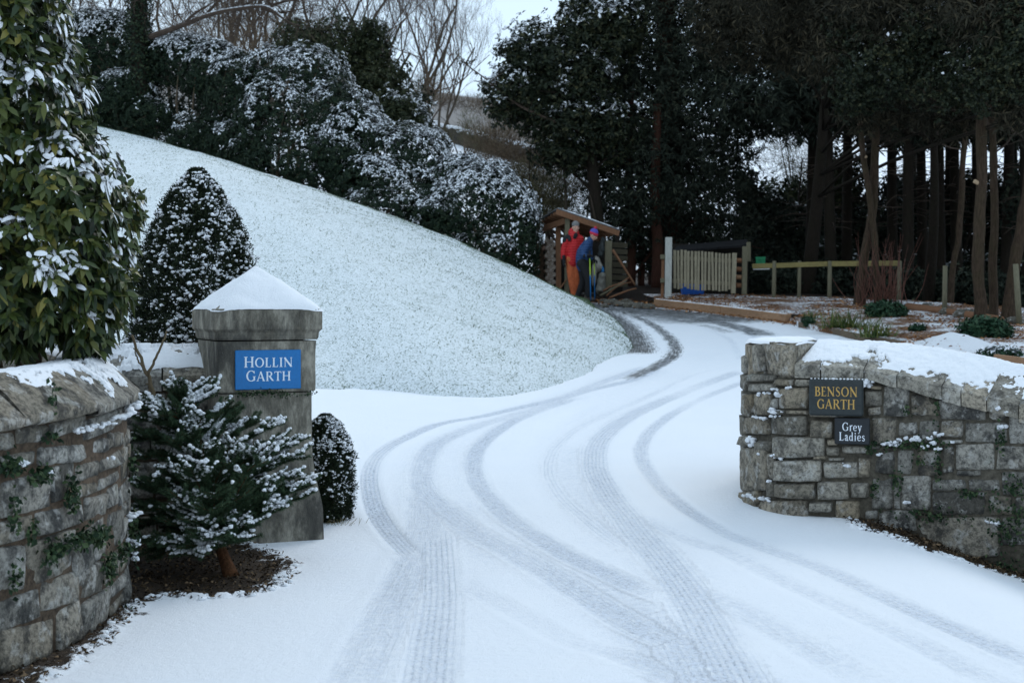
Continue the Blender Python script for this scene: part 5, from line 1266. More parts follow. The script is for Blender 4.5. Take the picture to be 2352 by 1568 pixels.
leafy_tree('ivy_clad_tree', 'dense ivy smothered tree behind the hedge, left of the snowy field', (x_, 50, float(hill_z(x_, 50))), [(780,130,70,90,50),(850,150,50,90,50),(830,220,90,70,49),(900,235,50,40,49),(740,170,60,60,50),(872,130,22,75,50),(845,90,20,50,50),(720,110,40,60,50),(680,95,50,55,51),(900,195,45,60,49.5),(945,235,45,35,48)], 7400, M_IVY, 41, .14, .07, 5, .25, lump=.5)
x_ = P(930, 0, 47)[0]
leafy_tree('evergreen_shrub', 'mottled green shrub at the edge of the snowy field above the hedge', (x_, 47, float(hill_z(x_, 47))), [(935,265,45,38,47),(960,285,28,25,46),(900,260,30,40,47)], 1800, M_IVY, 42, .14, .08, 5, .08, None, .45, cat='shrub')
# ------------------------------------------------------------------ the dark yew and the wood on the right
M_DYEW = mat_leaf('dark_yew_leaf', (.010, .013, .010), (.030, .038, .028), (.080, .088, .058), .7, .06)
M_HOLLY = mat_leaf('holly_leaf', (.007, .011, .007), (.020, .028, .015), (.070, .068, .032), .45, .15)
M_RBARK = mat_bark('reddish_bark', (.07, .030, .020))
def gz_(x, y): return float(ground_z(x, y))
def gpos(px, Y): x = (px - CX) * Y / FPX; return (x, Y, gz_(x, Y) if Y < 46 else float(hill_z(x, Y)))
leafy_tree('yew_tree', 'enormous near black yew tree filling the centre behind the log shed', gpos(1530, 40), [(1500,60,210,210,40),(1640,40,170,200,40.5),(1560,250,200,170,40),(1430,300,150,140,39.5),(1640,280,105,180,40.5),(1500,430,150,130,39),(1630,470,105,140,40),(1420,470,75,70,38.5),(1560,-160,300,200,40),(1580,560,150,80,40.5),(1390,150,110,120,39.5),(1450,560,70,70,39.5),(1350,330,90,60,39)], 21000, M_DYEW, 51, .19, .042, 7, .55, None, None, .75, trunk_mat=M_RBARK, limbs=26, droop=.6)
leafy_tree('holly_tree', 'ragged holly with snow tipped sprays against the sky, left edge of the dark yew', gpos(1390, 38), [(1330,90,70,80,38),(1260,150,75,60,37.5),(1210,170,55,45,37.5),(1240,230,80,50,37.5),(1330,200,90,80,37.8),(1300,290,95,50,37.5),(1210,260,60,35,37.5),(1400,60,90,90,38),(1370,0,70,60,38),(1290,350,70,40,37.5),(1380,300,80,80,38),(1170,205,60,45,37),(1150,255,35,18,37),(1185,130,45,40,37.2),(1230,90,50,40,37.5)], 8200, M_HOLLY, 52, .15, .07, 5, .22, None, .42, .8, lump=.4, limbs=34, side=-.1)
for i, (px, by, ty, r, Y) in enumerate([(1448,650,330,.14,39.0),(1508,655,360,.17,38.5),(1472,640,420,.10,39.5)]):
    b = P(px, by, Y); b[2] = gz_(b[0], Y) - .1; t = thing('slender_yew', ['straight reddish yew stem behind the right end of the log shed', 'thickest reddish yew stem, left of the white gate post', 'thin reddish yew stem between its two thicker neighbours'][i], 'tree trunk', b); mb = MB()
    mb.tube(spline([b, P(px + 3, 560, Y), P(px - 4, 470, Y), P(px + 2, ty - 120, Y)], 16), np.linspace(r, r * .7, 16), 9); mb.build('trunk', M_RBARK, t, smooth=True)
# a spray reaching out to the left over the sky
sp = thing('yew_branch', 'long bare tipped branch reaching left from the holly across the pale sky', 'branch', P(1180, 260, 37)); A, B = MB(), []
q = spline([P(1330,300,37.4), P(1240,265,37), P(1180,235,36.8), P(1120,185,36.6), P(1072,150,36.5)], 20); A.tube(q, np.linspace(.06, .012, 20), 5)
for k in range(18):
    i = rng.integers(6, 20); e = q[i] + np.array([rng.normal(-.1, .25), rng.normal(0, .1), rng.uniform(-.05, .45)]); A.tube([q[i], (q[i] + e) / 2 + [0, 0, .03], e], [.015, .010, .004], 4); B.append(np.vstack([q[i] + (e - q[i]) * u for u in np.linspace(.3, 1, 4)]))
A.build('stem', M_TWIGS, sp)
pb_ = np.repeat(np.vstack(B), 5, 0); n = len(pb_); leaves_obj('leaves', pb_ + rng.normal(0, .03, pb_.shape), unit(rng.normal(0, 1, (n, 3)) + [0, 0, .3]), unit(rng.normal(0, .6, (n, 3)) + [0, 0, 1]), rng.uniform(.06, .12, n), .045, M_HOLLY, sp, rng.random(n))

# tall woodland conifers: three kinds, then copies of them
g2 = 'tall dark conifers of the wood on the right'
def conifer(label, loc, seed, H=13, clear=5.0, wid=2.0, n=3200):
    b = np.array(loc, float); bl = []
    for k in range(11):
        z = clear + (H - clear) * k / 10; w = wid * (1.05 - .75 * (k / 10)) * rng.uniform(.75, 1.2); a = rng.random() * 6.28
        bl.append((b + [math.cos(a) * w * .5, math.sin(a) * w * .5, z], (w, w, .75)))
    t = leafy_tree('conifer', label, b, bl, n, M_DYEW, seed, .34, .055, 6, .17, g2, None, .8, limbs=16, lump=.35, raw=True, droop=.6)
    mb = MB()   # dead side twigs on the bare stem
    for k in range(40):
        z = rng.uniform(1.6, clear + .5); a = rng.random() * 6.28; L = rng.uniform(.3, 1.3); q = b + [0, 0, z]
        mb.tube(spline([q, q + [math.cos(a) * L * .5, math.sin(a) * L * .5, .02], q + [math.cos(a) * L, math.sin(a) * L, rng.uniform(-.3, .15)]], 6), np.linspace(.016, .004, 6), 3)
    mb.build('dead_twigs', M_TWIGS, t)['kind'] = 'stuff'; return t
lbl = 'slim dark conifer trunk deep in the wood behind the rail fence, under the shared canopy'
cp = [conifer(lbl, gpos(1910, 38), 61), conifer(lbl, gpos(2085, 37), 62, 14, 5.6, 2.2), conifer(lbl, gpos(2200, 39), 63, 12, 4.6, 1.8)]
for px, Y, s in [(1860,41,1.0),(1945,43,1.05),(2050,41,1.0),(2120,42,1.0),(2160,38,1.0),(2310,37,1.0),(2365,35,1.0),(2250,43,1.1),(2420,39,1.0),(2000,47,1.1),(2180,48,1.1),(2330,46,1.1),(2480,44,1.1),(2450,33,.95),(2560,37,1.05),(1760,50,1.1),(2090,52,1.15),(2620,45,1.1)]:
    if px == 1760: continue
    copy_thing(cp[rng.integers(0, 3)], gpos(px, Y), rng.random() * 6.28, s)
# overhanging boughs along the top right
leafy_tree('holly_tree', 'broad holly bough with pale glinting leaves overhanging the upper right of the wood', gpos(2130, 33), [(2080,150,130,80,27),(2180,90,120,90,26.5),(1980,200,80,60,28),(2280,170,90,90,25),(2200,200,90,50,26),(2340,100,80,120,24.5),(2000,80,100,90,28.5)], 5000, M_HOLLY, 71, .085, .05, 6, .15, None, .66, .7, lump=.4)
leafy_tree('yew_tree', 'feathery brown tinged canopy over the top of the rail fence clearing', gpos(1850, 36), [(1830,60,120,100,32),(1925,140,90,50,31),(1960,90,120,100,29),(1790,110,50,50,34),(1850,-60,200,120,30),(2100,-40,220,140,27),(2330,-20,200,140,25),(2350,230,70,80,25),(2030,250,100,50,29.3),(2200,260,120,50,28),(1700,30,120,130,34)], 8000, mat_leaf('brown_yew_leaf', (.010, .010, .007), (.031, .029, .019), (.085, .070, .042), .8), 72, .20, .032, 6, .2, None, None, .8, lump=.4, limbs=40, droop=.5)
# dark evergreen undergrowth closing the back of the wood
for lb, bl, sd in [('dark evergreen undergrowth behind the left end of the rail fence', [(1800,590,110,90,45),(1860,560,100,80,46),(1760,530,60,90,46),(1900,620,100,60,44)], 81),
                   ('dark evergreen undergrowth behind the right end of the rail fence', [(2000,580,110,120,47),(2080,560,110,110,48),(2040,640,120,60,44)], 82),
                   ('dark evergreen undergrowth at the right edge of the wood', [(2200,580,120,120,48),(2300,560,120,120,48),(2400,580,120,120,46),(2250,650,160,60,44),(2370,460,60,80,36)], 83),
                   ('thinly leaved green bush with sky behind it, above the left end of the rail fence', [(1810,470,70,60,49),(1880,480,60,70,50),(1930,420,50,80,48)], 84)]:
    leafy_tree('evergreen_shrub', lb, gpos(bl[0][0], 45), bl, 4200 if sd != 84 else 1500, M_DYEW if sd != 84 else M_IVY, sd, .22, .10, 5, .08, None, .75, .8, cat='shrub')
for lb, bl, n_, sd in [('ragged dark foliage hanging between the conifer trunks in the middle of the wood', [(2060,450,80,50,50),(1940,470,60,50,49)], 900, 86),
                       ('ragged dark foliage hanging between the conifer trunks behind the scaly trunk', [(2230,440,80,50,48),(2140,460,90,50,48)], 900, 87),
                       ('ragged dark foliage at the far right of the wood behind the leaning trunk', [(2340,430,60,60,46),(2410,400,60,100,44),(2300,470,80,50,46)], 1200, 88),
                       ('dark foliage closing the gap above the compost bay, right of the great yew', [(1735,530,50,60,45),(1715,440,25,50,45),(1780,540,60,60,44),(1750,610,80,60,42)], 2600, 89)]:
    leafy_tree('evergreen_shrub', lb, gpos(bl[0][0], 46), bl, n_, M_DYEW, sd, .20, .09, 5, .08, None, None, .9, cat='shrub', lump=.5)
for lb, bl, sd in [('low black shaded bush close behind the left half of the rail', [(1770,650,60,40,36),(1840,650,70,45,36.5),(1910,655,60,40,36)], 90), ('low black shaded bush close behind the right half of the rail', [(1990,660,70,45,35.5),(2060,665,70,45,35),(2130,670,60,45,34)], 91), ('low black shaded bush behind the row of trunks at the right', [(2210,680,70,45,33),(2290,680,70,50,32),(2370,690,70,50,31)], 92)]:
    leafy_tree('evergreen_shrub', lb, gpos(bl[0][0], 36), bl, 2600, M_DYEW, sd, .14, .06, 5, .05, None, None, .8, cat='shrub')
brush('bare brown branches against the gap of sky between the yew and the wood', [(1800,350,60,110,50),(1860,400,60,90,52)], 2600, M_OLIVE, 85, L=.5, group=None)
# trunks standing in the light at the wood's edge
M_FBARK = mat_bark('pale_bark', (.082, .055, .037), .25, 11)
def trunk_tree(label, pts, Y, r0, r1, seed, twigs=6, stubs=()):
    q = [P(a, b, Y) for a, b in pts]; q[0][2] = (bed_at(q[0][0], q[0][1]) if Y < 32 else gz_(q[0][0], Y)) - .12 if abs(pts[0][1] - 720) < 60 else q[0][2]
    t = thing('woodland_tree', label, 'tree', q[0]); mb = MB(); s = spline(q, 40); rr = np.linspace(r0, r1, 40); rr[:4] *= np.array([1.35, 1.18, 1.08, 1.03])
    s = s + (np.column_stack([fbm(s * 1.3, 2), fbm(s * 1.3 + 9, 2), s[:, 0] * 0 + .5]) - .5) * .10; mb.tube(s, rr * (1 + .35 * (fbm(s * 4, 2) - .5)), 11); mb.build('trunk', M_FBARK, t, smooth=True)
    B = MB()
    for k in range(twigs):
        i = rng.integers(18, 39); grow(B, B, s[i], unit(np.array([rng.normal(0, 1), rng.normal(0, .5), .4])), .022, rng.uniform(.6, 1.3), 2, 4, .05, .2)
    if B.n: B.build('crown', M_TWIGS, t)
    for (a, b) in stubs:
        m_ = MB(); i = int(np.argmin(np.abs(s[:, 2] - P(a, b, Y)[2]))); e = P(a, b, Y - .05); m_.tube([s[i], e], [.045, .040], 8); m_.build('cut_stub', M_STUB, t)
    return t
M_STUB = mat_plain('sawn_wood', (.42, .30, .19), .15, 20)
trunk_tree('slender tree leaning right from its base, crossing its twin above the rail fence', [(1972,702),(1978,640),(1990,560),(2003,490),(2010,400),(2012,260),(2018,100),(2030,-120)], 30.3, .105, .06, 1)
trunk_tree('slender pale tree leaning left, crossing in front of its twin above the rail fence', [(2016,700),(2012,620),(2006,540),(1997,450),(1986,370),(1975,290),(1968,200),(1975,60),(1968,-100)], 30.1, .075, .05, 2, 6, [(1978, 282), (1990, 362)])
trunk_tree('straight scaly trunk with two pale sawn stubs, right of the lone fence post', [(2252,738),(2248,640),(2250,500),(2252,400),(2254,260),(2256,60),(2250,-150)], 26.2, .115, .08, 3, 6, [(2238, 416), (2264, 415)])
trunk_tree('thin grey trunk close behind the scaly one with the sawn stubs', [(2284,732),(2284,640),(2281,540),(2280,420),(2276,200),(2270,-100)], 27.0, .085, .055, 4)
trunk_tree('leaning brown trunk at the right edge of the picture', [(2318,742),(2322,680),(2332,600),(2346,520),(2362,420),(2380,260),(2400,0)], 26.4, .125, .08, 5)
trunk_tree('dim slanting trunk in the shade beside the lone fence post', [(2180,700),(2190,620),(2205,500),(2215,300),(2222,0)], 31.0, .075, .05, 6)
# red stemmed brush at the twin trees
rs = thing('red_stemmed_shrub', 'thin red leafless stems springing up around the twin slender trees', 'shrub', bp(2030, 700)); mb = MB()
for k in range(70):
    b = P(2030 + rng.normal(0, 34), 702, 29.6); b[2] = bed_at(b[0], b[1]); e = b + [rng.normal(0, .25), rng.normal(0, .15), rng.uniform(.5, 1.55)]
    mb.tube(spline([b, (b + e) / 2 + rng.normal(0, .06, 3), e], 8), np.linspace(.009, .003, 8), 3, False)
mb.build('stems', mat_plain('red_stems', (.12, .05, .035), .3), rs)

# ------------------------------------------------------------------ plants in the garden bed
def strap_clump(label, c, n, L, wid, seed):
    t = thing('strap_leaf_clump', label, 'plant', c); c = np.asarray(c); V, F, T = [], [], []; k = 0
    for i in range(n):
        a = rng.random() * 6.283; o = np.array([math.cos(a), math.sin(a), 0]); el = rng.uniform(.35, 1.5); l = L * rng.uniform(.6, 1.15); b = c + o * rng.uniform(0, .10) + [rng.normal(0, wid), rng.normal(0, wid * .5), -.02]
        s = np.cross(o, [0, 0, 1.0]); pts = []
        for u in np.linspace(0, 1, 6):
            ang = el - 1.9 * u * u; pts.append((b.copy(), s * .011 * (1 - u * .9))); b = b + (o * math.cos(ang) + np.array([0, 0, math.sin(ang)])) * l / 5
        for q, w in pts: V += [q - w, q + w]
        F += [(k+2*j, k+2*j+1, k+2*j+3, k+2*j+2) for j in range(5)]; k += 12; T += [rng.random()] * 12
    link('leaves', make_mesh('leaves', np.array(V), np.array(F), M_STRAP, attrs=dict(tint=np.array(T))), t)
M_STRAP = mat_leaf('strap_leaf', (.03, .055, .014), (.07, .11, .03), (.19, .19, .06), .5)
strap_clump('wide clump of strappy green leaves nearest the timber sleepers', bp(1940, 752), 210, .50, .20, 1)
strap_clump('drooping strappy leaf clump beside the low curved edging', bp(2012, 778), 150, .50, .12, 2)
strap_clump('small pale dead leafed tuft at the end of the timber sleepers', bp(1862, 735), 50, .35, .05, 3)
M_PEONY = mat_leaf('dark_green_leaf', (.008, .026, .014), (.022, .055, .028), (.05, .09, .05), .45)
def low_shrub(label, px, py, rx, ry, n, snow=None, L=.12):
    c = bp(px, py); s = c[1] / FPX; bl = [(c + [0, 0, ry * s * .7], (rx * s, rx * s * .7, ry * s)), (c + [rx * s * .4, .1, ry * s * .4], (rx * s * .7, rx * s * .6, ry * s * .7))]
    t = thing('evergreen_plant', label, 'plant', c); p, nn, dep = blob_points(bl, n, .25, 2.6, .6, px, .5); kp = p[:, 2] > c[2] - .02; p, nn, dep = p[kp], nn[kp], dep[kp]
    p0, d0, nr0, L0, W0, idx = rosette(p, nn, 6, L, L * .42, .3, .5, .4); leaves_obj('leaves', p0, d0, nr0, L0, W0, M_PEONY, t, rng.random(len(p0)))
    if snow is not None:
        sm = (nn[idx][:, 2] + rng.normal(0, .3, len(idx)) > snow); V, F = leaf_quads(p0[sm] + [0, 0, .012], d0[sm], nr0[sm], L0[sm], W0[sm] * 1.1, .1, .1); link('snow', make_mesh('snow', V, F, M_SNOW), t)
    mb = MB()
    for k in range(6):
        e = p[rng.integers(0, len(p))]; mb.tube([c - [0, 0, .05], e], [.012, .004], 4)
    mb.build('stems', M_TWIG, t)
low_shrub('low dark green shrub at the back of the bed, near the twin trees', 2035, 728, 42, 20, 330)
low_shrub('biggest dark green leafy plant in the bed, in front of the scaly trunk', 2262, 775, 56, 26, 420)
low_shrub('flat green ground plant dusted with snow beside the snowy heap', 2295, 822, 48, 12, 260, .75, .08)
low_shrub('tiny bright green plant at the end of the timber sleepers', 1852, 745, 14, 9, 70, None, .07)
low_shrub('small brownish tuft in the middle of the snowy part of the bed', 2105, 762, 18, 9, 90, None, .07)

# ------------------------------------------------------------------ timber edging, rail fence, posts
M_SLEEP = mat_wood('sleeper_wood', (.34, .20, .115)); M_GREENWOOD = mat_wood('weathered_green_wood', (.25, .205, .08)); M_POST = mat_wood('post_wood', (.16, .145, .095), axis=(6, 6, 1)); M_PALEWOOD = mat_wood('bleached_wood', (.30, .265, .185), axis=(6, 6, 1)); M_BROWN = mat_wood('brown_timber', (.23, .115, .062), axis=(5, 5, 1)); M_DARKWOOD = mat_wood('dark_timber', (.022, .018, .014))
A_, B_2, C_ = gp(1508, 704), gp(1662, 722), gp(1812, 742)
def sleeper(label, a, b, h=.20, w=.14):
    t = thing('timber_sleeper', label, 'timber', a, 'timber sleepers edging the garden bed'); mb = MB(); a = np.array(a); b = np.array(b)
    off = np.array([0, w / 2, h / 2 - .03]); mb.beam(a + off, b + off, w, h, bev=.010); mb.build('beam', M_SLEEP, t)
    q = np.array([a + (b - a) * u for u in np.linspace(.02, .98, 26)]) + [0, w * .62, h - .03]; m2 = MB(); lumps(m2, q, rng.uniform(.03, .06, 26), .22, 4, 7, 4); m2.build('snow', M_SNOW, t, smooth=True)
d_ = unit(B_2 - A_)
sleeper('timber sleeper edging the leafy bed, the left one ending below the white gate post', A_, B_2 - d_ * .01); sleeper('paler timber sleeper edging the leafy bed, the right one with a square sawn end', B_2 + d_ * .01, C_)
t = thing('timber_sleeper', 'short dark timber end lying behind the sawn end of the right sleeper', 'timber', C_); mb = MB(); mb.beam(C_ + [0.02, .22, .08], C_ + [.42, .62, .08], .13, .17, bev=.01); mb.build('beam', M_DARKWOOD, t)
q = spline([gp(*a) for a in [(1838,752),(1900,764),(1960,778),(2020,790),(2075,799)]], 30); t = thing('timber_edging', 'low curved timber edging along the garden bed in front of the strappy plants', 'edging', q[0]); mb = MB()
for i in range(29): mb.beam(q[i] + [0, .05, .04], q[i+1] + [0, .05, .04], .06, .14, bev=.004)
mb.build('boards', mat_wood('edging_wood', (.15, .11, .075)), t)
a, b = P(2285, 826, 17.6), P(2420, 843, 16.9); t = thing('timber_edging', 'straight piece of orange brown edging at the right end of the bed', 'edging', a); mb = MB(); mb.beam(a, b, .06, .14); mb.build('boards', M_SLEEP, t)
fence = thing('rail_fence', 'low greenish timber rail on five posts between the leafy bed and the wood', 'fence', P(1732, 680, 32.6))
mb = MB(); mb.beam(P(1728,611.5,32.7), P(1900,606,32.3), .05, .112, bev=.006); mb.beam(P(1901,606,32.3), P(2069,604.5,31.6), .05, .118, bev=.006); mb.build('rail', M_GREENWOOD, fence)
for px, Y, r in [(1778,32.5,.05),(1836,32.4,.045),(1906,32.2,.052),(1985,31.9,.045),(2066,31.55,.055)]:
    a = P(px, 690, Y); a[2] = bed_at(a[0], a[1]) - .3; b = P(px + 2, 599, Y); mb = MB(); mb.tube([a + [0, .07, 0], b + [0, .07, 0]], [r, r * .92], 9); mb.build('post', M_POST, fence, smooth=True)
mb = MB(); mb.beam(P(1730,618.5,32.75), P(1768,617.5,32.65), .08, .025, bev=.004); mb.build('snow', M_SNOW, fence)
for px, py, top, Y, r, lb, lean in [(2169,728,610,27.5,.050,'lone greenish round fence post standing in front of the shaded wood',2),(2343,748,606,25.2,.055,'brown fence post leaning at the right edge of the wood',-10)]:
    a = P(px, py, Y); a[2] = bed_at(a[0], a[1]) - .2; t = thing('fence_post', lb, 'post', a); mb = MB(); mb.tube([a, P(px + lean, top, Y)], [r, r * .9], 9); mb.build('post', M_POST, t, smooth=True)
# low log edge behind the bed
a, b = P(2085, 688, 29), P(2300, 742, 25.6); a[2] = bed_at(a[0], a[1]) + .04; b[2] = bed_at(b[0], b[1]) + .04
t = thing('log', 'long fallen log lying along the back of the garden bed', 'log', a); mb = MB(); mb.tube(spline([a, (a+b)/2 + [0, 0, .01], b], 14), np.full(14, .075), 9); mb.build('log', M_BROWN, t, smooth=True)
for px, py, r in [(2178,722,.14),(2215,728,.16),(2130,706,.10),(2330,742,.13)]:
    c = bp(px, py); t = thing('rock', f"{ {2178:'rounded mossy rock at the foot of the lone fence post',2215:'angular pale rock right of the lone fence post',2130:'small pale rock on the fallen log',2330:'grey rock at the foot of the leaning trunk'}[px]}", 'rock', c); mb = MB(); mb.ball(c + [0, 0, r * .3], (r * 1.3, r, r * .7), 12, 8, None, .3, px); mb.build('rock', M_STONE, t)
# ------------------------------------------------------------------ log shed
shed = thing('log_shed', 'open fronted timber log shed with a sloping snow dusted roof and brown posts', 'shed', P(1300, 670, 34))
RA, RB, RC = P(1280, 477, 33.2), P(1241, 501, 35.2), P(1424, 527, 33.9)
RD = RB + RC - RA; rn = unit(np.cross(RC - RA, RB - RA)); rn = rn if rn[2] > 0 else -rn
def slab(mb, a, b, c, d, n, th): mb.add(np.array([a, b, c, d, a - n*th, b - n*th, c - n*th, d - n*th]), [(0,1,2,3),(7,6,5,4),(0,4,5,1),(1,5,6,2),(2,6,7,3),(3,7,4,0)])
mb = MB(); slab(mb, RA, RC, RD, RB, rn, .03); mb.build('roof', mat_plain('roofing_felt', (.10, .10, .10), .4, 12), shed)
nS = 40; u = np.linspace(.0, 1.0, nS); U, W_ = np.meshgrid(u, u); q = RA + (U.ravel()[:, None]) * (RC - RA) + (W_.ravel()[:, None]) * (RB - RA); h = .02 + .05 * (fbm(q * 4, 3) - .42); h[(np.minimum(np.minimum(U, 1-U), np.minimum(W_, 1-W_)).ravel() < .01)] = -.002; q = q + rn * h[:, None]
link('snow', make_mesh('snow', q, np.array([(j*nS+i, j*nS+i+1, (j+1)*nS+i+1, (j+1)*nS+i) for j in range(nS-1) for i in range(nS-1)]), M_SNOW, smooth=True), shed)
mb = MB(); e = rn * .10; mb.beam(RA - e, RC - e, .035, .13, rn); mb.build('fascia', M_BROWN, shed)
for k in range(6):
    f = .06 + k * .17; a = RA + (RB - RA) * f - rn * .075 + (RC - RA) * .02; mb = MB(); mb.beam(a, a + (RC - RA) * .95, .05, .085, rn); mb.build('rafter', M_BROWN, shed)
mb = MB(); mb.beam(P(1244,527,34.6), P(1299,507,33.5), .06, .15, bev=.006); mb.build('side_beam', M_BROWN, shed)
def post(px, top, bot, Y, w, mat, dx=0, d=None):
    a, b = P(px, bot, Y), P(px + dx, top, Y); mb = MB(); mb.beam(a, b, d or w, w, up=(1, 0, 0), bev=.006); mb.build('post', mat, shed)
post(1283, 523, 668, 34.2, .125, M_BROWN, -1); post(1302, 502, 676, 33.5, .115, M_POST, 1); post(1397, 553, 664, 33.9, .17, M_POST); post(1254, 532, 662, 35.0, .04, M_POST); post(1418, 535, 660, 34.8, .10, M_DARKWOOD); post(1312, 600, 676, 33.55, .05, M_POST)
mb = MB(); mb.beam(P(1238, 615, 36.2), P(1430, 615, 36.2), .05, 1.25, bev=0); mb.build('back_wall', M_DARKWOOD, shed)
for k in range(7):
    y = 562 + k * 15; mb = MB(); mb.beam(P(1406, y, 34.3), P(1441, y + 2, 34.5), .03, .12, bev=.005); mb.build('side_board', mat_wood('shed_board', (.075, .065, .042)) if k == 0 else bpy.data.materials['shed_board'], shed)
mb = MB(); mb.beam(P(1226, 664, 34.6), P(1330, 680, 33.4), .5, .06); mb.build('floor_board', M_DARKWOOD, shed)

# split logs stacked in the shed, ends facing out
lg = MB(); n_ = 9; a = np.linspace(0, 6.283, n_, endpoint=False); rr = .055 * (1 + .25 * rng.normal(0, .5, n_)); ring = np.stack([np.cos(a) * rr, a * 0, np.sin(a) * rr], 1)
lg.mi = 0; lg.add(np.vstack([ring + [0, .0, 0], ring + [0, .4, 0]]), [(i, (i+1) % n_, n_+(i+1) % n_, n_+i) for i in range(n_)]); lg.mi = 1; lg.add(ring * .999 + [0, -.001, 0], [tuple(range(n_))])
m = NT('log_end'); t_ = m.noise(14, 4, .7); M_LOGEND = m.out(m.ramp(t_, (.35, (.24, .17, .12)), (.6, (.55, .48, .41)), (.8, (.68, .63, .57))), .9)
m = NT('log_end_brown'); t_ = m.noise(9, 4, .7); M_LOGEND2 = m.out(m.ramp(t_, (.35, (.09, .055, .035)), (.7, (.24, .16, .10))), .9)
meA = lg.mesh('split_log', [M_BROWN, M_LOGEND]); meB = lg.mesh('split_log', [M_BROWN, M_LOGEND2])
for me_, (x0, x1, y0, y1), Y, lb, gr in [(meA, (1257, 1276, 548, 656), 34.7, 'pale ended split log in the tall stack behind the brown shed post', 'pale split logs stacked in the shed'), (meB, (1229, 1251, 562, 658), 35.3, 'brown split log in the stack at the far left of the shed, by the hedge', 'brown split logs stacked at the left of the shed')]:
    r_i = 0; st = 9.6
    for yy in np.arange(y1, y0, -st * .9):
        for xx in np.arange(x0 + (r_i % 2) * st / 2, x1, st):
            o = bpy.data.objects.new('split_log', me_); COL.objects.link(o); o.location = [float(c) for c in P(xx, yy, Y + rng.normal(0, .02))]; o.rotation_euler = (0, rng.random() * 6.28, rng.normal(0, .05)); s_ = rng.uniform(.85, 1.12); o.scale = (s_, 1, s_)
            tag(o, lb, 'log', gr)
        r_i += 1
# sacks and tarpaulin
def sack(name, label, cat, blobs, mat, Y, seed, dz=.22, sm=True):
    t = thing(name, label, cat, P(blobs[0][0], blobs[0][1] + blobs[0][3], Y)); mb = MB()
    for i, (px, py, rx, ry) in enumerate(blobs): mb.ball(P(px, py, Y), (rx * Y / FPX, dz, ry * Y / FPX), 16, 12, None, .30, seed + i)
    o = mb.build('cloth' if name == 'tarpaulin' else 'bag', mat, t, smooth=True); rm = o.modifiers.new('r', 'REMESH'); rm.mode = 'VOXEL'; rm.voxel_size = .022; rm.use_smooth_shade = True; sm_ = o.modifiers.new('s', 'SMOOTH'); sm_.iterations = 2; return t
def cloth_mat(name, c, rough=.8, sc_=14, b=.8): 
    m = NT(name); f = m.noise(sc_, 5, .65, None, 1.2); return m.out(m.ramp(f, (.3, tuple(x * .55 for x in c)), (.7, c)), rough, m.bump(f, b, .03), .3)
sack('tarpaulin', 'dark grey green tarpaulin bundle hanging beside the right shed post', 'tarpaulin', [(1382,572,7,17),(1385,552,5,9),(1379,584,6,9)], cloth_mat('tarp', (.045, .055, .055), .6), 33.9, 5)
sack('rubble_sack', 'crumpled off white sack leaning behind the walking poles', 'sack', [(1371,606,9,16),(1376,614,8,11),(1364,632,6,26),(1368,598,5,10)], cloth_mat('pale_sack', (.42, .40, .35)), 33.8, 9)
sack('rubble_sack', 'full pale grey sack standing at the foot of the right shed post', 'sack', [(1381,652,11,22),(1383,634,9,10),(1377,664,9,12)], cloth_mat('grey_sack', (.25, .245, .21)), 33.7, 14)
sack('plastic_bag', 'small bright blue plastic bag tucked against the right shed post', 'bag', [(1384,621,4,9),(1382,614,3,5)], cloth_mat('blue_plastic', (.03, .22, .52), .4), 33.72, 19, .08)
# poles and branches on the ground right of the shed
for pts, r, lb in [([(1407,574),(1432,612),(1459,655)], .035, 'brown pole leaning against the right side of the log shed'), ([(1378,679),(1405,664),(1440,643)], .028, 'longest grey branch on the brushwood pile beside the shed'), ([(1392,680),(1412,662),(1436,650)], .022, 'curved branch lying second on the brushwood pile'), ([(1385,668),(1410,655),(1450,648)], .02, 'thin branch on top of the brushwood pile'), ([(1400,684),(1440,668),(1462,662)], .03, 'stubby branch at the front of the brushwood pile'), ([(1398,660),(1425,650),(1446,636)], .022, 'dark forked branch at the back of the brushwood pile'), ([(1278,672),(1292,655),(1302,640)], .025, 'short stick leaning on the brown shed post')]:
    q = [P(a, b, 33.4) for a, b in pts]; t = thing('branch' if 'pole' not in lb else 'wooden_pole', lb, 'branch' if 'pole' not in lb else 'pole', q[0]); mb = MB(); mb.tube(spline(q, 12), np.linspace(r, r * .6, 12), 7); mb.build('stick', M_BROWN if 'grey' not in lb else M_POST, t, smooth=True)
mb = MB(); k = 0
for px, py, r in [(1302,688,.13),(1318,690,.10),(1388,690,.10),(1405,694,.13),(1424,697,.11),(1448,700,.13),(1470,702,.12),(1492,703,.11),(1440,690,.10),(1390,700,.08),(1287,683,.09)]:
    c = gp(px, py + 6); t = thing('rock', ['brown stone by the foot of the shed, nearest the red jacket', 'small stone under the walkers at the road edge', 'stone right of the walking poles', 'flat stone in the row along the road edge, second right of the poles', 'stone in the row along the road edge, below the brushwood', 'broad stone in the row along the road edge, below the yew', 'stone in the row along the road edge, before the last one', 'last stone in the row, at the left end of the sleepers', 'stone set back behind the row, below the brushwood pile', 'pebble sized stone at the tips of the poles', 'low stone at the left corner of the shed'][k], 'rock', c); m_ = MB(); m_.ball(c + [0, .1, r * .3], (r * 1.4, r, r * .75), 10, 7, None, .35, px); m_.build('rock', M_STONE, t); k += 1

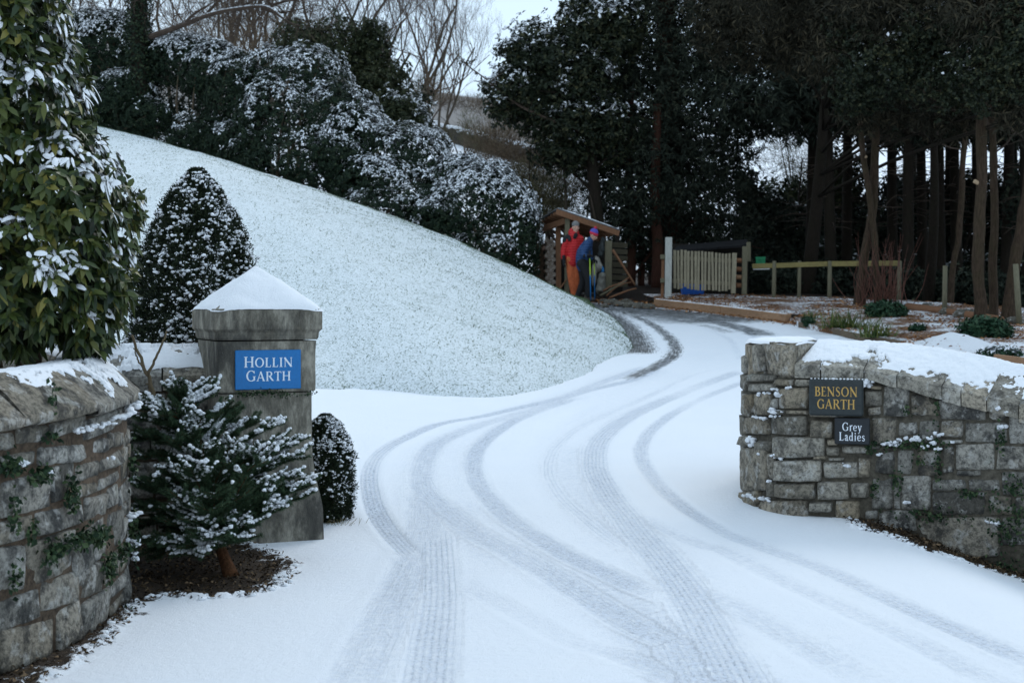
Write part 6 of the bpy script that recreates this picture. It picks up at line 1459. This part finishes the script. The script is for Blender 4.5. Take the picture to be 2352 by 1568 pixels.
# ------------------------------------------------------------------ compost bay of pale pickets
bay = thing('picket_panel', 'pale weathered picket panel forming the front of a compost bay', 'fence panel', P(1615, 665, 32.2))
yq = 32.3
for k in range(17):
    u = (k + .5) / 17; px = 1546 + (1680 - 1546) * u; top = 574 + 8 * u + rng.normal(0, .8); bot = 661 + 8 * u + rng.normal(0, 2.0); w = rng.uniform(4.4, 6.4) * yq / FPX
    mb = MB(); Y = yq + rng.normal(0, .008); mb.beam(P(px + rng.normal(0, .6), bot, Y), P(px + rng.normal(0, .6), top, Y), .022, w, up=(1, 0, 0), bev=.004); mb.build('picket', M_PALEWOOD, bay)
for y in (592, 645): mb = MB(); mb.beam(P(1544, y, yq + .045), P(1684, y + 7, yq + .045), .04, .09); mb.build('rail', M_POST, bay)
mb = MB(); mb.beam(P(1684, 674, yq - .02), P(1687, 581, yq - .02), .07, .10, up=(1, 0, 0)); mb.build('post', M_PALEWOOD, bay)
t = thing('gate_post', 'tall square bleached white post at the left end of the picket panel', 'post', P(1535, 684, 32.1)); mb = MB(); mb.beam(P(1534, 686, 32.1), P(1536, 545, 32.1), .14, .145, up=(1, 0, 0), bev=.01); mb.build('post', mat_wood('white_post', (.46, .46, .42), axis=(6, 6, 1)), t)
for y in (590, 644): mb = MB(); mb.beam(P(1517, y, 32.15), P(1531, y, 32.15), .10, .10); mb.build('bracket', M_POST, t)
mb = MB(); mb.beam(P(1521, 684, 32.2), P(1523, 596, 32.2), .05, .065, up=(1, 0, 0)); mb.build('side_board', M_BROWN, t)
t = thing('log_stack', 'crib of rough crossed timbers at the right end of the picket panel', 'timber crib', P(1705, 670, 32.4)); mb = MB(); mb.beam(P(1709, 676, 32.4), P(1711, 566, 32.4), .09, .11, up=(1, 0, 0)); mb.build('post', M_POST, t)
mb = MB(); mb.beam(P(1720, 600, 32.9), P(1719, 556, 32.9), .07, .09, up=(1, 0, 0)); mb.build('post', M_POST, t)
for y in (598, 618, 636, 655): mb = MB(); mb.tube([P(1690, y, 32.45), P(1714, y + 1, 32.5)], [.055, .05], 8); mb.build('log', M_BROWN if y != 636 else M_SLEEP, t, smooth=True)
t = thing('shelter_roof', 'low dark sheet roof sloping behind the picket panel', 'roof', P(1620, 566, 33.6)); mb = MB(); a, b, c, d = P(1543, 575, 33.0), P(1719, 562, 33.0), P(1716, 549, 35.2), P(1560, 563, 35.2); n_ = unit(np.cross(b - a, d - a)); n_ = n_ if n_[2] > 0 else -n_; slab(mb, a, b, c, d, n_, .05); mb.build('sheet', mat_plain('dark_sheet', (.014, .014, .015), .4, 8, .8, .1, .1), t)
mb = MB()
for px in (1548, 1640, 1712): mb.beam(P(px, 690, 34.6), P(px, 560, 34.6), .08, .08, up=(1, 0, 0))
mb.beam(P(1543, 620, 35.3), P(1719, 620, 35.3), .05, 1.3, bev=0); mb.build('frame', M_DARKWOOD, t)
def bin_(label, px0, px1, y0, y1, Y, mat, name, cat):
    t = thing(name, label, cat, P((px0+px1)/2, y1, Y)); mb = MB(); c = P((px0+px1)/2, (y0+y1)/2, Y); w = (px1-px0)*Y/FPX; h = (y1-y0)*Y/FPX; d = w * .6
    lo_, hi_ = c - [w/2*.92, d/2, h/2], c
    V = np.array([[sx * w/2 * k, sy * d/2 * k, sz * h/2] for sz, k in ((-1, .86), (.8, 1.0), (.8, 1.06), (1, 1.06)) for sx, sy in ((-1,-1),(1,-1),(1,1),(-1,1))]) + c
    F = [(i*4+k, i*4+(k+1) % 4, (i+1)*4+(k+1) % 4, (i+1)*4+k) for i in range(3) for k in range(4)] + [(0, 3, 2, 1)]
    V2 = np.array([[sx * w/2 * k, sy * d/2 * k, z] for z, k in ((h/2, .98), (-h*.3, .84)) for sx, sy in ((-1,-1),(1,-1),(1,1),(-1,1))]) + c
    F += [(12+k, 12+(k+1) % 4, 16+(k+1) % 4, 16+k) for k in range(4)] + [(16+k, 16+(k+1) % 4, 20+(k+1) % 4, 20+k) for k in range(4)] + [(20, 21, 22, 23)]
    mb.add(np.vstack([V, V2]), F); mb.build('tub', mat, t); mb = MB(); mb.box(c + [0, -d/2*1.1, h*.28], (w * .3, .03, .04), None, .008); mb.build('handle', mat, t)
bin_('blue plastic crate showing under the pickets', 1563, 1618, 650, 676, 33.2, mat_plain('blue_crate', (.015, .10, .42), .2, 8, .45), 'plastic_crate', 'crate')
bin_('bright green plastic tub behind the left end of the rail fence', 1735, 1757, 590, 616, 34.2, mat_plain('green_tub', (.01, .22, .09), .2, 8, .45), 'plastic_tub', 'tub')

# ------------------------------------------------------------------ the two walkers
M_SKIN = mat_plain('skin', (.52, .30, .22), .08, 20, .6, .05); M_BLACK = mat_plain('black_cloth', (.012, .012, .014), .3, 30, .8); M_BOOT = mat_plain('boot_leather', (.045, .035, .028), .3, 30, .7); M_RED = None
def puffer(name, c, sc_=52.0):
    m = NT(name); x = m.n('ShaderNodeTexWave'); x.inputs['Scale'].default_value = 5.2; x.inputs['Distortion'].default_value = .8; x.bands_direction = 'Z'; m.t.links.new(m.co(), x.inputs['Vector'])
    f = m.noise(12, 3); col = m.mix(m.ramp(f, (.3, 0), (.7, .5)), c, tuple(v * .6 for v in c)); return m.out(col, .55, m.bump(x.outputs['Fac'], .45, .02), .2)
M_RED = puffer('red_down', (.50, .022, .025)); M_BLUE = puffer('blue_down', (.022, .060, .155)); M_ORANGE = cloth_mat('orange_trousers', (.58, .135, .045), .8, 9, .5); M_GREYK = mat_plain('grey_knit', (.17, .165, .16), .35, 60, .9); M_BLUEK = mat_plain('blue_knit', (.09, .08, .36), .3, 60, .9); M_REDK = mat_plain('red_knit', (.50, .03, .055), .3, 60, .9)
def limb(mb, pts, rad, n=10): mb.tube(spline(pts, 14), np.interp(np.linspace(0, 1, 14), np.linspace(0, 1, len(rad)), rad), n); mb.ball(pts[0], rad[0], 10, 8); mb.ball(pts[-1], rad[-1], 10, 8)
def skin_mesh(mb, name, mat, parent, vox=.012, it=3):
    o = mb.build(name, mat, parent, smooth=True); r = o.modifiers.new('remesh', 'REMESH'); r.mode = 'VOXEL'; r.voxel_size = vox; r.use_smooth_shade = True; s_ = o.modifiers.new('smooth', 'SMOOTH'); s_.factor = .5; s_.iterations = it; return o
def frame(yaw, pitch=0.0):
    f = np.array([math.sin(yaw) * math.cos(pitch), -math.cos(yaw) * math.cos(pitch), math.sin(pitch)]); r = np.array([math.cos(yaw), math.sin(yaw), 0]); u = np.cross(f, -r); u = u if u[2] > 0 else -u; return f, r, u
def head(mb, c, yaw, pitch, s=1.0):
    """f forward, r to the side, u up; c centre of the skull"""
    f, r, u = frame(yaw, pitch); ax = np.array([r, f, u])
    mb.ball(c + u * .03, (.074 * s, .092 * s, .092 * s), 14, 11, ax); mb.ball(c - u * .045 + f * .018, (.058 * s, .068 * s, .075 * s), 12, 9, ax); mb.ball(c - u * .085 + f * .045, (.034, .03, .03), 8, 6, ax)
    mb.tube([c + u * .012 + f * .084, c - u * .012 + f * .098, c - u * .032 + f * .108], [.010, .013, .017], 7); mb.ball(c - u * .036 + f * .1, (.018, .014, .012), 8, 6, ax)
    mb.ball(c + u * .022 + f * .082, (.055, .014, .012), 8, 6, ax); mb.ball(c - u * .062 + f * .083, (.026, .012, .009), 8, 6, ax)
    for sg in (-1, 1): mb.ball(c + r * sg * .076 - u * .008, (.012, .022, .034), 8, 6, ax); mb.ball(c + r * sg * .04 - u * .022 + f * .068, (.024, .02, .02), 8, 6, ax)
    return f, r, u, ax
def face_bits(t, c, f, r, u, ax):
    for sg in (-1, 1):
        mb = MB(); mb.ball(c + r * sg * .031 + u * .004 + f * .088, (.011, .008, .006), 8, 6, ax); mb.build('eye', M_BLACK, t, smooth=True)
    mb = MB(); mb.ball(c - u * .064 + f * .094, (.022, .006, .006), 8, 6, ax); mb.build('mouth', mat_plain('lips', (.30, .10, .09), .1), t, smooth=True)
def hand(mb, w, d, pn, th, curl=.5):
    """w wrist, d along the palm, pn palm normal, th thumb side; five bent fingers"""
    d, pn, th = unit(d), unit(pn), unit(th); c = w + d * .05
    mb.box(c, (.088, .082, .032), np.array([d, th, pn]), .013)
    for i, (o, L) in enumerate([(.032, .072), (.011, .080), (-.010, .076), (-.030, .060)]):
        p = w + d * .09 + th * o; pts = [p - d * .02, p]; dd = d.copy()
        for j in range(3): dd = unit(dd * math.cos(curl) + pn * math.sin(curl)) if j else unit(dd + pn * curl * .3); pts.append(pts[-1] + dd * L * (.42, .33, .25)[j]); pn2 = pn
        mb.tube(pts, [.012, .0115, .0105, .0095, .008], 6)
    p = w + d * .025 + th * .036; mb.tube([p, p + th * .022 + d * .028 + pn * .01, p + th * .026 + d * .055 + pn * .022], [.014, .012, .009], 6)

# man in the red jacket: body turned half right, head looking at the camera, arms hanging
ZR = float(ground_z(*gp(1326, 690)[:2])); YR = 32.75; base = np.array([(1316 - CX) * YR / FPX, YR, 1.66])
H_ = lambda x, y, z: base + np.array([x * .80, y, z])
man = thing('person', 'person in a red padded jacket, orange trousers and grey beanie, looking towards the road', 'person', base)
body = MB(); hc = H_(.075, -.02, 1.665); f, r, u, ax = head(body, hc, .30, .02)
limb(body, [H_(.05, .0, 1.42), H_(.07, -.01, 1.60)], [.06, .055]); limb(body, [H_(.0, 0, .95), H_(.02, 0, 1.2), H_(.04, 0, 1.38)], [.11, .11, .09])
for s_, ft in ((-.06, (.02, -.05)), (.10, (.10, .05))): limb(body, [H_(s_, .0, .93), H_(s_ + .03, -.02, .5), H_(ft[0] + .03, ft[1], .10)], [.07, .05, .04])
limb(body, [H_(-.17, .02, 1.40), H_(-.26, .0, 1.13), H_(-.27, -.06, .90)], [.036, .034, .030]); limb(body, [H_(.20, .03, 1.40), H_(.26, .02, 1.14), H_(.27, -.10, .95)], [.036, .034, .030])
hand(body, H_(-.27, -.06, .92), np.array([-.02, -.12, -1]), np.array([.9, .1, 0]), np.array([.2, -1, 0]), .45); hand(body, H_(.27, -.10, .97), np.array([.05, -.2, -1]), np.array([-.9, .1, 0]), np.array([-.2, -1, 0]), .45)
skin_mesh(body, 'body', M_SKIN, man, .010, 2); face_bits(man, hc, f, r, u, ax)
j = MB(); limb(j, [H_(.0, 0, .86), H_(.01, 0, 1.0), H_(.03, 0, 1.2), H_(.04, .01, 1.37)], [.155, .155, .155, .14]); limb(j, [H_(-.15, .02, 1.40), H_(.20, .03, 1.40)], [.10, .10]); limb(j, [H_(-.17, .02, 1.40), H_(-.265, .0, 1.14), H_(-.275, -.05, .97)], [.082, .078, .062]); limb(j, [H_(.20, .03, 1.40), H_(.26, .02, 1.14), H_(.27, -.09, 1.0)], [.082, .078, .062]); limb(j, [H_(.03, .0, 1.46), H_(.06, .01, 1.52)], [.115, .10]); limb(j, [H_(.03, .05, 1.46), H_(.05, .07, 1.55), H_(.0, .06, 1.60)], [.12, .115, .08]); limb(j, [H_(-.03, .06, 1.56), H_(.10, .07, 1.56)], [.09, .07])
skin_mesh(j, 'jacket', M_RED, man, .018, 3)
j = MB(); limb(j, [H_(-.15, .0, 1.475), H_(-.20, .0, 1.43), H_(-.235, -.01, 1.36)], [.045, .07, .062]); limb(j, [H_(-.12, -.06, 1.45), H_(-.10, -.12, 1.38)], [.05, .04]); limb(j, [H_(.05, -.10, 1.44), H_(.08, -.12, 1.5)], [.05, .05]); skin_mesh(j, 'shoulder_panel', M_BLACK, man, .016, 2)
j = MB(); limb(j, [H_(-.06, 0, .90), H_(-.035, -.02, .52), H_(.04, -.04, .13)], [.125, .10, .082]); limb(j, [H_(.10, 0, .90), H_(.13, -.02, .52), H_(.12, .04, .13)], [.125, .105, .085]); limb(j, [H_(-.04, 0, .93), H_(.08, 0, .93)], [.145, .145]); skin_mesh(j, 'trousers', M_ORANGE, man, .016, 3)
for (x, y) in ((.05, -.08), (.135, .02)): j = MB(); limb(j, [H_(x, y + .06, .05), H_(x + .03, y - .10, .04)], [.055, .05]); limb(j, [H_(x, y + .04, .05), H_(x, y + .04, .15)], [.055, .058]); skin_mesh(j, 'boot', M_BOOT, man, .012, 2)
for sg, w in ((1, H_(-.27, -.06, .925)), (-1, H_(.27, -.10, .975))):
    j = MB(); d = np.array([-.02 * sg, -.13, -1]); pn = np.array([.9 * sg, .1, 0]); th = np.array([.2 * sg, -1, 0]); hand(j, w, d, pn, th, .45); limb(j, [w + [0, 0, .07], w], [.045, .04]); o = skin_mesh(j, 'glove', M_BLACK, man, .007, 1); dm = o.modifiers.new('thick', 'DISPLACE'); dm.strength = .008; dm.mid_level = 0
j = MB(); j.ball(hc + u * .075, (.086, .103, .085), 16, 12, ax); j.ball(hc + u * .045, (.088, .106, .03), 16, 8, ax); skin_mesh(j, 'beanie', M_GREYK, man, .012, 2)

# walker in blue, bent forward over two poles, seen from the side
YB = 32.35; base2 = np.array([(1344 - CX) * YB / FPX, YB, 1.63]); G_ = lambda x, y, z: base2 + np.array([x, y, z])
wom = thing('person', 'person in blue padded jacket and bobble hat, bending forward over two walking poles', 'person', base2)
body = MB(); hc = G_(.185, -.02, 1.50); f, r, u, ax = head(body, hc, 1.25, -.45, .97)
limb(body, [G_(.06, .0, 1.30), G_(.16, -.01, 1.44)], [.055, .05]); limb(body, [G_(-.08, 0, .88), G_(-.05, 0, 1.08), G_(.05, 0, 1.27)], [.09, .09, .085])
limb(body, [G_(-.06, -.08, .87), G_(.06, -.10, .48), G_(.05, -.08, .10)], [.065, .046, .038]); limb(body, [G_(-.08, .08, .87), G_(-.05, .09, .48), G_(-.16, .10, .12)], [.065, .046, .038])
hl = G_(.09, -.26, 1.03); hr = G_(.215, .16, .93)
limb(body, [G_(.04, -.15, 1.28), G_(-.06, -.22, 1.06), hl - [.07, 0, .0]], [.034, .034, .030]); limb(body, [G_(.08, .15, 1.26), G_(.12, .20, 1.04), hr - [.04, 0, -.04]], [.034, .034, .030])
hand(body, hl - [.07, 0, .0], np.array([1, 0, 0.05]), np.array([0, -.2, -1]), np.array([0, -1, .2]) * -1, 1.0); hand(body, hr - [.05, 0, -.04], np.array([1, -.1, -.4]), np.array([-.3, 0, -1]), np.array([0, -1, 0]), 1.0)
skin_mesh(body, 'body', M_SKIN, wom, .010, 2); face_bits(wom, hc, f, r, u, ax)
j = MB(); limb(j, [G_(-.07, 0, .80), G_(-.08, 0, .95), G_(-.05, 0, 1.12), G_(.05, 0, 1.28)], [.135, .142, .142, .125]); limb(j, [G_(.04, -.13, 1.28), G_(.07, .13, 1.27)], [.10, .10]); limb(j, [G_(.04, -.15, 1.28), G_(-.065, -.22, 1.06), hl - [.085, 0, 0]], [.080, .072, .054]); limb(j, [G_(.08, .15, 1.26), G_(.12, .20, 1.04), hr - [.06, 0, -.05]], [.09, .08, .058]); limb(j, [G_(.07, 0, 1.32), G_(.12, 0, 1.40)], [.09, .078]); skin_mesh(j, 'jacket', M_BLUE, wom, .018, 3)
j = MB(); limb(j, [G_(-.06, -.08, .86), G_(.06, -.10, .48), G_(.05, -.08, .12)], [.12, .085, .065]); limb(j, [G_(-.08, .08, .86), G_(-.05, .09, .48), G_(-.16, .10, .14)], [.12, .085, .065]); limb(j, [G_(-.07, -.06, .86), G_(-.08, .06, .86)], [.13, .13]); skin_mesh(j, 'trousers', M_BLACK, wom, .016, 3)
for (x, y) in ((.05, -.08), (-.16, .10)): j = MB(); limb(j, [G_(x - .06, y, .045), G_(x + .12, y, .04)], [.055, .048]); limb(j, [G_(x - .03, y, .05), G_(x - .01, y, .15)], [.055, .056]); skin_mesh(j, 'boot', M_BOOT, wom, .012, 2)
for w, d, pn, th in ((hl - [.07, 0, .0], np.array([1, 0, .05]), np.array([0, -.2, -1]), np.array([0, 1, -.2])), (hr - [.05, 0, -.04], np.array([1, -.1, -.4]), np.array([-.3, 0, -1]), np.array([0, -1, 0]))):
    j = MB(); hand(j, w, d, pn, th, 1.0); limb(j, [w - unit(d) * .05, w], [.042, .038]); o = skin_mesh(j, 'glove', M_BLACK, wom, .007, 1); dm = o.modifiers.new('thick', 'DISPLACE'); dm.strength = .008; dm.mid_level = 0
hat = MB(); hat.ball(hc + u * .075 - f * .015, (.084, .100, .090), 16, 12, ax); h_ = skin_mesh(hat, 'bobble_hat', M_BLUEK, wom, .012, 2)
j = MB(); j.ball(hc + u * .040 - f * .006, (.093, .112, .060), 16, 9, ax); skin_mesh(j, 'hat_brim', M_REDK, h_, .012, 2) if False else skin_mesh(j, 'hat_brim', M_REDK, wom, .012, 2)
j = MB(); j.ball(hc + u * .172 - f * .03, .038, 12, 9, None, .25, 3); j.build('pompom', M_REDK, wom, smooth=True)
m = NT('pole_paint'); g_co = m.n('ShaderNodeSeparateXYZ'); m.t.links.new(m.co(), g_co.inputs[0]); M_POLE = m.out(m.ramp(m.math('MULTIPLY', g_co.outputs['Z'], .9), (.50, (.01, .16, .42)), (.56, (.42, .55, .04)), (.86, (.30, .50, .06)), (.92, (.01, .14, .38))), .35)
for hnd, tip, lb in ((hl, P(1357, 692, YB - .35), 'blue and lime walking pole held in front by the person in blue, the nearer one'), (hr, P(1366, 691, YB + .1), 'darker blue walking pole held by the person in blue, the farther one')):
    tip = tip.copy(); t = thing('walking_pole', lb, 'walking pole', tip); d = unit(hnd - tip); mb = MB(); mb.tube([tip + d * .03, hnd - d * .02], [.011, .013], 8); mb.build('shaft', M_POLE, t, smooth=True)
    mb = MB(); mb.tube([hnd - d * .06, hnd + d * .0, hnd + d * .09], [.017, .019, .021], 8); mb.ball(hnd + d * .10, .022, 8, 6); mb.build('grip', M_BLACK, t, smooth=True)
    mb = MB(); mb.tube([tip, tip + d * .04], [.004, .010], 6); mb.tube([tip + d * .05, tip + d * .055], [.032, .030], 10); mb.build('tip', M_BLACK, t)
